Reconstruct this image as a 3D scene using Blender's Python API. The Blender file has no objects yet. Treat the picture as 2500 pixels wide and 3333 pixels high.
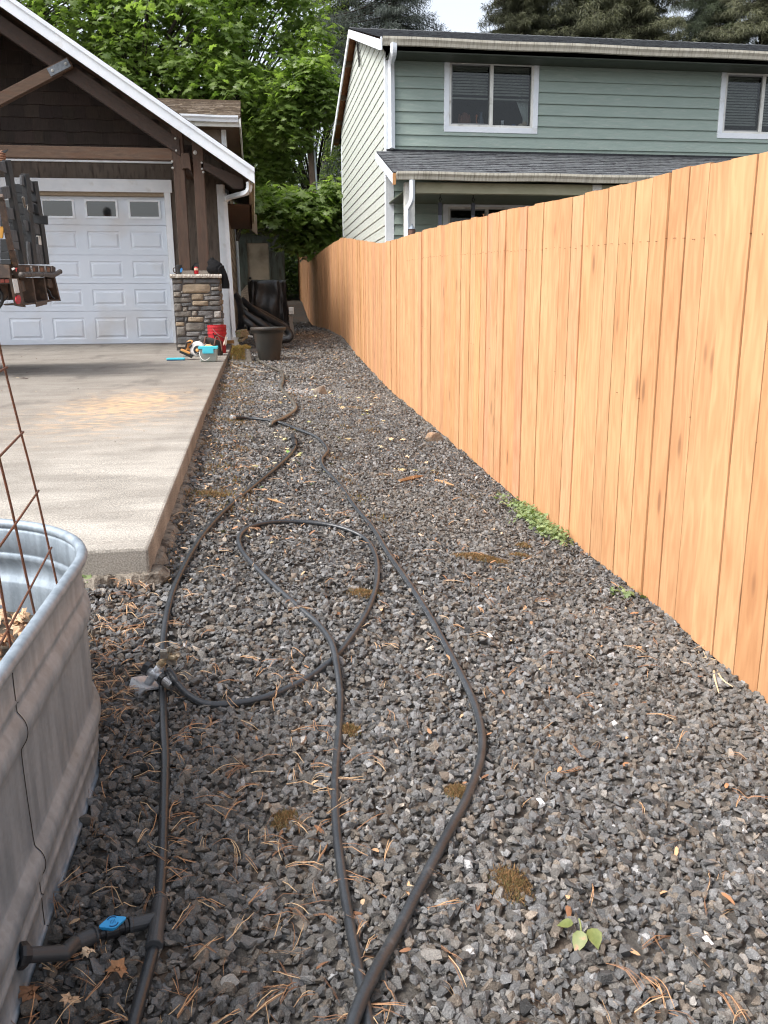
import bpy, bmesh, math, random
import numpy as np
from mathutils import Vector, Matrix, Euler
random.seed(7); RNG = np.random.default_rng(11)
S = bpy.context.scene
COL = S.collection
R = math.radians

# ------------------------------------------------------------------ camera, sky, sun, exposure
FPX = 2685.6                     # focal length in pixels of a 2500x3333 frame
PITCH, YAW, ROLL = R(13.6227), R(8.566), R(-0.458)
CAM = np.array([0.0, 0.0, 1.4])
FWD = np.array([math.sin(YAW)*math.cos(PITCH), math.cos(YAW)*math.cos(PITCH), -math.sin(PITCH)])
RT0 = np.array([math.cos(YAW), -math.sin(YAW), 0.0]); UP0 = np.cross(RT0, FWD)
RT = RT0*math.cos(ROLL)+UP0*math.sin(ROLL); UP = -RT0*math.sin(ROLL)+UP0*math.cos(ROLL)
cam = bpy.data.cameras.new("camera"); camo = bpy.data.objects.new("camera", cam); COL.objects.link(camo)
cam.sensor_fit = 'VERTICAL'; cam.sensor_height = 36.0; cam.lens = 36.0*FPX/3333.0
cam.clip_end = 900; cam.clip_start = 0.02
M = Matrix(((RT[0], UP[0], -FWD[0], CAM[0]), (RT[1], UP[1], -FWD[1], CAM[1]), (RT[2], UP[2], -FWD[2], CAM[2]), (0, 0, 0, 1)))
camo.matrix_world = M
S.camera = camo

SUN_DIR = Vector((-0.86, -0.27, 1.10)).normalized()     # towards the sun
elev = math.asin(SUN_DIR.z)
w = bpy.data.worlds.new("World"); S.world = w; w.use_nodes = True
wn = w.node_tree.nodes; wl = w.node_tree.links
bg = wn['Background']
sky = wn.new('ShaderNodeTexSky'); sky.sky_type = 'NISHITA'; sky.sun_disc = False
sky.sun_elevation = elev; sky.sun_rotation = math.atan2(SUN_DIR.x, SUN_DIR.y)
sky.dust_density = 4.0; sky.air_density = 1.0; sky.ozone_density = 1.0
hs = wn.new('ShaderNodeHueSaturation'); hs.inputs['Saturation'].default_value = 0.40; hs.inputs['Value'].default_value = 1.2
wl.new(sky.outputs[0], hs.inputs['Color']); wl.new(hs.outputs[0], bg.inputs['Color'])
bg.inputs['Strength'].default_value = 0.15
sun = bpy.data.lights.new("sun", 'SUN'); suno = bpy.data.objects.new("sun", sun); COL.objects.link(suno)
sun.energy = 1.5; sun.angle = R(18); sun.color = (1.0, 0.975, 0.94)
suno.rotation_euler = SUN_DIR.to_track_quat('Z', 'Y').to_euler()
S.view_settings.view_transform = 'Standard'; S.view_settings.look = 'None'
S.view_settings.exposure = 1.0; S.view_settings.gamma = 1.0
S.cycles.use_denoising = True; S.cycles.denoising_prefilter = 'FAST'; S.cycles.pixel_filter_type = 'BLACKMAN_HARRIS'; S.cycles.filter_width = 1.15
S.cycles.max_bounces = 6; S.cycles.diffuse_bounces = 3; S.cycles.transparent_max_bounces = 8
S.cycles.sample_clamp_indirect = 6

# ------------------------------------------------------------------ surveying helpers (a sight line met with a real plane)
def ray(x, y): return FWD + RT*(x-1250)/FPX - UP*(y-1666.5)/FPX
def PX(x, y, X): d = ray(x, y); return CAM + d*((X-CAM[0])/d[0])
def PY(x, y, Y): d = ray(x, y); return CAM + d*((Y-CAM[1])/d[1])
def PZ(x, y, Z): d = ray(x, y); return CAM + d*((Z-CAM[2])/d[2])

GLy = [-5, 0, 1, 2.3, 2.9, 3.1, 6.4, 10.4, 13.2, 14.5, 17, 20, 24, 26.5, 29, 34, 45, 70, 300]
GLz = [.18, .22, .25, .28, .41, .44, .57, .665, .715, .75, .85, .97, 1.03, 1.25, 1.72, 2.1, 2.8, 3.4, 4]
GRy = [-5, 0, 2.28, 2.9, 3.45, 5.2, 7.3, 9.5, 11.05, 12.6, 13.65, 15.7, 18.5, 24.2, 26.4, 29, 34, 45, 70, 300]
GRz = [.02, .06, .12, .165, .175, .215, .325, .41, .5, .63, .715, .93, 1.0, 1.01, 1.25, 1.73, 2.1, 2.8, 3.4, 4]
def g(x, y):
    x = np.asarray(x, float); y = np.asarray(y, float)
    a = np.interp(y, GLy, GLz); b = np.interp(y, GRy, GRz)
    t = np.clip((x+.42)/2.04, 0, 1)
    n = .008*np.sin(x*7+y*3)*np.sin(y*5.3-x*2)+.005*np.sin(x*17-y*11)
    return a*(1-t)+b*t+n
def PG(x, y, lift=0.0):                       # sight line met with the terrain
    d = ray(x, y); t = 0.8
    lo = 0.3
    while t < 60:
        p = CAM+d*t
        if p[2] < g(p[0], p[1])+lift: break
        lo = t; t *= 1.02
    for _ in range(30):
        m = (lo+t)/2; p = CAM+d*m
        if p[2] < g(p[0], p[1])+lift: t = m
        else: lo = m
    return CAM+d*t

# ------------------------------------------------------------------ materials
def srgb(r, g_, b):
    f = lambda c: (c/255/12.92) if c/255 <= .04045 else ((c/255+.055)/1.055)**2.4
    return (f(r), f(g_), f(b))
MATS = {}
def pm(name, c1, c2=None, scale=6, rough=.6, metal=0, bump=0, bscale=40, stretch=(1, 1, 1), attr=False, spec=.5, detail=5,
       c3=None, s3=1.5, t3=(.5, .62), coat=0, trans=0, alpha=1):
    if name in MATS: return MATS[name]
    m = bpy.data.materials.new(name); m.use_nodes = True; MATS[name] = m
    N = m.node_tree.nodes; L = m.node_tree.links; b = N['Principled BSDF']
    tc = N.new('ShaderNodeTexCoord'); mp = N.new('ShaderNodeMapping'); mp.inputs['Scale'].default_value = stretch
    L.new(tc.outputs['Object'], mp.inputs[0])
    col = None
    c2 = c2 or tuple(c*.8 for c in c1)
    n1 = N.new('ShaderNodeTexNoise'); n1.inputs['Scale'].default_value = scale; n1.inputs['Detail'].default_value = detail
    n1.inputs['Roughness'].default_value = .62
    L.new(mp.outputs[0], n1.inputs[0])
    r = N.new('ShaderNodeValToRGB'); r.color_ramp.elements[0].position = .35; r.color_ramp.elements[1].position = .68
    r.color_ramp.elements[0].color = (*c1, 1); r.color_ramp.elements[1].color = (*c2, 1)
    L.new(n1.outputs[0], r.inputs[0]); col = r.outputs[0]
    if c3:
        n3 = N.new('ShaderNodeTexNoise'); n3.inputs['Scale'].default_value = s3; n3.inputs['Detail'].default_value = 8
        L.new(mp.outputs[0], n3.inputs[0])
        rr = N.new('ShaderNodeValToRGB'); rr.color_ramp.elements[0].position = t3[0]; rr.color_ramp.elements[1].position = t3[1]
        L.new(n3.outputs[0], rr.inputs[0])
        mx = N.new('ShaderNodeMixRGB'); L.new(rr.outputs[0], mx.inputs[0]); L.new(col, mx.inputs[1]); mx.inputs[2].default_value = (*c3, 1)
        col = mx.outputs[0]
    if attr:
        at = N.new('ShaderNodeAttribute'); at.attribute_name = 'col'
        mx = N.new('ShaderNodeMixRGB'); mx.blend_type = 'MULTIPLY'; mx.inputs[0].default_value = 1
        L.new(col, mx.inputs[1]); L.new(at.outputs['Color'], mx.inputs[2]); col = mx.outputs[0]
    L.new(col, b.inputs['Base Color'])
    b.inputs['Roughness'].default_value = rough; b.inputs['Metallic'].default_value = metal
    b.inputs['Specular IOR Level'].default_value = spec
    if coat: b.inputs['Coat Weight'].default_value = coat
    if bump:
        n2 = N.new('ShaderNodeTexNoise'); n2.inputs['Scale'].default_value = bscale; n2.inputs['Detail'].default_value = 6
        L.new(mp.outputs[0], n2.inputs[0])
        bp = N.new('ShaderNodeBump'); bp.inputs['Strength'].default_value = bump; bp.inputs['Distance'].default_value = .01
        L.new(n2.outputs[0], bp.inputs['Height']); L.new(bp.outputs[0], b.inputs['Normal'])
    if alpha < 1: b.inputs['Alpha'].default_value = alpha
    return m

def leafmat(name, c1, c2, rough=.42, tr=.35, glow=1.35):
    m = bpy.data.materials.new(name); m.use_nodes = True
    N = m.node_tree.nodes; L = m.node_tree.links; b = N['Principled BSDF']; out = N['Material Output']
    at = N.new('ShaderNodeAttribute'); at.attribute_name = 'col'
    sep = N.new('ShaderNodeSeparateColor'); L.new(at.outputs['Color'], sep.inputs[0])
    mx = N.new('ShaderNodeMixRGB'); mx.inputs[1].default_value = (*c1, 1); mx.inputs[2].default_value = (*c2, 1)
    L.new(sep.outputs[0], mx.inputs[0])
    L.new(mx.outputs[0], b.inputs['Base Color']); b.inputs['Roughness'].default_value = rough
    t = N.new('ShaderNodeBsdfTranslucent')
    m2 = N.new('ShaderNodeMixRGB'); m2.blend_type = 'MULTIPLY'; m2.inputs[0].default_value = 1
    m2.inputs[2].default_value = (glow*1.1, glow*1.25, glow*.55, 1); L.new(mx.outputs[0], m2.inputs[1]); L.new(m2.outputs[0], t.inputs[0])
    ms = N.new('ShaderNodeMixShader'); ms.inputs[0].default_value = tr
    L.new(b.outputs[0], ms.inputs[1]); L.new(t.outputs[0], ms.inputs[2]); L.new(ms.outputs[0], out.inputs[0])
    return m

def cedar_mat():
    m = bpy.data.materials.new('cedar boards'); m.use_nodes = True
    N = m.node_tree.nodes; L = m.node_tree.links; b = N['Principled BSDF']
    at = N.new('ShaderNodeAttribute'); at.attribute_name = 'bc'        # (across, along, board seed) of every board, in metres
    ac = N.new('ShaderNodeAttribute'); ac.attribute_name = 'col'
    def mapping(s):
        q = N.new('ShaderNodeMapping'); q.inputs['Scale'].default_value = s; L.new(at.outputs['Vector'], q.inputs[0]); return q
    def noise(mp, sc, det=4, dist=0):
        q = N.new('ShaderNodeTexNoise'); q.inputs['Scale'].default_value = sc; q.inputs['Detail'].default_value = det
        q.inputs['Distortion'].default_value = dist; L.new(mp.outputs[0], q.inputs[0]); return q
    def mth(op, a, c=None):
        q = N.new('ShaderNodeMath'); q.operation = op
        for i, v in enumerate((a, c)):
            if v is None: continue
            if isinstance(v, (int, float)): q.inputs[i].default_value = v
            else: L.new(v, q.inputs[i])
        return q.outputs[0]
    # growth rings: warped bands stretched along the board
    warp = noise(mapping((5, .9, 1)), 1.6, 3)
    sx = N.new('ShaderNodeSeparateXYZ'); L.new(at.outputs['Vector'], sx.inputs[0])
    ph = mth('ADD', mth('MULTIPLY', warp.outputs[0], 46.0), mth('MULTIPLY', sx.outputs[0], 60.0))
    ring = mth('MULTIPLY', mth('ADD', mth('SINE', ph), 1.0), .5)
    fine = noise(mapping((46, 5.0, 1)), 1.0, 6)
    big = noise(mapping((4, 1.3, 1)), 1.2, 4)
    # knots
    vm = mapping((5.2, 1.55, 1)); vo = N.new('ShaderNodeTexVoronoi'); vo.feature = 'F1'; vo.inputs['Scale'].default_value = 1.15
    L.new(vm.outputs[0], vo.inputs[0])
    kn = N.new('ShaderNodeMapRange'); kn.inputs['From Min'].default_value = .055; kn.inputs['From Max'].default_value = .115
    kn.inputs['To Min'].default_value = 1; kn.inputs['To Max'].default_value = 0; L.new(vo.outputs['Distance'], kn.inputs[0])
    halo = N.new('ShaderNodeMapRange'); halo.inputs['From Min'].default_value = .10; halo.inputs['From Max'].default_value = .30
    halo.inputs['To Min'].default_value = 1; halo.inputs['To Max'].default_value = 0; L.new(vo.outputs['Distance'], halo.inputs[0])
    r1 = N.new('ShaderNodeValToRGB'); e = r1.color_ramp.elements
    e[0].position = .25; e[0].color = (*srgb(180, 128, 88), 1); e[1].position = .8; e[1].color = (*srgb(214, 166, 122), 1)
    mixv = mth('ADD', mth('MULTIPLY', ring, .16), mth('ADD', mth('MULTIPLY', fine.outputs[0], .56), mth('MULTIPLY', big.outputs[0], .55)))
    L.new(mixv, r1.inputs[0])
    h = N.new('ShaderNodeMixRGB'); L.new(mth('MULTIPLY', halo.outputs[0], .2), h.inputs[0]); L.new(r1.outputs[0], h.inputs[1]); h.inputs[2].default_value = (*srgb(164, 104, 66), 1)
    k = N.new('ShaderNodeMixRGB'); L.new(mth('MULTIPLY', kn.outputs[0], .5), k.inputs[0]); L.new(h.outputs[0], k.inputs[1]); k.inputs[2].default_value = (*srgb(112, 78, 56), 1)
    mu = N.new('ShaderNodeMixRGB'); mu.blend_type = 'MULTIPLY'; mu.inputs[0].default_value = 1; L.new(k.outputs[0], mu.inputs[1]); L.new(ac.outputs['Color'], mu.inputs[2])
    L.new(mu.outputs[0], b.inputs['Base Color']); b.inputs['Roughness'].default_value = .72; b.inputs['Specular IOR Level'].default_value = .25
    bp = N.new('ShaderNodeBump'); bp.inputs['Strength'].default_value = .35; bp.inputs['Distance'].default_value = .003
    L.new(mixv, bp.inputs['Height']); L.new(bp.outputs[0], b.inputs['Normal'])
    return m

# ------------------------------------------------------------------ mesh builder
ORIG = {}
class MB:
    def __init__(s): s.v = []; s.f = []; s.c = []; s.b = []; s.cur = (1, 1, 1); s.usec = False; s.useb = False
    def add(s, vs, fs, col=None, bc=None):
        n = len(s.v)
        for i, p in enumerate(vs):
            s.v.append((float(p[0]), float(p[1]), float(p[2]))); s.c.append(col or s.cur); s.b.append(bc[i] if bc else (0, 0, 0))
        if col: s.usec = True
        if bc: s.useb = True
        s.f += [tuple(n+i for i in f) for f in fs]
        return s
    BF = [(0, 3, 2, 1), (4, 5, 6, 7), (0, 1, 5, 4), (1, 2, 6, 5), (2, 3, 7, 6), (3, 0, 4, 7)]
    def box(s, x0, x1, y0, y1, z0, z1, col=None):
        return s.add([(x0, y0, z0), (x1, y0, z0), (x1, y1, z0), (x0, y1, z0), (x0, y0, z1), (x1, y0, z1), (x1, y1, z1), (x0, y1, z1)], s.BF, col)
    def obox(s, c, d, rot=(0, 0, 0), col=None, taper=1.0):
        E = Euler(rot).to_matrix(); c = Vector(c); a, b_, h = d[0]/2, d[1]/2, d[2]/2; t = taper
        P = [(-a, -b_, -h), (a, -b_, -h), (a, b_, -h), (-a, b_, -h), (-a*t, -b_*t, h), (a*t, -b_*t, h), (a*t, b_*t, h), (-a*t, b_*t, h)]
        return s.add([c+E @ Vector(p) for p in P], s.BF, col)
    def prism(s, poly, ext, col=None):                  # polygon of 3D points extruded along a vector
        n = len(poly); e = np.array(ext, float)
        vs = [np.array(p, float) for p in poly]+[np.array(p, float)+e for p in poly]
        fs = [tuple(range(n))[::-1], tuple(range(n, 2*n))]+[(i, (i+1) % n, n+(i+1) % n, n+i) for i in range(n)]
        return s.add(vs, fs, col)
    def bar(s, p, q, wd, th, up=(0, 0, 1), col=None):
        p = Vector(p); q = Vector(q); d = (q-p).normalized(); u = Vector(up); sd = d.cross(u)
        if sd.length < 1e-4: sd = d.cross(Vector((1, 0, 0)))
        sd.normalize(); u = sd.cross(d).normalized(); a = sd*wd/2; b_ = u*th/2
        return s.add([p-a-b_, p+a-b_, q+a-b_, q-a-b_, p-a+b_, p+a+b_, q+a+b_, q-a+b_], s.BF, col)
    def tube(s, pts, r, seg=8, col=None, caps=True, smooth_n=0, useb=False):
        pts = [Vector(p) for p in pts]
        if smooth_n:
            pts, r = cr(pts, smooth_n, r)
        n = len(pts); rr = r if isinstance(r, (list, tuple)) else [r]*n
        vs = []; bc = []; nrm = None; L = 0
        for i, p in enumerate(pts):
            t = (pts[min(i+1, n-1)]-pts[max(i-1, 0)])
            if t.length < 1e-9: t = Vector((0, 0, 1))
            t.normalize()
            if nrm is None:
                nrm = t.cross(Vector((0, 0, 1)))
                if nrm.length < .1: nrm = t.cross(Vector((1, 0, 0)))
            nrm = (nrm-t*nrm.dot(t)); nrm.normalize(); bn = t.cross(nrm)
            if i: L += (p-pts[i-1]).length
            for k in range(seg):
                a = 2*math.pi*k/seg
                vs.append(p+(nrm*math.cos(a)+bn*math.sin(a))*rr[i]); bc.append((k/seg, L, 0))
        fs = []
        for i in range(n-1):
            for k in range(seg):
                k2 = (k+1) % seg
                fs.append((i*seg+k, i*seg+k2, (i+1)*seg+k2, (i+1)*seg+k))
        if caps: fs += [tuple(range(seg))[::-1], tuple((n-1)*seg+k for k in range(seg))]
        return s.add(vs, fs, col, bc if useb else None)
    def lathe(s, c, prof, seg=24, col=None, ax=(0, 0, 1), sx=1, sy=1, closed=False):
        Q = Vector((0, 0, 1)).rotation_difference(Vector(ax).normalized()).to_matrix(); c = Vector(c)
        vs = []
        for (r, z) in prof:
            for k in range(seg):
                a = 2*math.pi*k/seg; vs.append(c+Q @ Vector((r*math.cos(a)*sx, r*math.sin(a)*sy, z)))
        fs = []
        for i in range(len(prof)-1):
            for k in range(seg):
                k2 = (k+1) % seg; fs.append((i*seg+k, i*seg+k2, (i+1)*seg+k2, (i+1)*seg+k))
        if not closed: fs += [tuple(range(seg))[::-1], tuple((len(prof)-1)*seg+k for k in range(seg))]
        return s.add(vs, fs, col)
    def cyl(s, p, q, r, seg=16, col=None, r2=None): return s.tube([p, q], [r, r2 if r2 is not None else r], seg, col)
    def blob(s, c, d, jit=.12, sub=2, col=None, seed=0, rot=(0, 0, 0)):
        bm = bmesh.new(); bmesh.ops.create_icosphere(bm, subdivisions=sub, radius=1)
        rs = random.Random(seed); E = Euler(rot).to_matrix()
        ks = [(Vector((rs.gauss(0, 1), rs.gauss(0, 1), rs.gauss(0, 1))).normalized(), rs.uniform(-1, 1)) for _ in range(9)]
        vs = []
        for v in bm.verts:
            f = 1+jit*sum(a*max(0, v.co.dot(k))**2 for k, a in ks)
            vs.append(Vector(c)+E @ Vector((v.co.x*d[0]*f, v.co.y*d[1]*f, v.co.z*d[2]*f)))
        fs = [tuple(v.index for v in f.verts) for f in bm.faces]; bm.free()
        return s.add(vs, fs, col)
    def build(s, name, mat=None, parent=None, smooth=False, bevel=0, seg=2, angle=30):
        o_ = ORIG.get(parent.name, Vector((0, 0, 0))) if parent else Vector((0, 0, 0))
        me = bpy.data.meshes.new(name)
        me.from_pydata([(p[0]-o_.x, p[1]-o_.y, p[2]-o_.z) for p in s.v], [], s.f)
        if s.usec:
            a = me.attributes.new('col', 'FLOAT_COLOR', 'POINT'); a.data.foreach_set('color', np.array([(*c, 1) for c in s.c], np.float32).ravel())
        if s.useb:
            a = me.attributes.new('bc', 'FLOAT_VECTOR', 'POINT'); a.data.foreach_set('vector', np.array(s.b, np.float32).ravel())
        if smooth: me.polygons.foreach_set('use_smooth', [True]*len(me.polygons))
        bmx = bmesh.new(); bmx.from_mesh(me); bmesh.ops.recalc_face_normals(bmx, faces=bmx.faces); bmx.to_mesh(me); bmx.free()
        return link(me, name, mat, parent, bevel, seg, smooth, angle)
def link(me, name, mat, parent=None, bevel=0, seg=2, smooth=False, angle=30):
    me.validate(); me.update()
    if mat: me.materials.append(mat)
    o = bpy.data.objects.new(name, me); COL.objects.link(o)
    if parent: o.parent = parent; ORIG[o.name] = ORIG.get(parent.name, Vector((0, 0, 0)))
    if bevel:
        b = o.modifiers.new('bevel', 'BEVEL'); b.width = bevel; b.segments = seg; b.limit_method = 'ANGLE'; b.angle_limit = R(angle)
    return o
def cr(pts, n, r=None):                                 # Catmull-Rom through the points
    P = [pts[0]]+list(pts)+[pts[-1]]; out = []; ro = []
    rl = r if isinstance(r, (list, tuple)) else None
    for i in range(len(pts)-1):
        a, b, c, d = P[i], P[i+1], P[i+2], P[i+3]
        for k in range(n):
            t = k/n
            out.append(.5*((2*b)+(c-a)*t+(2*a-5*b+4*c-d)*t*t+(3*b-a-3*c+d)*t**3))
            if rl: ro.append(rl[i]*(1-t)+rl[i+1]*t)
    out.append(pts[-1])
    if rl: ro.append(rl[-1]); return out, ro
    return out, r
def tag(o, label=None, cat=None, group=None, kind=None):
    if label: o['label'] = label
    if cat: o['category'] = cat
    if group: o['group'] = group
    if kind: o['kind'] = kind
    return o
def thing(name, label, cat, loc, group=None):
    o = bpy.data.objects.new(name, None); COL.objects.link(o); o.location = loc; o.empty_display_size = .1
    ORIG[o.name] = Vector(loc); return tag(o, label, cat, group)
def npmesh(name, V, F, mat, col=None, parent=None, smooth=False):    # V (n,3), F (m,k) arrays
    me = bpy.data.meshes.new(name); V = np.asarray(V, np.float32); F = np.asarray(F, np.int32)
    if parent: V = V-np.array(ORIG.get(parent.name, Vector((0, 0, 0))), np.float32)
    me.vertices.add(len(V)); me.vertices.foreach_set('co', V.ravel())
    k = F.shape[1]; me.loops.add(F.size); me.loops.foreach_set('vertex_index', F.ravel())
    me.polygons.add(len(F)); me.polygons.foreach_set('loop_start', np.arange(0, F.size, k, dtype=np.int32))
    me.polygons.foreach_set('use_smooth', np.full(len(F), smooth)); me.update(calc_edges=True)
    if col is not None:
        c = np.ones((len(V), 4), np.float32); c[:, :3] = col
        a = me.attributes.new('col', 'FLOAT_COLOR', 'POINT'); a.data.foreach_set('color', c.ravel())
    me.materials.append(mat)
    o = bpy.data.objects.new(name, me); COL.objects.link(o)
    if parent: o.parent = parent; ORIG[o.name] = ORIG.get(parent.name, Vector((0, 0, 0)))
    return o
def rotm(n):                                            # n random rotation matrices
    q = RNG.normal(size=(n, 4)); q /= np.linalg.norm(q, axis=1)[:, None]; w_, x, y, z = q.T
    return np.stack([np.stack([1-2*(y*y+z*z), 2*(x*y-z*w_), 2*(x*z+y*w_)], -1), np.stack([2*(x*y+z*w_), 1-2*(x*x+z*z), 2*(y*z-x*w_)], -1), np.stack([2*(x*z-y*w_), 2*(y*z+x*w_), 1-2*(x*x+y*y)], -1)], 1)
def basis(nrm, yaw):                                    # matrices whose z axis is nrm
    n = nrm/np.linalg.norm(nrm, axis=1)[:, None]
    a = np.stack([np.cos(yaw), np.sin(yaw), np.zeros_like(yaw)], -1)
    x = a-n*(a*n).sum(1)[:, None]; x /= np.linalg.norm(x, axis=1)[:, None]+1e-9
    return np.stack([x, np.cross(n, x), n], -1)
def scatter(base, faces, P, Rm, sc, cols):
    """copies of one small shape merged into arrays"""
    n = len(P); k = len(base)
    V = np.einsum('nij,kj->nki', Rm, base)*np.asarray(sc).reshape(n, 1, -1)+P[:, None, :]
    F = (faces[None]+(np.arange(n)*k)[:, None, None])
    return V.reshape(-1, 3), F.reshape(-1, faces.shape[1]), np.repeat(cols, k, 0)
def cat(parts):
    V = []; F = []; C = []; o = 0
    for v, f, c in parts: V.append(v); F.append(f+o); C.append(c); o += len(v)
    return np.concatenate(V), np.concatenate(F), np.concatenate(C)

# ------------------------------------------------------------------ terrain
xs = np.unique(np.concatenate([[-220, -120, -60, -30, -18, -12, -8, -5, -3, -2], np.arange(-1.6, 3.0, .1), [4, 6, 9, 14, 22, 40, 80, 150, 250]]))
ys = np.unique(np.concatenate([[-60, -25, -12, -5, -2, -1, -.4], np.arange(0, 18, .12), np.arange(18, 40, .6), [44, 50, 60, 75, 100, 160, 300]]))
XX, YY = np.meshgrid(xs, ys); ZZ = g(XX, YY)
ZZ = np.where((XX < -.47) & (YY > 2.95) & (YY < 16), ZZ-.22, ZZ)
ZZ = np.where((XX > 1.75), ZZ-.06, ZZ)
nx = len(xs); idx = np.arange(len(xs)*len(ys)).reshape(len(ys), nx)
F4 = np.stack([idx[:-1, :-1], idx[:-1, 1:], idx[1:, 1:], idx[1:, :-1]], -1).reshape(-1, 4)
gm = pm('dirt', (.055, .05, .044), (.10, .09, .078), scale=22, rough=.95, bump=.8, bscale=90, c3=(.10, .065, .04), s3=3, t3=(.52, .7))
ground = npmesh('ground', np.stack([XX, YY, ZZ], -1).reshape(-1, 3), F4, gm, smooth=True); tag(ground, 'dark dirt ground under gravel running up a slope to the woods', 'ground', kind='structure')

# ------------------------------------------------------------------ gravel
def hull_shape(seed, n=13, flat=.7):
    rs = np.random.default_rng(seed); p = rs.normal(size=(n, 3)); p /= np.linalg.norm(p, axis=1)[:, None]
    p *= rs.uniform(.82, 1.12, (n, 1)); p *= np.array([1.15, .9, flat])
    bm = bmesh.new()
    for q in p: bm.verts.new(q)
    r = bmesh.ops.convex_hull(bm, input=bm.verts)
    for v in [v for v in bm.verts if not v.link_faces]: bm.verts.remove(v)
    bmesh.ops.triangulate(bm, faces=bm.faces); bm.verts.index_update()
    V = np.array([v.co[:] for v in bm.verts]); F = np.array([[v.index for v in f.verts] for f in bm.faces]); bm.free()
    c = V.mean(0)
    nr = np.cross(V[F[:, 1]]-V[F[:, 0]], V[F[:, 2]]-V[F[:, 0]]); flip = (nr*(V[F].mean(1)-c)).sum(1) < 0; F[flip] = F[flip][:, ::-1]
    return V, F
SH = [hull_shape(i, 12+i % 4, .55+.1*(i % 4)) for i in range(14)]
SHF = [hull_shape(50+i, 8, .6) for i in range(6)]
def stone_cols(n, y, x=0):
    t = RNG.random(n); base = RNG.lognormal(math.log(.142), .34, n)[:, None]
    tint = np.where((t < .52)[:, None], np.array([[.99, 1.0, 1.01]]), np.where((t < .85)[:, None], np.array([[1.05, 1.0, .93]]), np.array([[1.2, 1.02, .84]])))
    c = base*tint
    light = RNG.random(n) < .007; c[light] = c[light]*2.3
    silt = (np.sin(x*2.3+y*1.1+1)+np.sin(x*1.1-y*2.7)+np.sin(y*.9+x*4.1))/3                    # dusty and silted patches
    k_ = np.clip(silt*.9+RNG.normal(0, .25, n), 0, 1)[:, None]; c = c*(1-k_)+(c*.72+np.array([[.070, .064, .055]]))*k_
    near = np.clip((2.6-y)/1.4, 0, 1)*np.clip((.25-x)/.7, 0, 1); c = c*(1-.35*near[:, None])   # shade beside the tank, painted into the stone colour
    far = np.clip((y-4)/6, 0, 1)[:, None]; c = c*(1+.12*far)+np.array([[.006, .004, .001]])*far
    st = np.exp(-(((x-.45)/.42)**2+((y-9.15-.2*x)/.35)**2))*(RNG.random(n) < .75); c = c+st[:, None]*.22   # spilled white dust
    br = np.exp(-(((x-1.1)/.45)**2+((y-17)/1.8)**2))[:, None]; c = c*(1-br)+np.array([[.20, .135, .085]])*br
    c = np.clip(c, .03, .6)
    return c
def gravel(x0, x1, y0, y1, dens, rad, shapes, zj=.012):
    n = int((x1-x0)*(y1-y0)*dens); X = RNG.uniform(x0, x1, n); Y = RNG.uniform(y0, y1, n)
    r = rad*RNG.lognormal(0, .34, n); r = np.clip(r, rad*.45, rad*1.9)
    Z = g(X, Y)+RNG.uniform(-.3, .55, n)*rad+RNG.uniform(0, zj, n)
    big = RNG.random(n) < .12; r[~big] *= .94
    parts = []; pick = RNG.integers(0, len(shapes), n)
    for i, (V, F) in enumerate(shapes):
        m = pick == i
        if not m.any(): continue
        k = m.sum(); tilt = np.stack([RNG.normal(0, .5, k), RNG.normal(0, .5, k), np.ones(k)], -1)
        Rm = basis(tilt, RNG.uniform(0, 6.28, k)); free = RNG.random(k) < .4; Rm[free] = rotm(free.sum())
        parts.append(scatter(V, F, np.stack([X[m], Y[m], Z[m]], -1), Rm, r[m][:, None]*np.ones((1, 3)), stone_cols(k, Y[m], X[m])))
    return parts
gp = []
gp += gravel(-.43, 1.66, .55, 3.0, 6800, .0108, SH)
gp += gravel(-1.7, -.43, 2.0, 2.99, 7600, .0108, SH)
gp += gravel(-.46, 1.66, 3.0, 5.6, 6200, .0108, SHF)
gp += gravel(-.46, 1.66, 5.6, 10, 4200, .0118, SHF)
gp += gravel(-.46, 1.66, 10, 17.5, 1700, .0165, SHF)
gp += gravel(-.2, 1.66, 17.5, 25, 300, .03, SHF)
V, F, C = cat(gp)
stone_m = pm('crushed basalt', (.78, .78, .78), (1.12, 1.1, 1.08), scale=55, rough=.78, attr=True, bump=.6, bscale=260, c3=(1.7, 1.7, 1.65), s3=190, t3=(.64, .72), spec=.35)
gr = npmesh('gravel', V, F, stone_m, C); tag(gr, 'crushed dark grey gravel covering the side yard between driveway and fence', 'gravel', kind='stuff')

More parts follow.
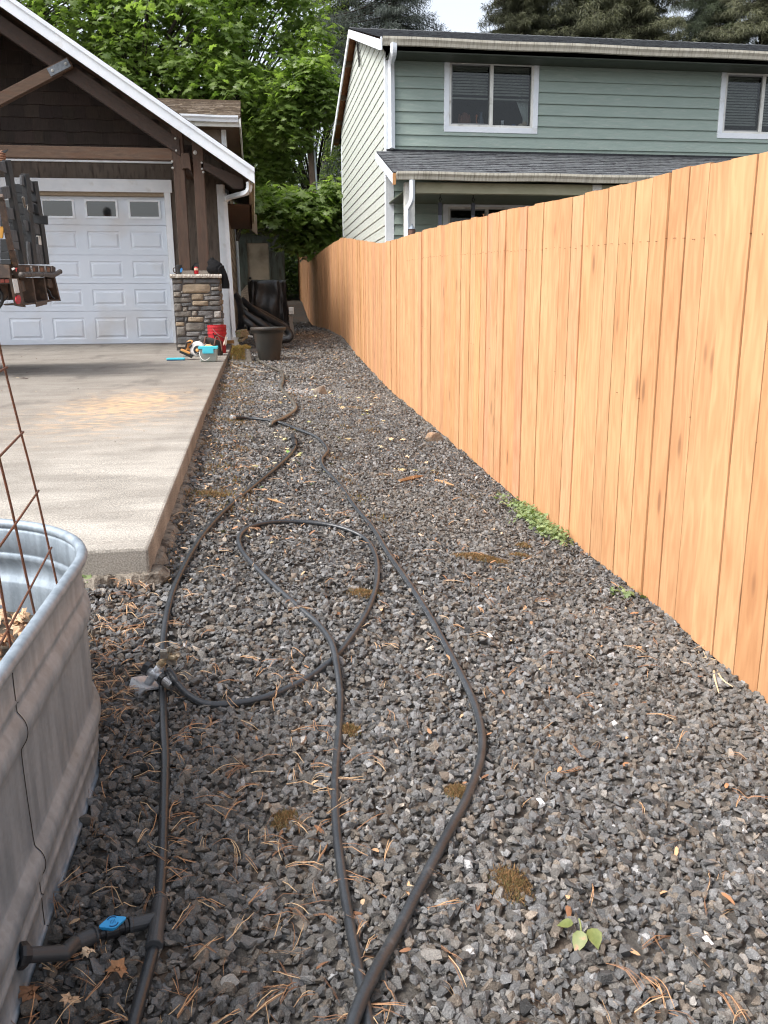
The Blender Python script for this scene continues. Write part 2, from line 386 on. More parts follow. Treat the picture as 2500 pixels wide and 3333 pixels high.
# ------------------------------------------------------------------ driveway slab
SY = [3.0, 6.4, 10.4, 13.2, 14.2, 15.0]; SZ = [.57, .682, .775, .81, .845, .905]
def slab_z(y): return float(np.interp(y, SY, SZ))
def concrete():
    m = bpy.data.materials.new('driveway concrete'); m.use_nodes = True; N = m.node_tree.nodes; L = m.node_tree.links; b = N['Principled BSDF']
    tc = N.new('ShaderNodeTexCoord')
    def noise(sc, det=6, st=(1, 1, 1)):
        mp = N.new('ShaderNodeMapping'); mp.inputs['Scale'].default_value = st; L.new(tc.outputs['Object'], mp.inputs[0])
        q = N.new('ShaderNodeTexNoise'); q.inputs['Scale'].default_value = sc; q.inputs['Detail'].default_value = det; L.new(mp.outputs[0], q.inputs[0]); return q.outputs[0]
    def ramp(i, a, b_, ca=(0, 0, 0), cb=(1, 1, 1)):
        q = N.new('ShaderNodeValToRGB'); q.color_ramp.elements[0].position = a; q.color_ramp.elements[1].position = b_
        q.color_ramp.elements[0].color = (*ca, 1); q.color_ramp.elements[1].color = (*cb, 1); L.new(i, q.inputs[0]); return q.outputs[0]
    def mix(f, a, c, mode='MIX'):
        q = N.new('ShaderNodeMixRGB'); q.blend_type = mode
        for i, v in enumerate((f, a, c)):
            if isinstance(v, (int, float)): q.inputs[i].default_value = v
            elif isinstance(v, tuple): q.inputs[i].default_value = (*v, 1)
            else: L.new(v, q.inputs[i])
        return q.outputs[0]
    def mth(op, a, c=None):
        q = N.new('ShaderNodeMath'); q.operation = op
        for i, v in enumerate((a, c)):
            if v is None: continue
            if isinstance(v, (int, float)): q.inputs[i].default_value = v
            else: L.new(v, q.inputs[i])
        return q.outputs[0]
    base = ramp(noise(2.2, 7, (1, 2.2, 1)), .36, .66, srgb(148, 143, 135), srgb(178, 173, 164))
    speck = ramp(noise(170, 4), .38, .66, (.62, .62, .62), (1.18, 1.17, 1.15))
    c = mix(1.0, base, speck, 'MULTIPLY')
    scuff = ramp(noise(5, 8, (.6, 6, 1)), .56, .7)
    c = mix(mth('MULTIPLY', scuff, .35), c, srgb(116, 108, 100))
    # grime plus painted-in shade towards the garage and the left of the slab
    sx = N.new('ShaderNodeSeparateXYZ'); L.new(tc.outputs['Object'], sx.inputs[0])
    yy = mth('SUBTRACT', sx.outputs[1], mth('MULTIPLY', sx.outputs[0], .9)); 
    gr_ = N.new('ShaderNodeMapRange'); gr_.inputs['From Min'].default_value = 5.2; gr_.inputs['From Max'].default_value = 9.2; L.new(mth('ADD', yy, mth('MULTIPLY', noise(1.2, 6), 2.2)), gr_.inputs[0])
    c = mix(mth('MULTIPLY', gr_.outputs[0], .5), c, srgb(100, 92, 84))
    st = ramp(noise(1.1, 9, (2.6, 1, 1)), .58, .7)
    c = mix(mth('MULTIPLY', mth('MULTIPLY', st, gr_.outputs[0]), .4), c, srgb(64, 58, 54))
    # sawdust dropped by the saw: lies where it fell
    def gauss(cx, cy, sx_, sy_):
        dx = mth('DIVIDE', mth('SUBTRACT', sx.outputs[0], cx), sx_); dy = mth('DIVIDE', mth('SUBTRACT', sx.outputs[1], cy), sy_)
        d2 = mth('ADD', mth('MULTIPLY', dx, dx), mth('MULTIPLY', dy, dy)); return mth('EXPONENT', mth('MULTIPLY', d2, -1.0))
    G = mth('ADD', gauss(-1.15, 6.5, .75, 1.5), mth('MULTIPLY', gauss(-.85, 7.3, .5, .9), .5))
    gp_ = ramp(mth('ADD', noise(13, 10, (.8, 2.0, 1)), mth('MULTIPLY', G, .22)), .66, .86)
    dust = mth('MULTIPLY', mth('MINIMUM', mth('ADD', mth('MULTIPLY', G, .05), mth('MULTIPLY', mth('MULTIPLY', gp_, G), .75)), 1.0), .85)
    c = mix(dust, c, srgb(200, 164, 124))
    L.new(c, b.inputs['Base Color']); b.inputs['Roughness'].default_value = .88; b.inputs['Specular IOR Level'].default_value = .3
    bp = N.new('ShaderNodeBump'); bp.inputs['Strength'].default_value = .45; bp.inputs['Distance'].default_value = .004
    L.new(noise(230, 5), bp.inputs['Height']); L.new(bp.outputs[0], b.inputs['Normal'])
    return m
conc = concrete()
XE = -.42
drive = bpy.data.objects.new('driveway', None); COL.objects.link(drive); drive.location = (0, 0, 0); ORIG['driveway'] = Vector((0, 0, 0))
tag(drive, 'pale concrete driveway slab rising to the garage', 'driveway', kind='structure')
segs = [(3.0, 6.390), (6.410, 10.385), (10.415, 13.2), (13.2, 14.2), (14.2, 15.0)]
m_ = MB()
for (a, b_) in segs:
    for xa, xb in ((-14, -9), (-9, -4.6), (-4.59, XE)):
        xb2 = xb-.006 if xb != XE else xb
        za, zb = slab_z(a), slab_z(b_); t_ = .12
        m_.add([(xa, a, za-t_), (xb2, a, za-t_), (xb2, b_, zb-t_), (xa, b_, zb-t_), (xa, a, za), (xb2, a, za), (xb2, b_, zb), (xa, b_, zb)], MB.BF)
m_.build('slab', conc, drive, bevel=.012, seg=2)
m_ = MB()                                                    # dark joint filler below the saw cuts
m_.add([(-14, 3.02, slab_z(3.02)-.03), (XE-.02, 3.02, slab_z(3.02)-.03)]+[(XE-.02, y, slab_z(y)-.03) for y in (6.4, 10.4, 13.2, 15)]+[(-14, 15, .87)], [(0, 1, 2, 3, 4, 5, 6)])
m_.build('joint_filler', pm('joint dirt', (.03, .028, .025), rough=1), drive)
for (ja, jb) in ((6.390, 6.410), (10.385, 10.415)):
    m_ = MB(); m_.box(-14, XE-.004, ja+.0005, jb-.0005, slab_z(ja)-.025, slab_z(ja)-.0035); m_.build('joint_dirt', MATS['joint dirt'], drive)
# ragged cement spill under the edge
foot_m = pm('rough cement', srgb(112, 104, 94), srgb(150, 142, 130), scale=60, rough=.95, bump=1.0, bscale=120, c3=srgb(70, 62, 54), s3=30)
P2 = []; nseg = 240
path = [(-1.7+i*(1.28/60), 3.0, 0, -1) for i in range(60)]+[(XE, 3.0+i*(11.4/300), 1, 0) for i in range(300)]
m_ = MB(); rows = []
for i, (x, y, dx, dy) in enumerate(path):
    o1 = .022+.022*math.sin(i*.9)*math.sin(i*.37+1)+random.uniform(-.010, .012)
    if y > 6: o1 *= 1.2
    zt = slab_z(y)-.098+random.uniform(-.006, .004); gz = float(g(x, y))
    rows.append([(x-dx*.03, y-dy*.03, zt+.01), (x+dx*(o1*.6+.008), y+dy*(o1*.6+.008), zt), (x+dx*(o1+.015), y+dy*(o1+.015), zt-.03+random.uniform(-.01, .01)), (x+dx*o1*.5, y+dy*o1*.5, min(zt-.06, gz-.05))])
vs = [p for r_ in rows for p in r_]; fs = [(i*4+k, i*4+k+1, (i+1)*4+k+1, (i+1)*4+k) for i in range(len(rows)-1) for k in range(3)]
m_.add(vs, fs); m_.build('footing', foot_m, drive)

# ------------------------------------------------------------------ cedar fence
FX = 1.62
tby = [1.0, 2.577, 3.1, 4.0, 5.3, 7.79, 9.44, 10.95, 12.6, 15.6, 19, 22.5, 25.5, 27.5, 29.1, 31.5]
tbz = [1.81, 1.883, 1.915, 1.951, 2.021, 2.141, 2.19, 2.25, 2.42, 2.712, 2.79, 2.82, 2.83, 3.1, 3.40, 3.75]
fence = thing('wooden_fence', 'new tall cedar picket fence running up the right side of the gravel', 'fence', (FX, 3, float(g(FX, 3))))
cm = cedar_mat()
m_ = MB(); y = .6; k = 0
rs = random.Random(5)
while y < 31:
    wd = .141+rs.uniform(-.003, .003); gap = rs.choice([.003, .004, .005, .006, .009]); y1 = y+wd
    zt0 = float(np.interp(y, tby, tbz)); zt1 = float(np.interp(y1, tby, tbz)); zj = rs.uniform(-.006, .006)
    zb0 = float(np.interp(y, GRy, GRz))+.012+rs.uniform(-.012, .01); zb1 = float(np.interp(y1, GRy, GRz))+.012
    xo = rs.uniform(-.004, .006); ln = rs.uniform(-.006, .006); th = .017
    t = rs.uniform(.78, .93); wv = rs.random()
    col = (t, t*(1.0 if wv < .6 else rs.uniform(.90, 1.03)), t*(1.0 if wv < .6 else rs.uniform(.88, 1.04)))
    wob = rs.uniform(-.003, .003)
    n_ = 7
    vs = []; bc = []; fs = []
    sd = k*3.17
    for i in range(n_):
        f_ = i/(n_-1)
        for (yy, xx, za, zb) in ((y, FX-xo, zb0, zt0), (y1, FX-xo+ln, zb1, zt1), (y1, FX+th-xo+ln, zb1, zt1), (y, FX+th-xo, zb0, zt0)):
            z = za+(zb+zj-za)*f_
            vs.append((xx+wob*math.sin(f_*3.1), yy, z)); bc.append((yy-y+sd*1.3, z+sd*.77, sd))
    for i in range(n_-1):
        for q in range(4):
            q2 = (q+1) % 4; fs.append((i*4+q, i*4+q2, (i+1)*4+q2, (i+1)*4+q))
    fs += [(3, 2, 1, 0), tuple((n_-1)*4+q for q in range(4))]
    m_.add(vs, fs, col, bc)
    y = y1+gap; k += 1
m_.build('pickets', cm, fence)
m_ = MB()
for zoff in (.28, .98, -1):
    P = []
    for yy in np.arange(.6, 31, 2.4):
        yb = yy+2.4; z0 = (np.interp(yy, GRy, GRz)+.22 if zoff == .28 else np.interp(yy, tby, tbz)-(.25 if zoff < 0 else .9)); z1 = (np.interp(yb, GRy, GRz)+.22 if zoff == .28 else np.interp(yb, tby, tbz)-(.25 if zoff < 0 else .9))
        m_.bar((FX+.043, yy, z0), (FX+.043, yb-.002, z1), .038, .088)
m_.build('rails', pm('fence rail wood', srgb(170, 120, 80), srgb(200, 150, 105), scale=5, stretch=(6, 1, 20), rough=.8), fence)
for yy in np.arange(1.8, 31, 2.4):
    m_ = MB(); zb = float(np.interp(yy, GRy, GRz)); zt = float(np.interp(yy, tby, tbz))
    m_.box(FX+.064, FX+.153, yy-.045, yy+.045, zb-.2, zt-.05); m_.build('post', pm('fence post wood', srgb(150, 110, 76), srgb(178, 134, 96), scale=5, stretch=(10, 10, 1)), fence)
m_ = MB(); rs = random.Random(5)
for yy in np.arange(.64, 9, .0735):
    for dz in (.25, .9):
        if dz == .9 and rs.random() < .8: continue
        z = float(np.interp(yy, tby, tbz))-dz+rs.uniform(-.006, .006)
        m_.cyl((FX-.0072, yy+rs.uniform(-.008, .008), z), (FX+.004, yy, z), .0012, 6)
m_.build('nails', pm('rusty nail', srgb(120, 78, 50), rough=.7, metal=.3), fence)
sm = MB(); p = PY(1573, 697, 5.6); zt = float(np.interp(p[1], tby, tbz))
p = PX(1575, 700, FX+.01); sm.cyl(p-np.array([0, 0, .045]), p+np.array([0, .004, .005]), .0025, 6); sm.lathe(p+np.array([0, .004, .004]), [(.007, 0), (.007, .003)], 8)
sm.build('screw', pm('fence screw', srgb(150, 110, 80), rough=.4, metal=.6), fence)

# ------------------------------------------------------------------ shared building helpers
def lap(m_, A, B, z0, z1, exp_, nrm, lip=.016, clip=None, holes=()):
    """lap siding between two wall corners A, B (xy), courses of exposure exp_; clip(z)->(a,b) fractions"""
    A = np.array(A, float); B = np.array(B, float); nrm = np.array(nrm[:2], float); z = z0
    Ln = float(np.linalg.norm(B-A))
    def pt(f, zz, off): q = A+(B-A)*f+nrm*off; return (q[0], q[1], zz)
    while z < z1-1e-4:
        zc = min(z+exp_, z1)
        cuts = sorted({z, zc} | {h for H in holes for h in H[2:] if z < h < zc})
        for za, zt in zip(cuts[:-1], cuts[1:]):
            c0 = clip(za) if clip else (0, 1); c1 = clip(zt) if clip else (0, 1)
            if c0 is None: return
            if c1 is None: c1 = ((c0[0]+c0[1])/2,)*2
            o0 = lip+(.003-lip)*(za-z)/exp_; o1 = lip+(.003-lip)*(zt-z)/exp_
            spans = [(0.0, 1.0)]
            for H in holes:
                if H[2] <= za+1e-6 and zt <= H[3]+1e-6:
                    spans = [q for a, b in spans for q in ((a, min(b, H[0]/Ln)), (max(a, H[1]/Ln), b)) if q[1] > q[0]+1e-5]
            for (a, b) in spans:
                u0, u1 = c0[0]+(c0[1]-c0[0])*a, c0[0]+(c0[1]-c0[0])*b; w0, w1 = c1[0]+(c1[1]-c1[0])*a, c1[0]+(c1[1]-c1[0])*b
                m_.add([pt(u0, za, 0), pt(u1, za, 0), pt(u1, za, o0), pt(u0, za, o0), pt(w1, zt, o1), pt(w0, zt, o1), pt(w1, zt, 0), pt(w0, zt, 0)],
                       [(0, 1, 2, 3), (3, 2, 4, 5), (5, 4, 6, 7), (1, 6, 4, 2), (0, 3, 5, 7)])
        z = zc
def shingle(m_, E0, E1, R0, R1, n, lip=.012, rs=None, tabs=.3, cols=(.86, 1.1)):
    """shingle courses from the eave edge E0-E1 up to the ridge edge R0-R1; every tab its own wedge"""
    E0, E1, R0, R1 = [np.array(p, float) for p in (E0, E1, R0, R1)]; rs = rs or random.Random(3)
    nr = np.cross(E1-E0, R0-E0); nr /= np.linalg.norm(nr); nr = nr if nr[2] > 0 else -nr
    W = np.linalg.norm(E1-E0)
    for i in range(n):
        a, b_ = i/n, (i+1)/n; L0, L1 = E0+(R0-E0)*a, E1+(R1-E1)*a; M0, M1 = E0+(R0-E0)*min(b_+.1/n, 1), E1+(R1-E1)*min(b_+.1/n, 1)
        t = 0.0 if i % 2 else -tabs*.5/W
        while t < 1:
            t2 = t+tabs/W*rs.uniform(.6, 1.3); u, v_ = max(t, 0), min(t2, 1)
            if v_ > u+1e-4:
                l = lip*rs.uniform(.55, 1.3); c = rs.uniform(*cols)
                p = [L0+(L1-L0)*u, L0+(L1-L0)*v_, L0+(L1-L0)*v_+nr*l, L0+(L1-L0)*u+nr*l, M0+(M1-M0)*v_+nr*.001, M0+(M1-M0)*u+nr*.001]
                m_.add(p, [(0, 1, 2, 3), (3, 2, 4, 5)], (c, c, c))
            t = t2
white = pm('white trim paint', srgb(212, 218, 224), srgb(226, 230, 234), scale=3, rough=.5, c3=srgb(192, 190, 184), s3=5, t3=(.6, .82), bump=.1, bscale=60)
white2 = pm('aged white paint', srgb(206, 206, 200), srgb(222, 222, 216), scale=4, rough=.55, c3=srgb(150, 145, 132), s3=7, t3=(.55, .75))
gutter_m = pm('weathered gutter', srgb(196, 192, 178), srgb(176, 170, 154), scale=3, stretch=(12, 1, 1), rough=.5, c3=srgb(120, 114, 100), s3=4, t3=(.5, .75))
def window(name, parent, x0, x1, z0, z1, yw, blinds=.55, trim=.088, label=None, dark=False):
    """slider window in a wall facing -Y at y=yw: trim, frame, two sashes, glass, blinds"""
    f = MB(); T = trim; p = .022
    for (a, b_, c, d) in ((x0, x1, z1-T, z1), (x0, x1, z0, z0+T), (x0, x0+T, z0+T, z1-T), (x1-T, x1, z0+T, z1-T)):
        f.box(a, b_, yw-p-.004, yw+.01, c, d)
    wn_ = f.build(name, white, parent, bevel=.004)
    if label: wn_['label'] = label
    fr = MB(); a0, a1, c0, c1 = x0+T, x1-T, z0+T, z1-T; t = .035; xm = (a0+a1)/2
    for (a, b_, c, d) in ((a0, a1, c1-t, c1), (a0, a1, c0, c0+t), (a0, a0+t, c0+t, c1-t), (a1-t, a1, c0+t, c1-t), (xm-.028, xm+.028, c0+t, c1-t)):
        fr.box(a, b_, yw-.012, yw+.06, c, d)
    fr.build('frame', white2, wn_)
    sa = MB(); s_ = .022; b0, b1, e0, e1 = a0+t, xm-.028, c0+t, c1-t
    for (a, b_, c, d) in ((b0, b1, e1-s_, e1), (b0, b1, e0, e0+s_), (b0, b0+s_, e0+s_, e1-s_), (b1-s_*.5, b1, e0+s_, e1-s_)):
        sa.box(a, b_, yw+.004, yw+.04, c, d)
    sa.build('sash', pm('grey screen frame', srgb(140, 142, 142), rough=.5), wn_)
    gl = MB()
    gl.box(b0+s_, b1-s_*.5, yw+.018, yw+.022, e0+s_, e1-s_); gl.box(xm+.028, a1-t, yw+.028, yw+.032, e0, e1)
    gl.build('glass', glass_m, wn_)
    if blinds > 0:
        bl = MB(); zt = e1-.05; zb = e1-(e1-e0)*blinds; n = int((zt-zb)/.045)
        for (xa, xb) in ((b0+.01, b1-.01), (xm+.04, a1-t-.012)):
            bl.box(xa, xb, yw+.09, yw+.13, e1-.05, e1)
            for i in range(n):
                z = zt-.02-i*.045
                bl.obox(((xa+xb)/2, yw+.11, z), (xb-xa, .048, .003), (R(52), 0, 0))
            bl.box(xa, xb, yw+.09, yw+.125, zb-.03, zb-.005)
        bl.build('blinds', pm('window blind', srgb(172, 176, 168), srgb(160, 164, 156), rough=.6), wn_)
    rm = MB()                                                  # the dark room behind
    D = 1.6; vs = [(a0, yw+.07, c0), (a1, yw+.07, c0), (a1, yw+.07, c1), (a0, yw+.07, c1), (a0-.3, yw+D, c0-.3), (a1+.3, yw+D, c0-.3), (a1+.3, yw+D, c1+.3), (a0-.3, yw+D, c1+.3)]
    rm.add(vs, [(4, 5, 6, 7), (0, 1, 5, 4), (1, 2, 6, 5), (2, 3, 7, 6), (3, 0, 4, 7)]); rm.build('room', pm('dim interior', (.02, .018, .018), (.012, .012, .012), rough=.9), wn_)
    return wn_
def glassmat():
    m = bpy.data.materials.new('window glass'); m.use_nodes = True; N = m.node_tree.nodes; L = m.node_tree.links; out = N['Material Output']
    N.remove(N['Principled BSDF']); tr = N.new('ShaderNodeBsdfTransparent'); tr.inputs[0].default_value = (.78, .8, .8, 1)
    gs = N.new('ShaderNodeBsdfGlossy'); gs.inputs['Roughness'].default_value = .02
    fr = N.new('ShaderNodeFresnel'); fr.inputs[0].default_value = 1.42; ad = N.new('ShaderNodeMath'); ad.operation = 'ADD'; ad.inputs[1].default_value = .0
    L.new(fr.outputs[0], ad.inputs[0]); mx = N.new('ShaderNodeMixShader'); L.new(ad.outputs[0], mx.inputs[0]); L.new(tr.outputs[0], mx.inputs[1]); L.new(gs.outputs[0], mx.inputs[2]); L.new(mx.outputs[0], out.inputs[0])
    return m
glass_m = glassmat()

# ------------------------------------------------------------------ neighbour's green house
HB = thing('green_house', 'two storey sage green house with lap siding and a dark shingle roof behind the fence', 'house', (7.5, 18, .3))
HX0, HX1, HY0, HY1 = 2.317, 14.5, 14.8, 21.9
green = pm('sage siding', srgb(136, 151, 143), srgb(146, 160, 152), scale=2.5, stretch=(1, 1, 7), rough=.62, c3=srgb(160, 165, 158), s3=6, t3=(.56, .8), spec=.3)
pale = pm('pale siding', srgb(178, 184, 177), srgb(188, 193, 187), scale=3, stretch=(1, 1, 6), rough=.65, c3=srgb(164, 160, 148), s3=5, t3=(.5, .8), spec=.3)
EXPO = .1795; zref = PY(1284, 400, HY0)[2]; zbase = zref-EXPO*math.floor((zref-.4)/EXPO)
ridgeY, ridgeZ, eaveZ = 18.55, 7.02, 5.62
m_ = MB()
hx = HX0+.12
lap(m_, (hx, HY0), (HX1, HY0), zbase, 5.56, EXPO, (0, -1, 0), lip=.030, holes=[(3.36-hx, 4.89-hx, 4.42, 5.49), (8.33-hx, 9.86-hx, 4.42, 5.47), (3.36-hx, 4.81-hx, 1.96, 3.2)])
for (xj, i) in ((2052, 0), (1745, 1), (2240, 1), (2348, 0)):      # butt joints
    p = PY(xj, 500-i*32, HY0); zc = zref+EXPO*math.floor((p[2]-zref)/EXPO); m_.box(p[0]-.0015, p[0]+.0015, HY0-.0155, HY0-.004, zc+.004, zc+EXPO-.006)
m_.build('wall', green, HB)
slope_front = (ridgeZ-eaveZ)/(ridgeY-14.3)
def gclip(z):
    zl = z+.16
    ya = 14.3+(zl-eaveZ)/slope_front if zl > eaveZ-.2 else HY0; yb = 2*ridgeY-ya
    ya = max(ya, HY0); yb = min(yb, HY1)
    if ya >= yb: return None
    return ((ya-HY0)/(HY1-HY0), (yb-HY0)/(HY1-HY0))
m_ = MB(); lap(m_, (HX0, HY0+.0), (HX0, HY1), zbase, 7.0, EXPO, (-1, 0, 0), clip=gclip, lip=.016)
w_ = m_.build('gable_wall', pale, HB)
m_ = MB(); m_.add([(HX0+.01, HY0+.02, .3), (HX0+.01, HY1, .3), (HX0+.01, HY1, 5.5), (HX0+.01, ridgeY, 6.8), (HX0+.01, HY0+.02, 5.5)], [(0, 1, 2, 3, 4)])
m_.box(HX0+.02, HX1, HY1-.02, HY1, .3, 5.6); m_.box(HX1-.02, HX1, HY0+.03, HY1-.03, .3, 5.6); m_.build('sheathing', pm('wall backing', (.05, .055, .05)), HB)
# the backing must not fill the window openings: openings are framed in front of it
m_ = MB()
m_.box(HX0-.02, HX0+.022, HY0-.024, HY0+.09, .4, 5.47); m_.box(HX0+.022, HX0+.125, HY0-.024, HY0+.005, .4, 5.5)
m_.build('corner_board', white, HB, bevel=.003)
m_ = MB(); m_.box(HX0-.02, HX0+.01, HY1-.09, HY1+.02, .4, 5.4); m_.build('corner_board', white, HB, bevel=.003)
roofm = pm('dark roof shingle', srgb(76, 79, 82), srgb(102, 105, 107), scale=40, rough=.9, attr=True, bump=.5, bscale=300, c3=srgb(62, 62, 66), s3=9)
XR0 = 2.15; XR1 = 15
m_ = MB(); shingle(m_, (XR0, 14.27, eaveZ), (XR1, 14.27, eaveZ), (XR0, ridgeY, ridgeZ), (XR1, ridgeY, ridgeZ), 30, rs=random.Random(1))
shingle(m_, (XR0, 22.85, eaveZ), (XR1, 22.85, eaveZ), (XR0, ridgeY, ridgeZ), (XR1, ridgeY, ridgeZ), 20, rs=random.Random(2))
m_.add([(XR0, 14.27, eaveZ-.001), (XR1, 14.27, eaveZ-.001), (XR1, ridgeY, ridgeZ-.001), (XR0, ridgeY, ridgeZ-.001), (XR0, 22.85, eaveZ-.001), (XR1, 22.85, eaveZ-.001)], [(0, 1, 2, 3), (3, 2, 5, 4)], (.5, .5, .5))
for i in range(60):
    x = XR0+i*.22; c = random.uniform(.7, 1.1)
    m_.add([(x, ridgeY-.14, ridgeZ-.03), (x+.24, ridgeY-.14, ridgeZ-.035), (x+.24, ridgeY, ridgeZ+.018), (x, ridgeY, ridgeZ+.028), (x, ridgeY+.14, ridgeZ-.03), (x+.24, ridgeY+.14, ridgeZ-.035)], [(0, 1, 2, 3), (3, 2, 5, 4)], (c, c, c))
roofB = m_.build('roof', roofm, HB)
m_ = MB()
for (ya, yb) in ((14.2, ridgeY-.001), (22.95, ridgeY+.001)):
    m_.prism([(XR0-.01, ya, eaveZ-.035-.02), (XR0-.01, yb, ridgeZ-.02), (XR0-.01, yb, ridgeZ-.02-.15), (XR0-.01, ya, eaveZ-.21)], (.025, 0, 0))
m_.box(XR0-.012, XR0+.016, 14.168, 14.2, eaveZ-.21, eaveZ-.02)
m_.build('bargeboard', white, roofB, bevel=.003)
m_ = MB()                                                     # orange-brown plywood under the rake with its lookout blocks
for (ya, yb, s_) in ((14.3, ridgeY, 1), (22.8, ridgeY, -1)):
    m_.prism([(XR0+.016, ya, eaveZ-.03), (XR0+.016, yb, ridgeZ-.03), (XR0+.016, yb, ridgeZ-.045), (XR0+.016, ya, eaveZ-.045)], (.16, 0, 0))
m_.build('rake_soffit', pm('stained plywood', srgb(150, 98, 62), srgb(128, 80, 50), scale=4, rough=.8), roofB)
for yy in (15.6, 17.2, 19.5, 20.7, 21.7, 22.5):
    m_ = MB(); z = eaveZ+(ridgeZ-eaveZ)*(1-abs(yy-ridgeY)/(ridgeY-14.2)); m_.box(XR0+.016, HX0+.0, yy-.02, yy+.02, z-.16, z-.05)
    m_.build('lookout', pm('lookout block', srgb(120, 100, 78)), roofB)
m_ = MB()                                                     # flat soffit under the front eave
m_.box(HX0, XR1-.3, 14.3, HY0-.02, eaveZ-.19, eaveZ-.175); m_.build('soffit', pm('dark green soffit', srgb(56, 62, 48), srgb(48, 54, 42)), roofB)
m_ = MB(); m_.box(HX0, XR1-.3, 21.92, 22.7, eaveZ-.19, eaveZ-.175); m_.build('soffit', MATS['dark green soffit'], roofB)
def gutter(x0, x1, y, zt, h, parent, dp=.1, mat=None):
    m_ = MB(); sec = [(0, -h), (-dp*.62, -h), (-dp*.72, -h*.62), (-dp, -h*.3), (-dp, 0), (-dp+.012, 0), (-dp+.012, -h*.28), (-dp*.65, -h*.6), (-dp*.55, -h+.01), (-.008, -h+.01), (-.008, 0), (0, 0)]
    n = 24; vs = []
    for i in range(n+1):
        x = x0+(x1-x0)*i/n; dz = .006*math.sin(i*1.3)
        vs += [(x, y+a, zt+b_+dz) for a, b_ in sec]
    k = len(sec); fs = [(i*k+j, i*k+(j+1) % k, (i+1)*k+(j+1) % k, (i+1)*k+j) for i in range(n) for j in range(k)]+[tuple(range(k)), tuple(n*k+j for j in range(k))]
    m_.add(vs, fs); return m_.build('gutter', mat or gutter_m, parent)
gutter(XR0+.03, XR1, 14.28, eaveZ-.005, .115, roofB)
W1 = window('window', HB, 3.303, 4.947, 4.361, 5.545, HY0-.008, .52, label='upper window with blinds drawn half way and ornaments on the sill')
W2 = window('window', HB, 8.275, 9.92, 4.365, 5.53, HY0-.008, .84, label='upper window with blinds nearly closed')
# porch
pr_ = MB(); eY, eZ, wZ = 13.0, 3.43, 4.035; PX0 = 2.14
shingle(pr_, (PX0, eY, eZ), (11.5, eY, eZ), (PX0, HY0-.02, wZ), (11.5, HY0-.02, wZ), 12, rs=random.Random(4))
pr_.add([(PX0, eY, eZ-.001), (11.5, eY, eZ-.001), (11.5, HY0-.03, wZ-.001), (PX0, HY0-.03, wZ-.001)], [(0, 1, 2, 3)], (.5, .5, .5))
pr_.add([(PX0, eY, eZ-.02), (11.5, eY, eZ-.02), (11.5, HY0-.03, wZ-.02), (PX0, HY0-.03, wZ-.02)], [(0, 3, 2, 1)], (.5, .5, .5))
pr_.box(HX0, 11.5, HY0-.035, HY0-.017, wZ-.01, wZ+.035, (.25, .25, .27))
porch = pr_.build('porch_roof', roofm, HB)
m_ = MB(); m_.prism([(PX0-.015, eY-.02, eZ-.03), (PX0-.015, HY0-.03, wZ-.03), (PX0-.015, HY0-.03, wZ-.15), (PX0-.015, eY-.02, eZ-.165)], (.025, 0, 0)); m_.build('bargeboard', pm('pale blue trim', srgb(190, 200, 212), srgb(205, 212, 220), scale=4), porch)
gutter(PX0+.04, 11.4, eY-.005, eZ+.0, .11, porch)
m_ = MB(); m_.box(PX0-.016, PX0+.03, eY-.05, eY-.022, eZ-.18, eZ-.02); m_.build('board_end', pm('raw board end', srgb(190, 140, 90)), porch)
m_ = MB(); m_.box(2.5, 11, 13.12, 13.26, 3.16, 3.31); m_.build('porch_beam', pm('beige beam', srgb(150, 148, 120), srgb(168, 164, 140), scale=3), HB)
m_ = MB(); m_.box(11.0, 11.1, 12.95, HY0, .3, 3.35); m_.build('porch_shade_wall', green, HB)  # unseen end wall, added to keep sky light out of the porch
for xx in (2.338, 5.32, 8.3, 10.9):
    m_ = MB(); m_.box(xx, xx+.15, 13.1, 13.25, .5, 3.31); m_.build('porch_post', white2, HB, bevel=.004)
m_ = MB(); m_.box(2.35, 10.9, 13.3, HY0-.03, 3.2, 3.215); m_.build('porch_ceiling', pm('porch ceiling', srgb(90, 96, 78)), HB)
m_ = MB(); m_.box(2.35, 11, 12.9, HY0-.03, .35, .5); m_.build('porch_floor', pm('porch concrete', srgb(140, 136, 128)), HB)
window('window', HB, 3.303, 4.87, 1.9, 3.254, HY0-.008, 0, label='dark lower window under the porch roof')
def downspout(pts, w_, parent, mat, name='downspout', bands=True):
    m_ = MB(); P, _ = cr([Vector(p) for p in pts], 6, None); m_.tube(P, w_, 4); 
    o = m_.build(name, mat, parent, bevel=.006); return o
c1 = lambda a, b_: (1050+a*.2411, 60+b_*.2411); c2h = lambda a, b_: (1050+a*.2411, 420+b_*.2411)
downspout([PY(*c1(960, 335), 14.18), PY(*c1(955, 470), 14.2), PY(*c1(935, 560), 14.55), PY(*c1(925, 620), 14.74), PY(*c1(930, 1000), 14.74), PY(*c1(935, 1600), 14.74), PY(*c2h(935, 265), 14.72)], .055, HB, white)
downspout([PY(*c2h(1208, 685), 12.93), PY(*c2h(1210, 900), 12.95), PY(*c2h(1195, 980), 12.97), PY(*c2h(1150, 1070), 13.05), PY(*c2h(1138, 1130), 13.06), PY(*c2h(1140, 1500), 13.06), PY(*c2h(1150, 2600), 13.06)], .042, HB, white)
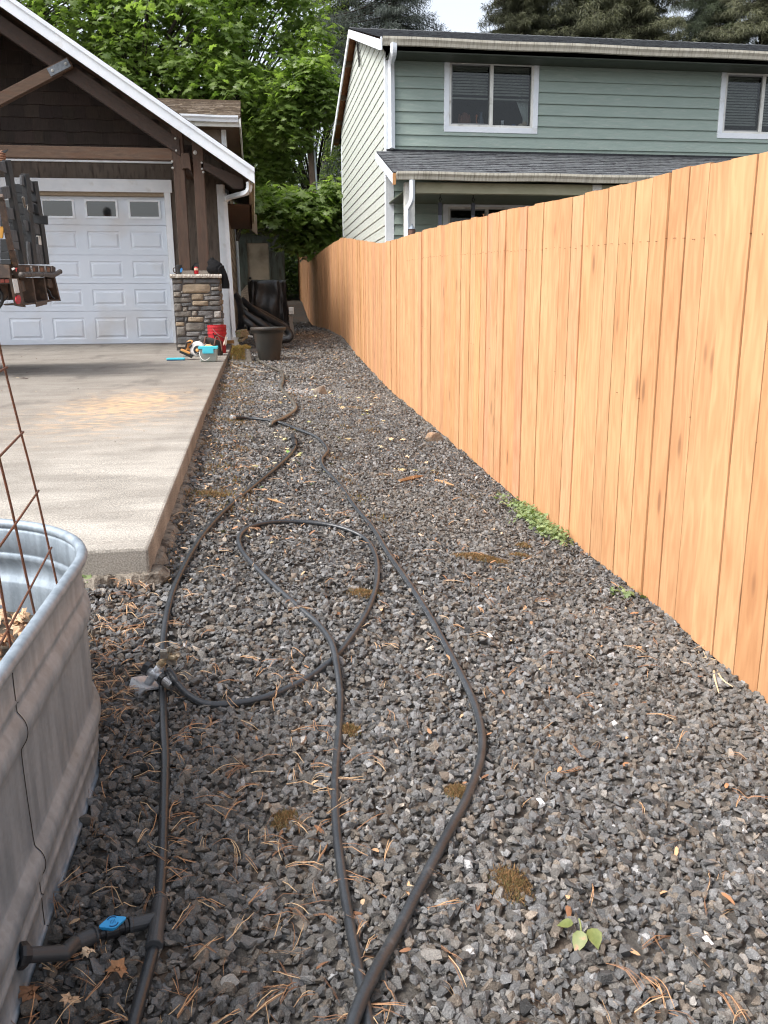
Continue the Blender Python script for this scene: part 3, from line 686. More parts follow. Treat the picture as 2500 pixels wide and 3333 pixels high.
# things seen inside the upper window
sy = HY0+.12; sz = 4.361+.088+.035
def sill(name, label, cat_, x, y_, builder, mat):
    t = thing(name, label, cat_, (x, y_, sz)); m_ = MB(); builder(m_, Vector((x, y_, sz))); m_.build('body', mat, t, smooth=True); return t
m_ = MB(); m_.box(3.40, 4.86, HY0+.07, HY0+.33, sz-.03, sz); m_.build('window_sill', white2, HB)
cw = lambda a, b_: PY(1400+a*.2411, 150+b_*.2411, sy)
p = cw(480, 1050); sill('chair', 'carved reddish brown chair back inside the upper window', 'chair', p[0], sy+.1, lambda m, o: (m.blob(o+Vector((0, 0, .12)), (.085, .02, .12), .2, 3, seed=4), m.tube([o+Vector((-.09, 0, 0)), o+Vector((-.1, 0, .1)), o+Vector((-.085, 0, .21))], .012, 8, smooth_n=4), m.tube([o+Vector((.09, 0, 0)), o+Vector((.1, 0, .1)), o+Vector((.085, 0, .21))], .012, 8, smooth_n=4)), pm('mahogany', srgb(92, 48, 34), srgb(120, 66, 44)))
p = cw(695, 1050); sill('vase', 'slim blue grey vase inside the upper window', 'vase', p[0], sy+.05, lambda m, o: m.lathe(o, [(.04, 0), (.05, .05), (.045, .12), (.022, .18), (.03, .24), (.02, .245)], 14), pm('blue grey glaze', srgb(74, 92, 112), rough=.3))
p = cw(645, 1010); sill('ornament', 'small orange ornament beside the blue grey vase in the upper window', 'ornament', p[0], sy+.09, lambda m, o: (m.blob(o+Vector((0, 0, .19)), (.018, .018, .03), .1, 2), m.tube([o, o+Vector((.01, 0, .06)), o+Vector((-.005, 0, .11)), o+Vector((0, 0, .18))], .011, 8, smooth_n=4)), pm('orange ornament', srgb(196, 110, 60)))
p = cw(605, 1052); sill('box', 'pale grey box on the sill of the upper window', 'box', p[0], sy-.0, lambda m, o: m.box(o.x-.05, o.x+.05, o.y, o.y+.05, o.z, o.z+.05), pm('pale box', srgb(150, 162, 162)))
p = cw(978, 1040); sill('night_light', 'white plug shaped light on little legs in the upper window', 'lamp', p[0], sy, lambda m, o: (m.box(o.x-.025, o.x+.025, o.y, o.y+.02, o.z+.05, o.z+.11), m.cyl(o+Vector((-.015, .01, 0)), o+Vector((-.015, .01, .05)), .005, 6), m.cyl(o+Vector((.015, .01, 0)), o+Vector((.015, .01, .05)), .005, 6)), white)
p = cw(1128, 1060); sill('pot', 'small blue pot on the sill of the upper window', 'pot', p[0], sy, lambda m, o: m.lathe(o, [(.03, 0), (.038, .03), (.036, .04)], 14), pm('bright blue glaze', srgb(30, 96, 170), rough=.3))
p = cw(1250, 1060); sill('stuffed_toy', 'cream stuffed toy lying at the right end of the upper window', 'toy', p[0], sy+.02, lambda m, o: (m.blob(o+Vector((-.03, 0, .035)), (.045, .03, .035), .15, 2, seed=1), m.blob(o+Vector((.04, 0, .05)), (.05, .035, .05), .2, 3, seed=2)), pm('cream plush', srgb(206, 192, 170)))
m_ = MB(); q = lambda a, b_: cw(a, b_)+np.array([0, .04, 0])
for sgn, pts in ((1, [(1180, 760), (1210, 880), (1250, 990), (1290, 1010)]), (1, [(1330, 760), (1325, 880), (1320, 990), (1315, 1010)])): pass
rows = []
for i, b_ in enumerate(np.linspace(740, 1060, 9)):
    lft = np.interp(b_, [740, 880, 1000, 1060], [1175, 1225, 1265, 1240]); r_ = []
    for j in range(13):
        a = lft+(1335-lft)*j/12; pp = q(a, b_); pp[1] += .012*math.sin(j*2.1); r_.append(pp)
    rows.append(r_)
vs = [p_ for r_ in rows for p_ in r_]; m_.add(vs, [(i*13+j, i*13+j+1, (i+1)*13+j+1, (i+1)*13+j) for i in range(8) for j in range(12)])
m_.build('curtain', pm('sheer curtain', srgb(190, 200, 196)), W1, smooth=True)
# porch clutter
for i, (fx, yt, yb) in enumerate(((1433, 618, 760), (1541, 617, 728))):
    a = PY(fx, yt, 13.4); a[2] = 3.195; bpt = PY(fx, yb, 13.4)
    t = thing('hanging_strap', ['grey hammock strap hanging from the porch ceiling nearer the house corner', 'grey hammock strap hanging in front of the lower porch window'][i], 'strap', a, 'straps hanging under the porch')
    m_ = MB(); m_.tube([a, a+np.array([0, 0, -.05]), a+np.array([.02, 0, -.09]), a+np.array([0, 0, -.13]), a+np.array([-.02, 0, -.09]), a+np.array([0, 0, -.05])], .008, 6); m_.build('hook', pm('dark steel', (.03, .03, .03), rough=.4, metal=.6), t)
    m_ = MB(); m_.box(a[0]-.03, a[0]+.03, a[1]-.012, a[1]+.012, a[2]-.32, a[2]-.14); m_.build('sleeve', pm('black nylon', (.02, .02, .025)), t)
    m_ = MB(); m_.bar(a+np.array([-.01, 0, -.3]), bpt+np.array([-.05, 0, -.9]), .03, .004, up=(0, 1, 0)); m_.bar(a+np.array([.01, 0, -.3]), bpt+np.array([.05, 0, -.9]), .03, .004, up=(0, 1, 0)); m_.build('webbing', pm('grey webbing', srgb(96, 100, 112)), t)
p = PY(1341, 745, 13.0); t = thing('lantern', 'small rusty post lantern with a pointed tin cap by the porch post', 'lantern', (p[0], 13.0, .5))
m_ = MB(); m_.lathe((p[0], 13, p[2]), [(.055, -.3), (.055, -.02), (.05, 0)], 14); m_.cyl((p[0], 13, .5), (p[0], 13, p[2]-.3), .02, 8); m_.build('body', pm('rusty tin', srgb(104, 74, 60), srgb(70, 50, 44)), t, smooth=False)
m_ = MB(); m_.lathe((p[0], 13, p[2]), [(.065, -.005), (.03, .03), (.01, .05), (.012, .07), (.002, .075)], 14); m_.build('cap', pm('zinc cap', srgb(150, 160, 170), metal=.6, rough=.4), t)
# attic ladder leaning under the rake
m_ = MB(); p1 = PX(*c1(470, 330), 2.27); p2 = PX(*c1(500, 640), 2.27)
for dy in (-.06, .06): m_.bar(p1+np.array([0, dy, 0]), p2+np.array([0, dy, 0]), .02, .02)
for i in range(7): c = p1+(p2-p1)*(i+.5)/7; m_.bar(c+np.array([0, -.06, 0]), c+np.array([0, .06, 0]), .014, .014)
m_.build('gable_vent', pm('dark vent', (.03, .03, .03)), HB)

# ------------------------------------------------------------------ garage
GA = thing('garage', 'brown craftsman garage with white trim, timber gable truss and white sectional door', 'garage', (-3.85, 15, .85))
GY = 15.0; wood_d = pm('dark stained timber', srgb(46, 35, 29), srgb(62, 47, 38), scale=5, stretch=(7, 1, 7), rough=.75, bump=.3, bscale=30, c3=srgb(58, 40, 30), s3=3)
timber = pm('brown timber', srgb(62, 46, 36), srgb(82, 62, 48), scale=4, stretch=(9, 9, 1.2), rough=.75, bump=.3, bscale=30, c3=srgb(74, 50, 36), s3=2.5, t3=(.5, .7))
timber_h = pm('brown timber level', srgb(76, 58, 45), srgb(94, 73, 56), scale=4, stretch=(1.2, 9, 9), rough=.75, bump=.3, bscale=30, c3=srgb(86, 60, 42), s3=2.5, t3=(.5, .7))
brown = pm('brown panel', srgb(78, 70, 62), srgb(90, 80, 71), scale=3, stretch=(4, 4, 1), rough=.8, c3=srgb(66, 58, 52), s3=5)
XL, XRt, RX = -7.27, -.43, -3.85
m_ = MB()                                     # front wall pieces round the door opening
m_.box(-1.405, XRt, GY, GY+.12, .6, 3.56); m_.box(XL, -6.27, GY, GY+.12, .6, 3.56); m_.box(XL, XRt, GY, GY+.12, 3.561, 3.9)
m_.prism([(XL, GY, 3.9), (XRt, GY, 3.9), (RX, GY, 6.0)], (0, .12, 0))
wallG = m_.build('wall', brown, GA)
m_ = MB()
for fx in (126.6, 215, 302, 390, 475, 38, -50, -138): 
    p = PY(fx, 560, GY); m_.box(p[0]-.004, p[0]+.004, GY-.006, GY-.001, 3.565, 3.81); m_.box(p[0]-.09, p[0]-.006, GY-.012, GY-.001, 3.565, 3.81)
for xx in (-1.15, -.98, -.8, -.66): m_.box(xx-.004, xx+.004, GY-.006, GY-.001, .9, 3.56)
m_.build('battens', brown, wallG)
rs = random.Random(9); m_ = MB(); z = 3.89     # staggered shakes in the gable
while z < 5.95:
    x = XL; xr = RX+(6.15-z)/.666-.5; xl = 2*RX-xr
    x = xl+rs.uniform(-.15, 0)
    while x < xr:
        wv = rs.uniform(.1, .3); c = rs.uniform(.7, 1.25); dz = rs.choice([0, 0, -.012])
        m_.add([(x, GY-.03, z+dz), (x+wv-.004, GY-.03, z+dz), (x+wv-.004, GY-.008, z+.215), (x, GY-.008, z+.215), (x, GY, z+dz), (x+wv-.004, GY, z+dz)], [(0, 1, 2, 3), (4, 5, 1, 0)], (c, c*rs.uniform(.94, 1.04), c*rs.uniform(.9, 1.06)))
        x += wv
    z += .193
m_.build('shakes', pm('gable shakes', srgb(42, 34, 30), srgb(56, 45, 40), scale=8, stretch=(6, 1, 1), attr=True, rough=.85), wallG)
m_ = MB()
m_.box(-6.42, -1.27, GY-.03, GY-.001, 3.36, 3.56); m_.box(-1.40, -1.30, GY-.028, GY-.001, .905, 3.36); m_.box(-6.37, -6.27, GY-.028, GY-.001, .905, 3.36)
m_.box(-6.45, -1.24, GY-.034, GY-.001, 3.812, 3.885); m_.box(-.54, -.425, GY-.026, GY-.001, .93, 3.5); m_.box(-.44, -.41, GY, GY+.1, .93, 3.5)
m_.box(-1.41, -1.402, GY, GY+.1, .905, 3.36); m_.build('trim', white, GA, bevel=.004)
m_ = MB(); m_.box(-6.27, -1.405, GY+.005, GY+.12, 3.3, 3.359); m_.build('door_head', pm('worn jamb', srgb(150, 136, 116), srgb(128, 108, 84), scale=20, stretch=(1, 8, 8)), GA)
# sectional door
dz_ = [.905, 1.453, 1.908, 2.37, 2.848, 3.30]; DY = GY+.07
door = thing('tmp', 'x', 'x', (0, 0, 0)); bpy.data.objects.remove(door)
m_ = MB(); gl = MB()
panelw = .53; xc0 = -1.748; pitch = .695
xcs = [xc0-pitch*i for i in range(7)]
dx0, dx1 = -6.27, -1.405
def raised(m_, xa, xb, za, zb, y):
    """panel hole in the skin: groove, then raised field"""
    R_ = [(0, y), (.012, y+.009), (.028, y+.009), (.055, y-.004)]
    ring = []
    for ins, yy in R_: ring.append([(xa+ins, yy, za+ins), (xb-ins, yy, za+ins), (xb-ins, yy, zb-ins), (xa+ins, yy, zb-ins)])
    vs = [p for r_ in ring for p in r_]; fs = []
    for i in range(3):
        for k in range(4): k2 = (k+1) % 4; fs.append((i*4+k, i*4+k2, (i+1)*4+k2, (i+1)*4+k))
    fs.append((12, 13, 14, 15)); m_.add(vs, fs)
glz = []
for i in range(5):
    za, zb = dz_[i]+.003, dz_[i+1]-.003
    if i == 4: pa, pb = za+.10, zb-.04
    else: pa, pb = za+.09, zb-.095
    if i == 0: pa, pb = za+.085, zb-.105
    # skin strips around the panels
    def q_(xa, xb, z0, z1): m_.add([(xa, DY, z0), (xb, DY, z0), (xb, DY, z1), (xa, DY, z1)], [(0, 1, 2, 3)])
    q_(dx0, dx1, za, pa); q_(dx0, dx1, pb, zb); m_.add([(dx0, DY, zb), (dx1, DY, zb), (dx1, DY+.02, zb+.004), (dx0, DY+.02, zb+.004), (dx0, DY, za), (dx1, DY, za), (dx1, DY+.02, za-.004), (dx0, DY+.02, za-.004)], [(0, 1, 2, 3), (4, 5, 6, 7)])
    edges = [dx1]+[v for c in xcs for v in (c+panelw/2, c-panelw/2)]+[dx0]
    for k in range(0, len(edges), 2): q_(edges[k+1], edges[k], pa, pb)
    for c in xcs:
        if i < 4: raised(m_, c-panelw/2, c+panelw/2, pa, pb, DY)
        else: glz.append((c, pa, pb))
m_.add([(dx0, DY+.03, .9), (dx1, DY+.03, .9), (dx1, DY+.03, 3.36), (dx0, DY+.03, 3.36)], [(0, 1, 2, 3)]) if False else None
gd = m_.build('garage_door', pm('white steel door', srgb(200, 208, 218), srgb(206, 213, 222), scale=2, rough=.38, c3=srgb(188, 186, 184), s3=1.3, t3=(.5, .8), bump=.05, bscale=8), GA)
for (c, pa, pb) in glz:
    m2 = MB(); a, b_ = c-panelw/2, c+panelw/2
    for (xa, xb, z0, z1) in ((a, b_, pb-.035, pb), (a, b_, pa, pa+.035), (a, a+.035, pa+.035, pb-.035), (b_-.035, b_, pa+.035, pb-.035)): m2.box(xa, xb, DY-.014, DY+.006, z0, z1)
    wf = m2.build('window', white, gd, bevel=.004)
    m2 = MB(); m2.box(a+.03, b_-.03, DY+.0, DY+.004, pa+.03, pb-.03); m2.build('pane', pm('tinted pane', (.012, .014, .016), rough=.04, spec=.9, coat=.6), gd)
m2 = MB(); m2.box(dx0, dx1, DY-.005, DY+.03, .878, .908); m2.build('weather_seal', pm('rubber seal', (.015, .015, .015)), gd)
# stone veneer pier, drawn stone by stone
pier = thing('stone_pier', 'stone veneer pier with a rough pale cap carrying two timber posts beside the garage door', 'pier', (-.87, 13.95, .83))
PYF = 13.72
cp = lambda a, b_, y=PYF: PY(540+a/5.529, 760+b_/5.529, y)
STN = [(112, 825, 293, 898, 0), (300, 820, 530, 898, 1), (535, 815, 975, 900, 2), (125, 905, 283, 1045, 1), (288, 905, 800, 1080, 4), (805, 905, 968, 952, 2), (812, 958, 965, 1022, 3), (265, 1032, 312, 1078, 3),
       (135, 1052, 268, 1143, 3), (278, 1084, 446, 1143, 1), (455, 1084, 678, 1204, 4), (670, 1084, 812, 1124, 3), (815, 1036, 980, 1116, 2), (140, 1150, 458, 1248, 0), (685, 1124, 985, 1202, 1), (470, 1208, 772, 1302, 4), (778, 1208, 985, 1300, 0),
       (145, 1255, 288, 1410, 0), (270, 1250, 475, 1312, 2), (298, 1324, 388, 1408, 3), (395, 1312, 618, 1385, 1), (622, 1306, 1000, 1385, 2), (158, 1395, 462, 1500, 0), (468, 1390, 560, 1488, 3), (565, 1390, 860, 1490, 1), (865, 1390, 995, 1520, 5),
       (180, 1508, 335, 1584, 2), (340, 1508, 386, 1592, 2), (390, 1498, 682, 1594, 4), (690, 1470, 858, 1536, 1), (685, 1543, 800, 1612, 1), (805, 1528, 1030, 1610, 1), (172, 1594, 336, 1666, 4), (192, 1672, 352, 1848, 0), (346, 1600, 695, 1760, 0),
       (700, 1618, 830, 1700, 2), (835, 1618, 1010, 1700, 1), (362, 1766, 630, 1850, 1), (636, 1762, 830, 1826, 2), (700, 1705, 1010, 1760, 1), (835, 1765, 1012, 1850, 0), (205, 1858, 575, 1990, 2), (580, 1832, 800, 1910, 1), (800, 1855, 1015, 1990, 1), (580, 1915, 800, 1990, 0), (205, 1996, 500, 2056, 3), (505, 1996, 1018, 2056, 0)]
SC = [srgb(112, 107, 100), srgb(108, 106, 104), srgb(86, 86, 86), srgb(130, 123, 113), srgb(142, 127, 107), srgb(146, 141, 135)]
m_ = MB(); rs = random.Random(21)
def stone(m_, quad, nrm, col, depth=.05):
    """one dressed stone: quad of 4 corner points, bulging along nrm"""
    Q = [np.array(p, float) for p in quad]; n_ = 8; nrm = np.array(nrm, float); vs = []
    ax = rs.uniform(0, 9); ex = rs.uniform(.6, 1.15)
    for i in range(n_+1):
        for j in range(n_+1):
            u, v_ = i/n_, j/n_
            # round the corners of the outline
            uu, vv = u*2-1, v_*2-1; cr_ = 1-.05*(uu*uu*vv*vv); uu *= cr_; vv *= cr_
            uw = uu+.018*math.sin(vv*3+ax); vw = vv+.05*math.sin(uu*2.6+ax*1.7)*(1-abs(vv)*.2)
            p = (Q[0]*(1-(uw+1)/2)+Q[1]*(uw+1)/2)*(1-(vw+1)/2)+(Q[3]*(1-(uw+1)/2)+Q[2]*(uw+1)/2)*(vw+1)/2
            e_ = min(1, (1-abs(u*2-1))*5)*min(1, (1-abs(v_*2-1))*4); d = depth*ex*(e_**.45)*(1+.18*math.sin(u*7+ax)*math.cos(v_*5+ax))-.012
            vs.append(p+nrm*d)
    m_.add(vs, [(i*(n_+1)+j, (i+1)*(n_+1)+j, (i+1)*(n_+1)+j+1, i*(n_+1)+j+1) for i in range(n_) for j in range(n_)], col)
for (a, b_, c, d, k) in STN:
    f_ = rs.uniform(.85, 1.15); stone(m_, [cp(a+2, d-2), cp(c-2, d-2), cp(c-2, b_+2), cp(a+2, b_+2)], (0, -1, 0), tuple(v*f_ for v in SC[k]), .028)
# right flank
z = .72
while z < 1.93:
    h = rs.uniform(.07, .14); yy = PYF+.01
    while yy < 14.4:
        wv = rs.uniform(.12, .3); yb = min(yy+wv, 14.42); stone(m_, [(-.535, yy, z), (-.535, yb-.006, z), (-.535, yb-.006, min(z+h-.006, 1.95)), (-.535, yy, min(z+h-.006, 1.95))], (1, 0, 0), SC[rs.randrange(6)], .04); yy = yb
    z += h
stone_mat = pm('veneer stone', (.8, .8, .8), (1.15, 1.14, 1.12), scale=14, rough=.85, attr=True, bump=.8, bscale=40, c3=(.55, .54, .53), s3=5, t3=(.5, .75))
m_.build('stone_veneer', stone_mat, pier, smooth=True)
m_ = MB(); m_.box(-1.25, -.54, PYF+.01, 14.42, .7, 1.945); m_.build('core', pm('mortar', srgb(84, 80, 76), rough=.95), pier)
m_ = MB(); rs = random.Random(2); rows = []; n_ = 36       # rock-faced cap
for xa, xb in ((-1.278, -.915), (-.912, -.485)):
    vs = []; zt, zb_ = 2.0, 1.942; per = []
    L_ = [(xa+(xb-xa)*i/n_, PYF-.05) for i in range(n_+1)]+[(xb, PYF-.05+i*.07) for i in range(1, 11)]
    top = [(x, y+rs.uniform(0, .006), zt) for x, y in L_]; mid = [(x+(.0 if y == PYF-.05 else rs.uniform(-.006, .012)), y-rs.uniform(-.006, .016)*(1 if y == PYF-.05 else 0), (zt+zb_)/2+rs.uniform(-.008, .008)) for x, y in L_]; bot = [(x, y+rs.uniform(0, .012), zb_+rs.uniform(-.004, .004)) for x, y in L_]
    k = len(L_); m_.add(top+mid+bot, [(i, i+1, k+i+1, k+i) for i in range(k-1)]+[(k+i, k+i+1, 2*k+i+1, 2*k+i) for i in range(k-1)])
    m_.add([(xa, PYF-.05, zt), (xb, PYF-.05, zt), (xb, PYF+.65, zt), (xa, PYF+.65, zt), (xa, PYF-.04, zb_), (xb, PYF-.04, zb_), (xb, PYF+.65, zb_), (xa, PYF+.65, zb_)], [(0, 1, 2, 3), (4, 5, 6, 7), (0, 4, 7, 3), (1, 5, 6, 2)])
m_.build('cap', pm('cast cap stone', srgb(176, 168, 156), srgb(200, 194, 184), scale=20, rough=.9, bump=.6, bscale=60), pier)
# timber posts, plinths, truss
TY = 13.9
tq = lambda a, b_, y=TY: PY(500+a*.2411, 380+b_*.2411, y)
for i, (xa, xb, zt) in enumerate(((-1.139, -.971, 4.25), (-.838, -.678, 4.05))):
    m_ = MB(); m_.box(xa, xb, TY, TY+.16, 2.062, zt); m_.build('timber_post', timber, GA, bevel=.006)
    m_ = MB(); m_.box(xa-.04, xb+.05, TY-.04, TY+.2, 2.0, 2.06); m_.build('post_plinth', pm('concrete plinth', srgb(120, 112, 104), srgb(140, 132, 122), scale=30, rough=.9), GA, bevel=.004)
m_ = MB(); m_.box(-6.7, -1.141, TY+.012, TY+.15, 3.69, 3.86); m_.build('tie_beam', timber_h, GA, bevel=.005)
sl = .666
m_ = MB(); a0 = PY(0, 80, 13.85); 
def under(x, off): return 3.531+(.087-x)*sl-off      # height below the roof plane at x
m_.prism([(.0, TY-.05, under(0, .24)), (RX, TY-.05, under(RX, .24)), (RX, TY-.05, under(RX, .44)), (-.05, TY-.05, under(-.05, .44)-.0)], (0, .13, 0)) if False else None
m_.prism([(-1.02, TY-.02, under(-1.02, .28)), (RX, TY-.02, under(RX, .28)), (RX, TY-.02, under(RX, .52)), (-1.02, TY-.02, under(-1.02, .52))], (0, .14, 0))
m_.prism([(2*RX+1.02, TY-.02, under(-1.02, .28)), (RX-.001, TY-.02, under(RX, .28)), (RX-.001, TY-.02, under(RX, .52)), (2*RX+1.02, TY-.02, under(-1.02, .52))], (0, .14, 0))
m_.build('top_chord', wood_d, GA, bevel=.004)
m_ = MB(); p, q = PY(232, 205, TY-.03), PY(0, 326, TY-.03); dd = (q-p); p2 = p+dd*0.0; q2 = p+dd*2.2
m_.bar(p2, q2, .13, .15, up=(.5, 0, 1)); m_.build('brace', timber_h, GA, bevel=.004)
m_ = MB(); u_ = dd/np.linalg.norm(dd); c = p+u_*.02; m_.bar(c+np.array([0, -.072, 0]), c+u_*.33+np.array([0, -.072, 0]), .012, .115, up=(.5, 0, 1)); 
pl = m_.build('steel_plate', pm('galvanised plate', srgb(96, 100, 104), srgb(120, 124, 128), scale=30, rough=.5, metal=.7), GA)
def bolt(p, parent, r=.028, ax=(0, -1, 0), mat=None):
    m_ = MB(); m_.lathe(p, [(r, 0), (r, .008), (r*.55, .009), (r*.55, .02), (r*.4, .024)], 12, ax=ax); m_.build('bolt', mat or pm('zinc washer', srgb(176, 174, 168), srgb(150, 148, 142), rough=.45, metal=.5), parent)
bolt(c+u_*.05+np.array([0, -.08, 0]), pl, .02); bolt(c+u_*.27+np.array([0, -.08, 0]), pl, .02)
for (a, b_) in ((295, 296), (308, 460), (561, 484)): bolt(tq(a, b_, TY-.002), GA, .03)
for (a, b_) in ((250, 608), (257, 692)): bolt(tq(a, b_, TY-.02), GA, .018)
for (a, b_) in ((650, 622), (655, 705), (672, 750)): bolt(tq(a, b_, TY-.002), GA, .016)
m_ = MB(); A = [tq(370, 492, TY-.03), tq(482, 490, TY-.03), tq(510, 735, TY-.03), tq(490, 718, TY-.03), tq(470, 697, TY-.03), tq(400, 697, TY-.03), tq(385, 715, TY-.03)]
m_.prism(A, (0, 1.1, 0)); m_.build('purlin', timber, GA, bevel=.005)
m_ = MB(); A = [tq(640, 590), tq(1205, 830), tq(1215, 965), tq(1080, 960), tq(890, 830), tq(640, 690)]
m_.prism(A, (0, .14, 0)); m_.build('outrigger', wood_d, GA, bevel=.004)
# roof of the garage
BY = 13.6
def roofz(x): return 3.531+(.087-x)*sl
m_ = MB(); rs = random.Random(8)
shingle(m_, (.087, BY, roofz(.087)+.03), (.087, 19.4, roofz(.087)+.03), (RX, BY, roofz(RX)+.03), (RX, 19.4, roofz(RX)+.03), 30, rs=rs)
xlft = 2*RX-.087
shingle(m_, (xlft, BY, roofz(.087)+.03), (xlft, 19.4, roofz(.087)+.03), (RX, BY, roofz(RX)+.03), (RX, 19.4, roofz(RX)+.03), 24, rs=rs)
m_.prism([(.08, BY+.03, roofz(.08)+.028), (RX, BY+.03, roofz(RX)+.028), (xlft, BY+.03, roofz(.08)+.028), (xlft, BY+.03, roofz(.08)-.02), (RX, BY+.03, roofz(RX)-.02), (.08, BY+.03, roofz(.08)-.02)], (0, 5.8, 0), (.4, .35, .3))
rG = m_.build('roof', pm('brown roof shingle', srgb(86, 76, 68), srgb(110, 98, 86), scale=30, rough=.9, attr=True, bump=.4, bscale=200), GA)
m_ = MB()
for s_ in (1, -1):
    X_ = lambda x: x if s_ == 1 else 2*RX-x
    m_.prism([(X_(.09), BY-.02, roofz(.09)+.018), (X_(RX+.001), BY-.02, roofz(RX)+.018), (X_(RX+.001), BY-.02, roofz(RX)-.205), (X_(.09), BY-.02, roofz(.09)-.205)], (0, .035, 0))
    m_.prism([(X_(.095), BY-.045, roofz(.095)+.022), (X_(RX+.001), BY-.045, roofz(RX)+.022), (X_(RX+.001), BY-.045, roofz(RX)-.045), (X_(.095), BY-.045, roofz(.095)-.045)], (0, .024, 0))
m_.build('bargeboard', white, rG, bevel=.004)
m_ = MB()
for s_ in (1, -1):
    X_ = lambda x: x if s_ == 1 else 2*RX-x
    m_.prism([(X_(.03), BY+.02, roofz(.03)-.03), (X_(RX), BY+.02, roofz(RX)-.03), (X_(RX), BY+.02, roofz(RX)-.06), (X_(.03), BY+.02, roofz(.03)-.06)], (0, 5.7, 0))
m_.box(-.44, .03, GY+.15, 19.38, 3.2, 3.215)
m_.build('soffit', pm('brown soffit', srgb(70, 50, 38), srgb(84, 62, 46), scale=5, stretch=(1, 6, 1)), rG)
m_ = MB(); m_.box(-.005, .02, BY+.02, 19.4, 3.2, roofz(0)-.02); m_.prism([(-.01, 19.4, 3.2), (.14, 19.4, 3.2-.12), (.14, 19.4, 3.5), (-.01, 19.4, 3.58)], (0, .03, 0)); m_.build('fascia', pm('tan fascia', srgb(140, 124, 106), srgb(122, 106, 90), scale=4), rG)
m_ = MB(); sec = [(.022, 3.33), (.08, 3.33), (.095, 3.38), (.1, 3.46), (.09, 3.46), (.085, 3.39), (.075, 3.34), (.03, 3.34), (.03, 3.46), (.022, 3.46)]
m_.prism([(a, BY+.05, b_) for a, b_ in sec], (0, 5.7, 0)); m_.build('gutter', pm('olive white gutter', srgb(168, 164, 138), srgb(150, 146, 122), scale=3, rough=.5), rG)
# side wall
m_ = MB(); lap(m_, (XRt, 24), (XRt, 18.1), 3.22, 4.94, .18, (1, 0, 0), lip=.012); lap(m_, (XRt, 24), (XRt, GY+.1), .7, 3.2, .18, (1, 0, 0), lip=.012); m_.box(XRt-.1, XRt-.012, GY+.12, 18.1, .6, 3.4); m_.box(XRt-.1, XRt-.012, 18.1, 24, .6, 5.1); sideW = m_.build('side_wall', pm('taupe siding', srgb(128, 112, 96), srgb(140, 124, 106), scale=3, rough=.7), GA)
m_ = MB(); m_.box(XRt-.01, XRt+.03, 23.2, 23.36, .75, 5.1); m_.build('corner_board', white, sideW); m_ = MB(); m_.box(XRt-.01, XRt+.022, 15.55, 15.63, 1.5, 3.2); m_.build('trim_board', white, sideW)
m_ = MB(); m_.tube([(XRt+.06, 22.6, 3.2), (XRt+.06, 22.6, 1.0)], .04, 8); m_.build('downspout', white, sideW)
m_ = MB(); rs = random.Random(31); z = .72
while z < 1.9:
    h = rs.uniform(.12, .2); stone(m_, [(XRt+.01, 15.9, z), (XRt+.01, 15.2, z), (XRt+.01, 15.2, z+h-.01), (XRt+.01, 15.9, z+h-.01)], (1, 0, 0), SC[rs.randrange(6)], .06); z += h
m_.build('stone_wainscot', stone_mat, sideW, smooth=True)
# raised rear block of the house with its brown shingle roof
m_ = MB(); m_.box(-7, -.43, 18, 18.1, 3.3, 5.05); rb = m_.build('rear_wall', pm('taupe wall', srgb(112, 100, 88), srgb(122, 110, 96), scale=3), GA)
m_ = MB(); m_.box(-.50, -.405, 17.975, 17.999, 3.3, 5.02); m_.box(-.429, -.41, 18, 18.1, 3.3, 5.02); m_.build('corner_board', white, rb)
m_ = MB(); shingle(m_, (-7, 17.6, 5.12), (-.11, 17.6, 5.12), (-7, 21, 6.13), (-.11, 21, 6.13), 17, rs=random.Random(6), tabs=.2, lip=.018)
shingle(m_, (-7, 24.4, 5.12), (-.11, 24.4, 5.12), (-7, 21, 6.13), (-.11, 21, 6.13), 12, rs=random.Random(7), tabs=.2)
m_.prism([(-7, 17.6, 5.115), (-7, 21, 6.125), (-7, 24.4, 5.115), (-7, 24.4, 5.07), (-7, 21, 6.06), (-7, 17.6, 5.07)], (6.88, 0, 0), (.4, .35, .3))
m_.box(-7, -.11, 20.93, 21.07, 6.12, 6.155, (.6, .55, .5))
rr = m_.build('rear_roof', pm('weathered brown shingle', srgb(132, 118, 102), srgb(106, 94, 82), scale=12, rough=.9, attr=True, bump=.4, bscale=100, c3=srgb(160, 145, 125), s3=14, t3=(.58, .7)), GA)
gutter(-7, -.15, 17.62, 5.115, .11, rr, mat=white)
m_ = MB(); m_.box(-7, -.13, 17.63, 17.66, 4.93, 5.08); m_.box(-.135, -.105, 17.6, 24.3, 4.92, 5.09); m_.build('fascia', white2, rr)
m_ = MB(); m_.box(-7, -.14, 17.66, 18, 4.94, 4.955); m_.box(-.43, -.14, 18, 24, 4.94, 4.955); m_.build('soffit', MATS['brown soffit'], rr)
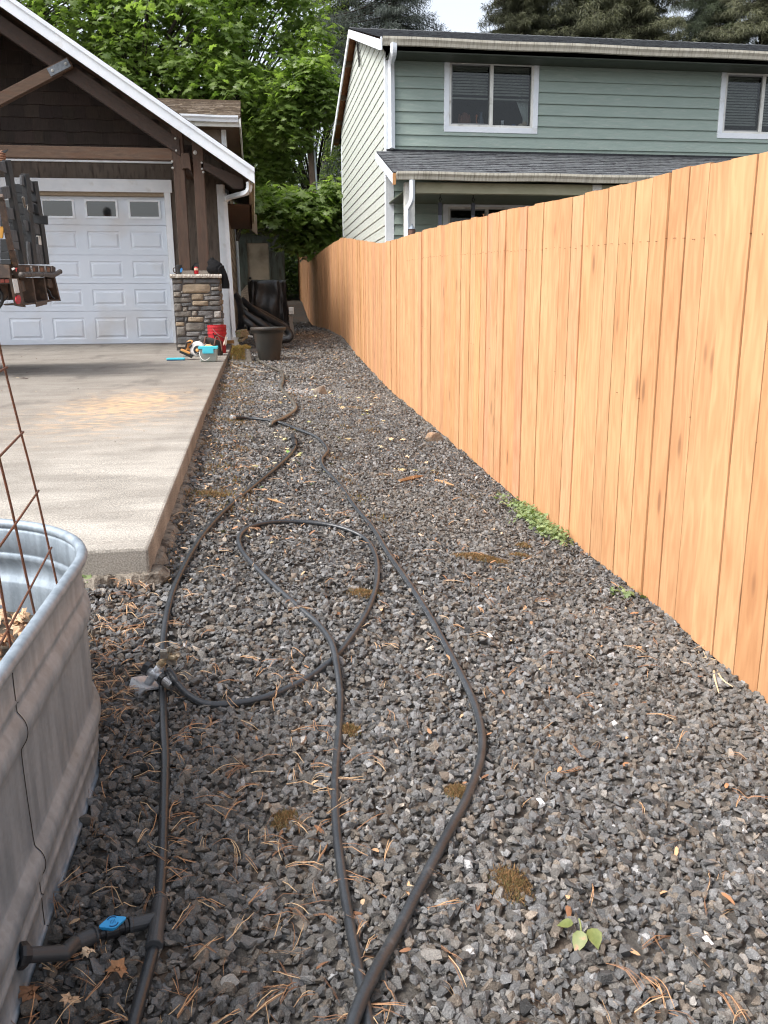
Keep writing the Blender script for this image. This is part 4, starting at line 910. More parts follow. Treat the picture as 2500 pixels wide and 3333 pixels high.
# downspout at the front corner
dsp = [tq(1290, 880, 13.75), tq(1290, 960, 13.75), tq(1255, 1022, 13.8), tq(1130, 1060, 14.3), tq(1010, 1095, 14.8), tq(972, 1140, 14.86), tq(972, 1200, 14.87), PY(764, 1110, 14.87)]
m_ = MB(); P, _ = cr([Vector(p) for p in dsp], 8, None); m_.tube(P, .047, 4); d_ = m_.build('downspout', white, GA, bevel=.01, seg=3, angle=20)
m_ = MB(); p = PY(766, 1113, 14.87); m_.box(p[0]-.06, p[0]+.06, 14.8, 14.93, p[2]-.05, p[2]+.08); m_.cyl((p[0]+.03, 14.85, p[2]-.16), (p[0]+.03, 14.85, p[2]-.05), .07, 16); m_.build('boot', white2, d_)
m_ = MB(); p = PY(747, 1112, 14.7); m_.box(p[0]-.1, p[0]+.08, 14.6, 14.72, p[2]-.03, p[2]+.025); m_.build('wood_shim', pm('orange shim', srgb(176, 128, 70)), GA)

# ------------------------------------------------------------------ trees
def leaf_shape():
    """five lobed maple leaf, about 1 wide, tip along +x, slightly folded"""
    out = [(-.06, 0), (-.12, -.26), (-.46, -.30), (-.12, -.44), (-.05, -.62), (.16, -.44), (.34, -.52), (.30, -.24), (.46, -.20), (.66, 0), (.46, .20), (.30, .24), (.34, .52), (.16, .44), (-.05, .62), (-.12, .44), (-.46, .30), (-.12, .26)]
    out = [(-.06, 0), (-.30, -.30), (-.08, -.30), (-.02, -.56), (.16, -.28), (.38, -.40), (.36, -.14), (.68, 0), (.36, .14), (.38, .40), (.16, .28), (-.02, .56), (-.08, .30), (-.30, .30)]
    V = [(x, y, -.10*abs(y)-.22*max(0, x)**2) for x, y in out]+[(.08, 0, .03)]
    n = len(out); F = [(n, i, (i+1) % n) for i in range(n)]
    return np.array(V, float), np.array(F)
LEAF = leaf_shape()
SMALL = (np.array([(0, 0, 0), (.4, -.26, -.03), (1, 0, -.1), (.4, .26, -.03)], float), np.array([(0, 1, 2), (0, 2, 3)]))
bark = pm('mossy bark', srgb(84, 74, 62), srgb(60, 54, 44), scale=9, stretch=(4, 4, 1), rough=.95, bump=.8, bscale=25, c3=srgb(88, 92, 52), s3=3, t3=(.55, .75))
bark_d = pm('dark bark', srgb(62, 52, 46), srgb(40, 35, 32), scale=9, stretch=(4, 4, 1), rough=.95, bump=.8, bscale=25)
maple_m = leafmat('maple leaf', (.065, .11, .028), (.27, .35, .115), rough=.36, tr=.5)
small_m = leafmat('small leaf', (.09, .14, .045), (.30, .36, .14), rough=.5, tr=.45)
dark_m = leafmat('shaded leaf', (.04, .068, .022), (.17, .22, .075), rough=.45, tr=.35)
def spray(P, n, spread, flat, size, shape, tilt=.45, droop=.35, lum=(0, 1)):
    """leaf clusters: n leaves round every point of P"""
    P = np.repeat(P, n, 0); m = len(P)
    d = RNG.normal(size=(m, 3))*np.array([spread, spread, flat]); r = np.linalg.norm(d[:, :2], axis=1)
    d[:, 2] -= droop*r*.6
    pos = P+d
    outw = d*np.array([1, 1, 0]); outw /= (np.linalg.norm(outw, axis=1)[:, None]+1e-6)
    nrm = np.stack([RNG.normal(0, tilt, m), RNG.normal(0, tilt, m), np.ones(m)], -1)+outw*droop*1.3
    yaw = np.arctan2(outw[:, 1], outw[:, 0])+RNG.normal(0, .7, m)
    sc = size*RNG.uniform(.6, 1.25, m)
    base = np.repeat(RNG.uniform(.15, .75, m//n), n)
    c = np.clip(base+RNG.normal(0, .22, m), 0, 1)*(lum[1]-lum[0])+lum[0]
    col = np.stack([c, c, c], -1)
    return scatter(shape[0], shape[1], pos, basis(nrm, yaw), sc[:, None]*np.ones((1, 3)), col)
def ell(c, r, n, shell=.55):
    d = RNG.normal(size=(n, 3)); d /= np.linalg.norm(d, axis=1)[:, None]
    k = (shell+(1-shell)*RNG.random(n))[:, None]
    return np.array(c)+d*k*np.array(r)
def tree(name, label, base, top, blobs, mat, shape, leafn, spread, size, trunk_r=.16, group='broadleaf trees behind the garage', bmat=None, flat=.12, droop=.35, stems=1, lean=(0, 0), lum=(0, 1)):
    bx, by = base; bz = float(g(bx, by))-.1
    t = thing(name, label, 'tree', (bx, by, bz), group)
    m_ = MB(); rs = random.Random(hash(label) % 1000 if False else len(label)*7+int(bx*10))
    top = Vector(top); b0 = Vector((bx, by, bz)); pts = []
    for i in range(7):
        f_ = i/6; p = b0.lerp(top, f_)+Vector((rs.uniform(-.12, .12), rs.uniform(-.12, .12), 0))*(1 if 0 < i < 6 else 0); pts.append(p)
    m_.tube(pts, [trunk_r*(1-.8*i/6) for i in range(7)], 9, smooth_n=3)
    parts = []
    for (c, r, n) in blobs:
        P = ell(c, r, max(4, int(n*(.56 if leafn < 50 else .5)))); 
        for p in P[::2]:
            p = Vector(p); h = min(max((p.z-bz)*.62, .5), top.z-bz-.3); s_ = b0.lerp(top, h/(top.z-bz)); md = s_.lerp(p, .5)+Vector((0, 0, .25*(p-s_).length*.4))
            rr = trunk_r*.28*(1-.5*h/(top.z-bz)); m_.tube([s_, md, p], [rr, rr*.6, rr*.18], 5, caps=False, smooth_n=3)
        parts.append(spray(P, leafn, spread, flat, size, shape, droop=droop, lum=lum))
    m_.build('trunk', bmat or bark_d, t, smooth=True)
    V, F, C = cat(parts); npmesh('crown', V, F, mat, C, t)
    return t
TW = lambda x, y, Y: PY(x, y, Y)
def B(x, y, Y, rx, ry, rz, n): return (TW(x, y, Y), (rx, ry, rz), n)
tree('maple_tree', 'dense bigleaf maple rising behind the garage roof at the far left', (-8.4, 27), (-8.2, 27, 13.5), [B(130, 60, 26, 2.6, 2.2, 2.2, 120), B(330, 30, 26.5, 1.8, 1.8, 1.6, 70), B(300, -220, 27, 3, 2.4, 1.8, 60), B(-150, -80, 26, 2.5, 2, 2.5, 50)], maple_m, LEAF, 34, .38, .24, .2, lum=(0, .8))
tree('maple_tree', 'tall bigleaf maple with bright drooping sprays above the rear roof', (-3.2, 26.5), (-3.0, 26.5, 13), [B(560, 150, 25.5, 2.4, 1.8, 2.0, 150), B(480, 290, 25.2, 1.5, 1.1, .9, 70), B(700, 290, 25.3, 1.7, 1.5, 1.5, 110), B(640, -120, 26.5, 3, 2.2, 1.8, 80)], maple_m, LEAF, 34, .34, .24, .2, lum=(.1, 1))
tree('maple_tree', 'bigleaf maple with dark trunk between the rear roof and the pole', (-.6, 28.5), (-.3, 28.5, 13.5), [B(850, 120, 27.5, 1.7, 1.8, 2.4, 120), B(860, 400, 27.5, 1.3, 1.3, 1.6, 90), B(950, 40, 28, .9, 1.6, 1.5, 26), B(860, -200, 28, 2.4, 2.2, 1.6, 50), B(850, 580, 27, .9, 1.0, 1.0, 45)], maple_m, LEAF, 34, .33, .23, .18, lum=(.0, .85))
tree('maple_tree', 'young bigleaf maple with pale sprays hanging in front of the utility pole', (2.4, 29.8), (1.7, 28, 9.3), [B(995, 250, 24.0, .7, .5, .6, 56), B(950, 390, 24.4, .7, .5, .6, 50), B(1085, 330, 24.4, .45, .5, .55, 24), B(900, 470, 26, .6, .8, .8, 30), B(1010, 130, 25, .4, .4, .5, 10)], maple_m, LEAF, 30, .27, .22, .11, lum=(.15, .9))
tree('maple_tree', 'low maple whose branches hang over the old shed', (2.9, 27.2), (2.6, 26.0, 5.2), [B(930, 690, 22.5, .95, .6, .45, 60), B(1040, 690, 22.6, .8, .6, .55, 55), B(1010, 770, 23, .8, .6, .4, 34), B(1090, 640, 23, .4, .5, .6, 22), B(880, 640, 23.5, .5, .5, .35, 22)], maple_m, LEAF, 30, .25, .24, .09, lum=(.15, .95), flat=.09)
tree('alder_tree', 'airy small leaved tree showing sky gaps left of the green house', (2.6, 33.5), (3.2, 33, 12.5), [B(1085, 120, 32, 1.1, 1.0, 2.0, 90), B(1040, 200, 32, .8, .8, 1.3, 26), B(1100, 420, 32, .7, .9, 1.6, 60), B(1020, 20, 33, 1.2, 1, 1.4, 40)], small_m, SMALL, 60, .26, .11, .11, lum=(.1, .9), flat=.2)
tree('alder_tree', 'thin alder beside the gable end of the green house', (3.4, 31), (3.5, 31, 9), [B(1100, 560, 30, .8, .9, 1.3, 70), B(1080, 720, 30, .9, .9, .9, 50)], small_m, SMALL, 60, .26, .12, .08, lum=(0, .7), flat=.2)
# understorey trees: thin dark stems with shaded leaves, closing the wood behind
rsu = random.Random(77)
under_l = ['thin understorey tree straight behind the old shed door', 'thin understorey tree just right of the old shed roof', 'thin understorey tree between the old shed and the utility pole', 'thin understorey tree close to the left of the utility pole', 'thin understorey tree right behind the utility pole', 'thin understorey tree nearest the gable end of the green house', 'thin understorey tree behind the lower garage roof edge', 'thin understorey tree behind the brown rear roof', 'thin understorey tree behind the middle of the garage roof', 'thin understorey tree farthest left behind the garage roof']
for i, (fx, Yd, ztop) in enumerate(((845, 38, 9), (905, 36, 10.5), (955, 41, 8), (990, 37, 7), (1050, 39, 7.5), (1095, 36.5, 7), (700, 40, 12), (560, 41, 13), (380, 42, 14), (180, 40, 14))):
    p = TW(fx, 900, Yd); x = p[0]
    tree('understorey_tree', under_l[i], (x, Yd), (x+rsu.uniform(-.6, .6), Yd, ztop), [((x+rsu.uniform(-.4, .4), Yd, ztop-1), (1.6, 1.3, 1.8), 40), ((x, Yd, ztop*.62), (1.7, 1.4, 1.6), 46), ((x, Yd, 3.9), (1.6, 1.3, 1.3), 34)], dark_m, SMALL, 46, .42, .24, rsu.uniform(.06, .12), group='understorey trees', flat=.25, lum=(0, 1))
# ------------------------------------------------------------------ conifers
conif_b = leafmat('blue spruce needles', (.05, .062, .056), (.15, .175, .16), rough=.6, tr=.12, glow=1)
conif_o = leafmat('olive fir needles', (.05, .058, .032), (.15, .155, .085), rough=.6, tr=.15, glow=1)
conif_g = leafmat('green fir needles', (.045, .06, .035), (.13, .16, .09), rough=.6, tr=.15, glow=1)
NEED = (np.array([(0, 0, 0), (.3, -.045, .0), (1, 0, -.03), (.3, .045, .0)], float), np.array([(0, 1, 2), (0, 2, 3)]))
def conifer(label, x, Y, H, rad, z0, mat, seed, dens=1.0, droop=.35, name='fir_tree', nz=(9.2, 14.5)):
    rs = np.random.default_rng(seed); bz = float(g(x, Y))-.1
    t = thing(name, label, 'tree', (x, Y, bz), 'conifers behind the green house')
    m_ = MB(); m_.tube([(x, Y, bz), (x+.05, Y, H*.5), (x, Y, H)], [.28, .2, .03], 10, smooth_n=4)
    Ps = []; Ns = []; Sz = []; Cs = []; z = z0
    while z < H-.4:
        infocus = nz[0] < z < nz[1]; nb = int((6 if infocus else 4)*dens)+1; R_ = rad*min(1, (H-z)/(H*.45))*rs.uniform(.8, 1.1)
        for k in range(nb):
            a = rs.uniform(0, 6.28); L = R_*rs.uniform(.6, 1.1); dv = np.array([math.cos(a), math.sin(a), 0]); ns = 9
            pts = []
            for i in range(ns):
                f_ = i/(ns-1); pts.append(np.array([x, Y, z])+dv*L*f_+np.array([0, 0, -droop*L*f_**1.3+.16*L*f_**3]))
            m_.tube(pts[::2], [.03, .024, .018, .01, .004], 4, caps=False)
            for i in range(1, ns):
                p = pts[i]; f_ = i/(ns-1); sd = np.cross(dv, [0, 0, 1]); w_ = L*.30*(1-f_*.65)
                for s_ in (-1, 1, 0):
                    nt = 24 if infocus else 5; e = p+sd*s_*w_+dv*w_*.5+np.array([0, 0, -w_*.35])
                    for q in range(nt):
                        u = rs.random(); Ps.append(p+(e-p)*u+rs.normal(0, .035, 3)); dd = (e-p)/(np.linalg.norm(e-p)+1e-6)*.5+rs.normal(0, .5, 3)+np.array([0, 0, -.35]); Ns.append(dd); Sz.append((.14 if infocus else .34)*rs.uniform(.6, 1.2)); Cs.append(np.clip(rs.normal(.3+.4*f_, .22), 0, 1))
        z += (.23 if infocus else .42)
    P = np.array(Ps); N_ = np.array(Ns); N_ /= np.linalg.norm(N_, axis=1)[:, None]
    ax = rs.normal(size=N_.shape); yv = np.cross(N_, ax); yv /= np.linalg.norm(yv, axis=1)[:, None]; Rm = np.stack([N_, yv, np.cross(N_, yv)], -1)
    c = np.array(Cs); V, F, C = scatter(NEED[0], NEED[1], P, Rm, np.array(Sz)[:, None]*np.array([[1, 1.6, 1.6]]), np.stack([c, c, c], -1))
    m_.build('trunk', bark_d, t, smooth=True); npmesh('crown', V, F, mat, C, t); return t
def cx(fx, Y): return float(TW(fx, 60, Y)[0])
conifer('blue grey spruce over the left end of the green house roof', cx(1275, 29.5), 29.5, 20, 2.7, 6.0, conif_b, 3, .9, .42, 'spruce_tree')
conifer('spruce standing behind the blue grey one, near the sky gap', cx(1120, 33), 33, 19, 1.9, 6.0, conif_b, 4, .6, .4, 'spruce_tree')
conifer('brownish fir directly right of the sky gap above the green house', cx(1690, 31), 31, 21, 1.35, 8.0, conif_o, 5, 1.5, .3)
conifer('broad olive fir in the middle above the green house roof', cx(1860, 32), 32, 21, 2.6, 8.0, conif_o, 6, 1.7, .3)
conifer('dark fir right of the broad olive one', cx(2080, 31.5), 31.5, 20, 1.9, 8.0, conif_o, 7, 1.5, .3)
conifer('greener fir above the right upper window', cx(2310, 33), 33, 20, 1.8, 8.0, conif_g, 8, 1.2, .3)
conifer('fir at the right edge above the green house', cx(2490, 31), 31, 21, 2.0, 8.0, conif_o, 9, 1.4, .3)
conifer('fir hidden low between the broad olive one and the dark one', cx(1960, 38), 38, 17, 2.8, 8.0, conif_g, 10, 1.2, .3)
# forest floor brush far back
P = np.stack([RNG.uniform(-6, 6, 1300), RNG.uniform(31.2, 44, 1300), np.zeros(1300)], -1); P[:, 2] = g(P[:, 0], P[:, 1])+RNG.uniform(.1, 2.1, 1300)
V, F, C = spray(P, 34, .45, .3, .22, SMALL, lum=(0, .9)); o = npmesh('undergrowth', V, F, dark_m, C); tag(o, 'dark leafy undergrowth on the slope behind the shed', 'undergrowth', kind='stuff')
nb_ = 1300; P = np.stack([RNG.uniform(-34, 34, nb_), RNG.uniform(47, 60, nb_), np.zeros(nb_)], -1); P[:, 2] = g(P[:, 0], P[:, 1])+RNG.uniform(0, 1, nb_)**.9*np.where(P[:, 0] > -1, 5.5, 10+2*np.sin(P[:, 0]*.5))
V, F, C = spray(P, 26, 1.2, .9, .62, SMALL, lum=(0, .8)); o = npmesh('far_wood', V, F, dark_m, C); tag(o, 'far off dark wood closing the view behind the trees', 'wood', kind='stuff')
# ------------------------------------------------------------------ utility pole
PYL = 24.9; p0 = PY(1024, 660, PYL); p1 = PY(1002, 350, PYL); d = (p1-p0)/(p1[2]-p0[2]); base = p0+d*(float(g(p0[0], PYL))-p0[2]-.2); top = p0+d*(7.7-p0[2])
t = thing('utility_pole', 'leaning grey wooden utility pole with a pale conduit, standing in the trees', 'utility pole', base)
m_ = MB(); m_.tube([base, top], [.12, .088], 12); m_.build('pole', pm('weathered pole', srgb(110, 92, 78), srgb(82, 68, 58), scale=6, stretch=(8, 8, 1), rough=.9, bump=.4), t, smooth=True)
o_ = np.array([.10, -.08, 0]); m_ = MB(); m_.tube([base+o_, top+o_*.85-d*.4], .026, 8); m_.build('conduit', pm('pale conduit', srgb(190, 198, 204)), t)

# ------------------------------------------------------------------ old shed at the end of the alley
SHY = 30.0; sx0, sx1 = -3.2, 1.11; sz0 = float(g(.3, SHY))-.1
sh = thing('shed', 'old grey green shed with a stained pale door at the end of the alley', 'shed', (-1, SHY, sz0))
ws = pm('grey green board', srgb(84, 92, 84), srgb(70, 76, 70), scale=3, stretch=(5, 5, 1), rough=.85, c3=srgb(60, 60, 50), s3=2)
m_ = MB(); m_.box(sx0, -.16, SHY, SHY+.1, sz0, 4.15); m_.box(.58, sx1, SHY, SHY+.1, sz0, 4.15); m_.box(-.16, .58, SHY, SHY+.1, 3.74, 4.15); m_.box(sx1-.1, sx1, SHY+.1, SHY+3, sz0, 4.0); m_.box(sx0, sx0+.1, SHY+.1, SHY+3, sz0, 4.0); m_.box(sx0+.1, sx1-.1, SHY+2.9, SHY+3, sz0, 4.0)
wl_ = m_.build('wall', ws, sh)
m_ = MB()
for xx in (-.6, -.35, .82, sx1-.05): m_.box(xx-.025, xx+.025, SHY-.02, SHY-.001, sz0, 4.13)
for (a_, b_, c, d_) in ((-.22, -.16, sz0, 3.74), (.58, .64, sz0, 3.74), (-.22, .64, 3.74, 3.82)): m_.box(a_, b_, SHY-.03, SHY-.001, c, d_)
m_.build('battens', ws, wl_)
m_ = MB(); m_.box(-.155, .575, SHY+.02, SHY+.06, sz0+.05, 3.735); dr = m_.build('door', pm('stained door', srgb(160, 148, 128), srgb(140, 130, 112), scale=2, rough=.7, c3=srgb(110, 100, 82), s3=1.6, t3=(.5, .7)), sh)
p = PY(740+358/4.808, 720+890/4.808, SHY); m_ = MB(); m_.lathe((p[0], SHY+.02, p[2]), [(.045, 0), (.03, .02), (.035, .05), (.02, .07)], 12, ax=(0, -1, 0)); m_.build('handle', pm('dark knob', (.05, .05, .05), metal=.6, rough=.4), dr)
m_ = MB(); m_.prism([(sx0-.2, SHY-.35, 4.1), (sx0-.2, SHY+3.2, 4.5), (sx0-.2, SHY+3.2, 4.6), (sx0-.2, SHY-.35, 4.2)], (sx1-sx0+.4, 0, 0)); m_.build('roof', pm('mossy roof', srgb(60, 60, 48), srgb(44, 46, 34), scale=8), sh)

# ------------------------------------------------------------------ galvanised stock tank planter
galv = bpy.data.materials.new('galvanised steel'); galv.use_nodes = True
N = galv.node_tree.nodes; L = galv.node_tree.links; b = N['Principled BSDF']
tc = N.new('ShaderNodeTexCoord'); vo = N.new('ShaderNodeTexVoronoi'); vo.inputs['Scale'].default_value = 120; L.new(tc.outputs['Object'], vo.inputs[0])
mp = N.new('ShaderNodeMapping'); mp.inputs['Scale'].default_value = (14, 14, 1.6); L.new(tc.outputs['Object'], mp.inputs[0])
n1 = N.new('ShaderNodeTexNoise'); n1.inputs['Scale'].default_value = 2.2; n1.inputs['Detail'].default_value = 8; L.new(mp.outputs[0], n1.inputs[0])
r1 = N.new('ShaderNodeValToRGB'); r1.color_ramp.elements[0].position = .38; r1.color_ramp.elements[1].position = .64
r1.color_ramp.elements[0].color = (*srgb(138, 150, 160), 1); r1.color_ramp.elements[1].color = (*srgb(160, 172, 182), 1); L.new(n1.outputs[0], r1.inputs[0])
n2 = N.new('ShaderNodeTexNoise'); n2.inputs['Scale'].default_value = 2.4; n2.inputs['Detail'].default_value = 6; L.new(tc.outputs['Object'], n2.inputs[0])
r2 = N.new('ShaderNodeValToRGB'); r2.color_ramp.elements[0].position = .55; r2.color_ramp.elements[1].position = .75; L.new(n2.outputs[0], r2.inputs[0])
m1 = N.new('ShaderNodeMixRGB'); m1.inputs[2].default_value = (*srgb(138, 138, 132), 1); L.new(r2.outputs[0], m1.inputs[0]); L.new(r1.outputs[0], m1.inputs[1])
m2 = N.new('ShaderNodeMixRGB'); m2.blend_type = 'MULTIPLY'; m2.inputs[0].default_value = .14; L.new(m1.outputs[0], m2.inputs[1]); bw_ = N.new('ShaderNodeRGBToBW'); L.new(vo.outputs['Color'], bw_.inputs[0]); L.new(bw_.outputs[0], m2.inputs[2])
L.new(m2.outputs[0], b.inputs['Base Color']); b.inputs['Metallic'].default_value = .35
rr_ = N.new('ShaderNodeMapRange'); rr_.inputs['To Min'].default_value = .34; rr_.inputs['To Max'].default_value = .6; L.new(n1.outputs[0], rr_.inputs[0]); L.new(rr_.outputs[0], b.inputs['Roughness'])
TCX, TCY, TR, TL = -.9415, 1.96, .5, 1.8
def oval(off, n=96):
    out = []
    for i in range(n//2+1):
        a = math.pi*i/(n//2); out.append((TCX+(TR+off)*math.cos(a), TCY+(TR+off)*math.sin(a)))
    ns = 20
    for i in range(1, ns): out.append((TCX-(TR+off), TCY-TL*i/ns))
    for i in range(n//2+1):
        a = math.pi+math.pi*i/(n//2); out.append((TCX+(TR+off)*math.cos(a), TCY-TL+(TR+off)*math.sin(a)))
    for i in range(1, ns): out.append((TCX+(TR+off), TCY-TL+TL*i/ns))
    return out
TZ0, TZ1 = .262, .835
prof = [(-.012, 0), (.001, .0), (.0035, .003), (.0035, .009), (.001, .012), (-.003, .014), (-.003, .075), (.0005, .0775), (-.003, .080), (-.003, .112), (-.001, .116), (.0075, .128), (.0115, .142), (.0115, .156), (.0075, .170), (-.001, .183), (-.003, .190)]
for i in range(9): prof.append((-.0035, .21+i*.0195))
prof += [(-.003, .385), (-.001, .390), (.0070, .403), (.0110, .416), (.0110, .430), (.0070, .443), (-.001, .456), (-.003, .460), (-.003, .474), (.0008, .4775), (-.003, .481), (-.003, .54), (-.001, .55)]
t = thing('stock_tank', 'oval galvanised stock tank planter with rolled rim at the left edge, filled with dead leaves', 'planter', (TCX, TCY-TL/2, TZ0))
m_ = MB(); ring = [[(x, y, TZ0+z) for x, y in oval(o)] for o, z in prof]; n = len(ring[0])
rng_in = [[(x, y, TZ0+z) for x, y in oval(o-.003)] for o, z in prof[::-1]]
allr = ring+rng_in; vs = [p for r_ in allr for p in r_]
# faint vertical flutes pressed in the wall
fs = [(i*n+k, i*n+(k+1) % n, (i+1)*n+(k+1) % n, (i+1)*n+k) for i in range(len(allr)-1) for k in range(n)]
vv = []
for i, p in enumerate(vs):
    ri, k = divmod(i, n); z = p[2]-TZ0
    if .205 < z < .39:
        f_ = .0012*(1 if (k % 3 == 0) else -.4)*min(1, (z-.2)*18)*min(1, (.395-z)*18); dx, dy = p[0]-TCX, p[1]-min(max(p[1], TCY-TL), TCY); l = math.hypot(dx, dy); p = (p[0]+dx/l*f_, p[1]+dy/l*f_, z+TZ0)
    vv.append(p)
m_.add(vv, fs); m_.add([(x, y, TZ0+.02) for x, y in oval(-.01)], [tuple(range(n))[::-1]])
m_.build('tank_wall', galv, t, smooth=True)
m_ = MB(); pts = [(x, y, TZ1-.012) for x, y in oval(.002)]
vs = []; 
for i, p in enumerate(pts):
    cxx, cyy = TCX, min(max(p[1], TCY-TL), TCY); dx, dy = p[0]-cxx, p[1]-cyy; l = math.hypot(dx, dy); dx /= l; dy /= l
    for k in range(10): a = 2*math.pi*k/10; vs.append((p[0]+dx*.0135*math.cos(a), p[1]+dy*.0135*math.cos(a), p[2]+.0135*math.sin(a)))
m_.add(vs, [(i*10+k, i*10+(k+1) % 10, ((i+1) % n)*10+(k+1) % 10, ((i+1) % n)*10+k) for i in range(n) for k in range(10)]); m_.build('rolled_rim', galv, t, smooth=True)
# lapped seam: dark line following the ribs, and small rim crimps
for ys in (1.42,):
    m_ = MB(); P = []
    for o, z in prof[3:]:
        P.append((TCX+TR+o+.0012, ys+.004*math.sin(z*14)-z*.02, TZ0+z))
    m_.tube(P, .0008, 5, smooth_n=3); m_.build('seam', pm('seam shadow gap', (.02, .02, .02)), t)
soil = MB(); soil.add([(x, y, TZ0+.30) for x, y in oval(-.015)], [tuple(range(n))]); soil.build('soil', pm('potting soil', (.04, .03, .02), (.08, .06, .04), rough=1, bump=1), t)
# crumpled dead leaves lying in the tank
def crumple(seed, k=8):
    """curled lobed dead leaf built from rings inside its outline"""
    rs = np.random.default_rng(seed); out = []; ol = LEAF[0][:-1, :2]; m = len(ol)
    dens = np.concatenate([[ol[i]*(1-f)+ol[(i+1) % m]*f for f in (0, .5)] for i in range(m)]); q = len(dens); nr = 5
    ax = rs.uniform(0, 3.14); cu = rs.uniform(.5, 1.1)*rs.choice([-1, 1]); V = []
    for r_ in range(1, nr+1):
        for i, p in enumerate(dens):
            x, y = p*r_/nr; u = x*math.cos(ax)+y*math.sin(ax); v = -x*math.sin(ax)+y*math.cos(ax)
            z = cu*u*u*1.4+.16*math.sin(v*7+seed)*abs(u)*2+.05*math.sin(i*1.7)*(r_/nr)+rs.normal(0, .015); sh = 1/(1+abs(cu)*abs(u)*.8)
            V.append((x*sh*1.6, y*sh*1.6, z*1.3+.1))
    V.append((0, 0, .1)); c = len(V)-1; F = []
    for r_ in range(nr-1):
        for i in range(q): a, b = r_*q+i, r_*q+(i+1) % q; F += [(a, b, b+q), (a, b+q, a+q)]
    F += [(c, i, (i+1) % q) for i in range(q)]
    return np.array(V), np.array(F)
CR = [crumple(i) for i in range(5)]
def crumples(P, size, cols):
    out = []; pick = RNG.integers(0, 5, len(P))
    for i in range(5):
        m = pick == i
        if m.any(): out.append(scatter(CR[i][0], CR[i][1], P[m], basis(np.stack([RNG.normal(0, .5, m.sum()), RNG.normal(0, .5, m.sum()), np.ones(m.sum())], -1), RNG.uniform(0, 6.28, m.sum())), (size*RNG.uniform(.6, 1.3, m.sum()))[:, None]*np.ones((1, 3)), cols[m]))
    return out
n_ = 700; P = np.stack([RNG.uniform(TCX-.44, TCX+.44, n_), RNG.uniform(TCY-TL-.2, TCY+.4, n_), TZ0+.31+RNG.uniform(0, .06, n_)], -1)
P = P[[math.hypot(p[0]-TCX, p[1]-min(max(p[1], TCY-TL), TCY)) < .43 for p in P]]
bc_ = np.array([srgb(196, 164, 132), srgb(160, 118, 84), srgb(214, 190, 160), srgb(128, 92, 66)])
V, F, C = cat(crumples(P, .038, bc_[RNG.integers(0, 4, len(P))]))
litter_m = pm('dry leaf', (.85, .85, .85), (1.15, 1.1, 1.05), scale=40, rough=.8, attr=True)
o = npmesh('dead_leaves', V, F, litter_m, C, smooth=True); tag(o, 'pale brown dead leaves heaped in the stock tank', 'dead leaves', kind='stuff')

# rusty wire panel standing in the tank
rust = pm('rusty wire', srgb(112, 66, 44), srgb(88, 62, 48), scale=60, rough=.8, metal=.3, bump=.4, bscale=300)
t = thing('wire_trellis', 'rusty wire mesh trellis standing in the galvanised tank', 'trellis', (-.52, 1.9, TZ0+.3))
m_ = MB()
def wy(x, y_, Y_): return PY(x, y_, Y_)
A = [wy(187, 1905, 2.05), wy(118, 1600, 2.05), wy(66, 1400, 2.05), wy(15, 1197, 2.05), wy(0, 1130, 2.05)]
A = [A[0]+(A[0]-A[1])*.7]+A+[A[-1]+(A[-1]-A[-2])*4]
Bv = [wy(116, 2010, 1.78), wy(80, 1850, 1.78), wy(38, 1655, 1.78), wy(0, 1500, 1.78)]; Bv = [Bv[0]+(Bv[0]-Bv[1])*.9]+Bv+[Bv[-1]+(Bv[-1]-Bv[-2])*3]
Cv = [wy(36, 2110, 1.55), wy(0, 1900, 1.55)]; Cv = [Cv[0]+(Cv[0]-Cv[1])*.3]+Cv+[Cv[-1]+(Cv[-1]-Cv[-2])*3]
for q_ in (A, Bv, Cv): m_.tube(q_, .0027, 6, smooth_n=2)
def at_z(P_, z):
    for i in range(len(P_)-1):
        if (P_[i][2]-z)*(P_[i+1][2]-z) <= 0: f_ = (z-P_[i][2])/(P_[i+1][2]-P_[i][2]); return P_[i]+(P_[i+1]-P_[i])*f_
    return P_[-1]
for (xx, yy_) in ((163, 1786), (118, 1600), (72, 1408), (16, 1197)):
    z = wy(xx, yy_, 2.05)[2]; a = at_z(A, z); b_ = at_z(Bv, z-.01); c = b_+(b_-a)*3.2
    a2 = a+(a-b_)*.035; m_.tube([a2+np.array([.004, 0, 0]), b_+np.array([.004, 0, 0]), c], .0027, 6)
m_.build('wire_panel', rust, t, smooth=True)

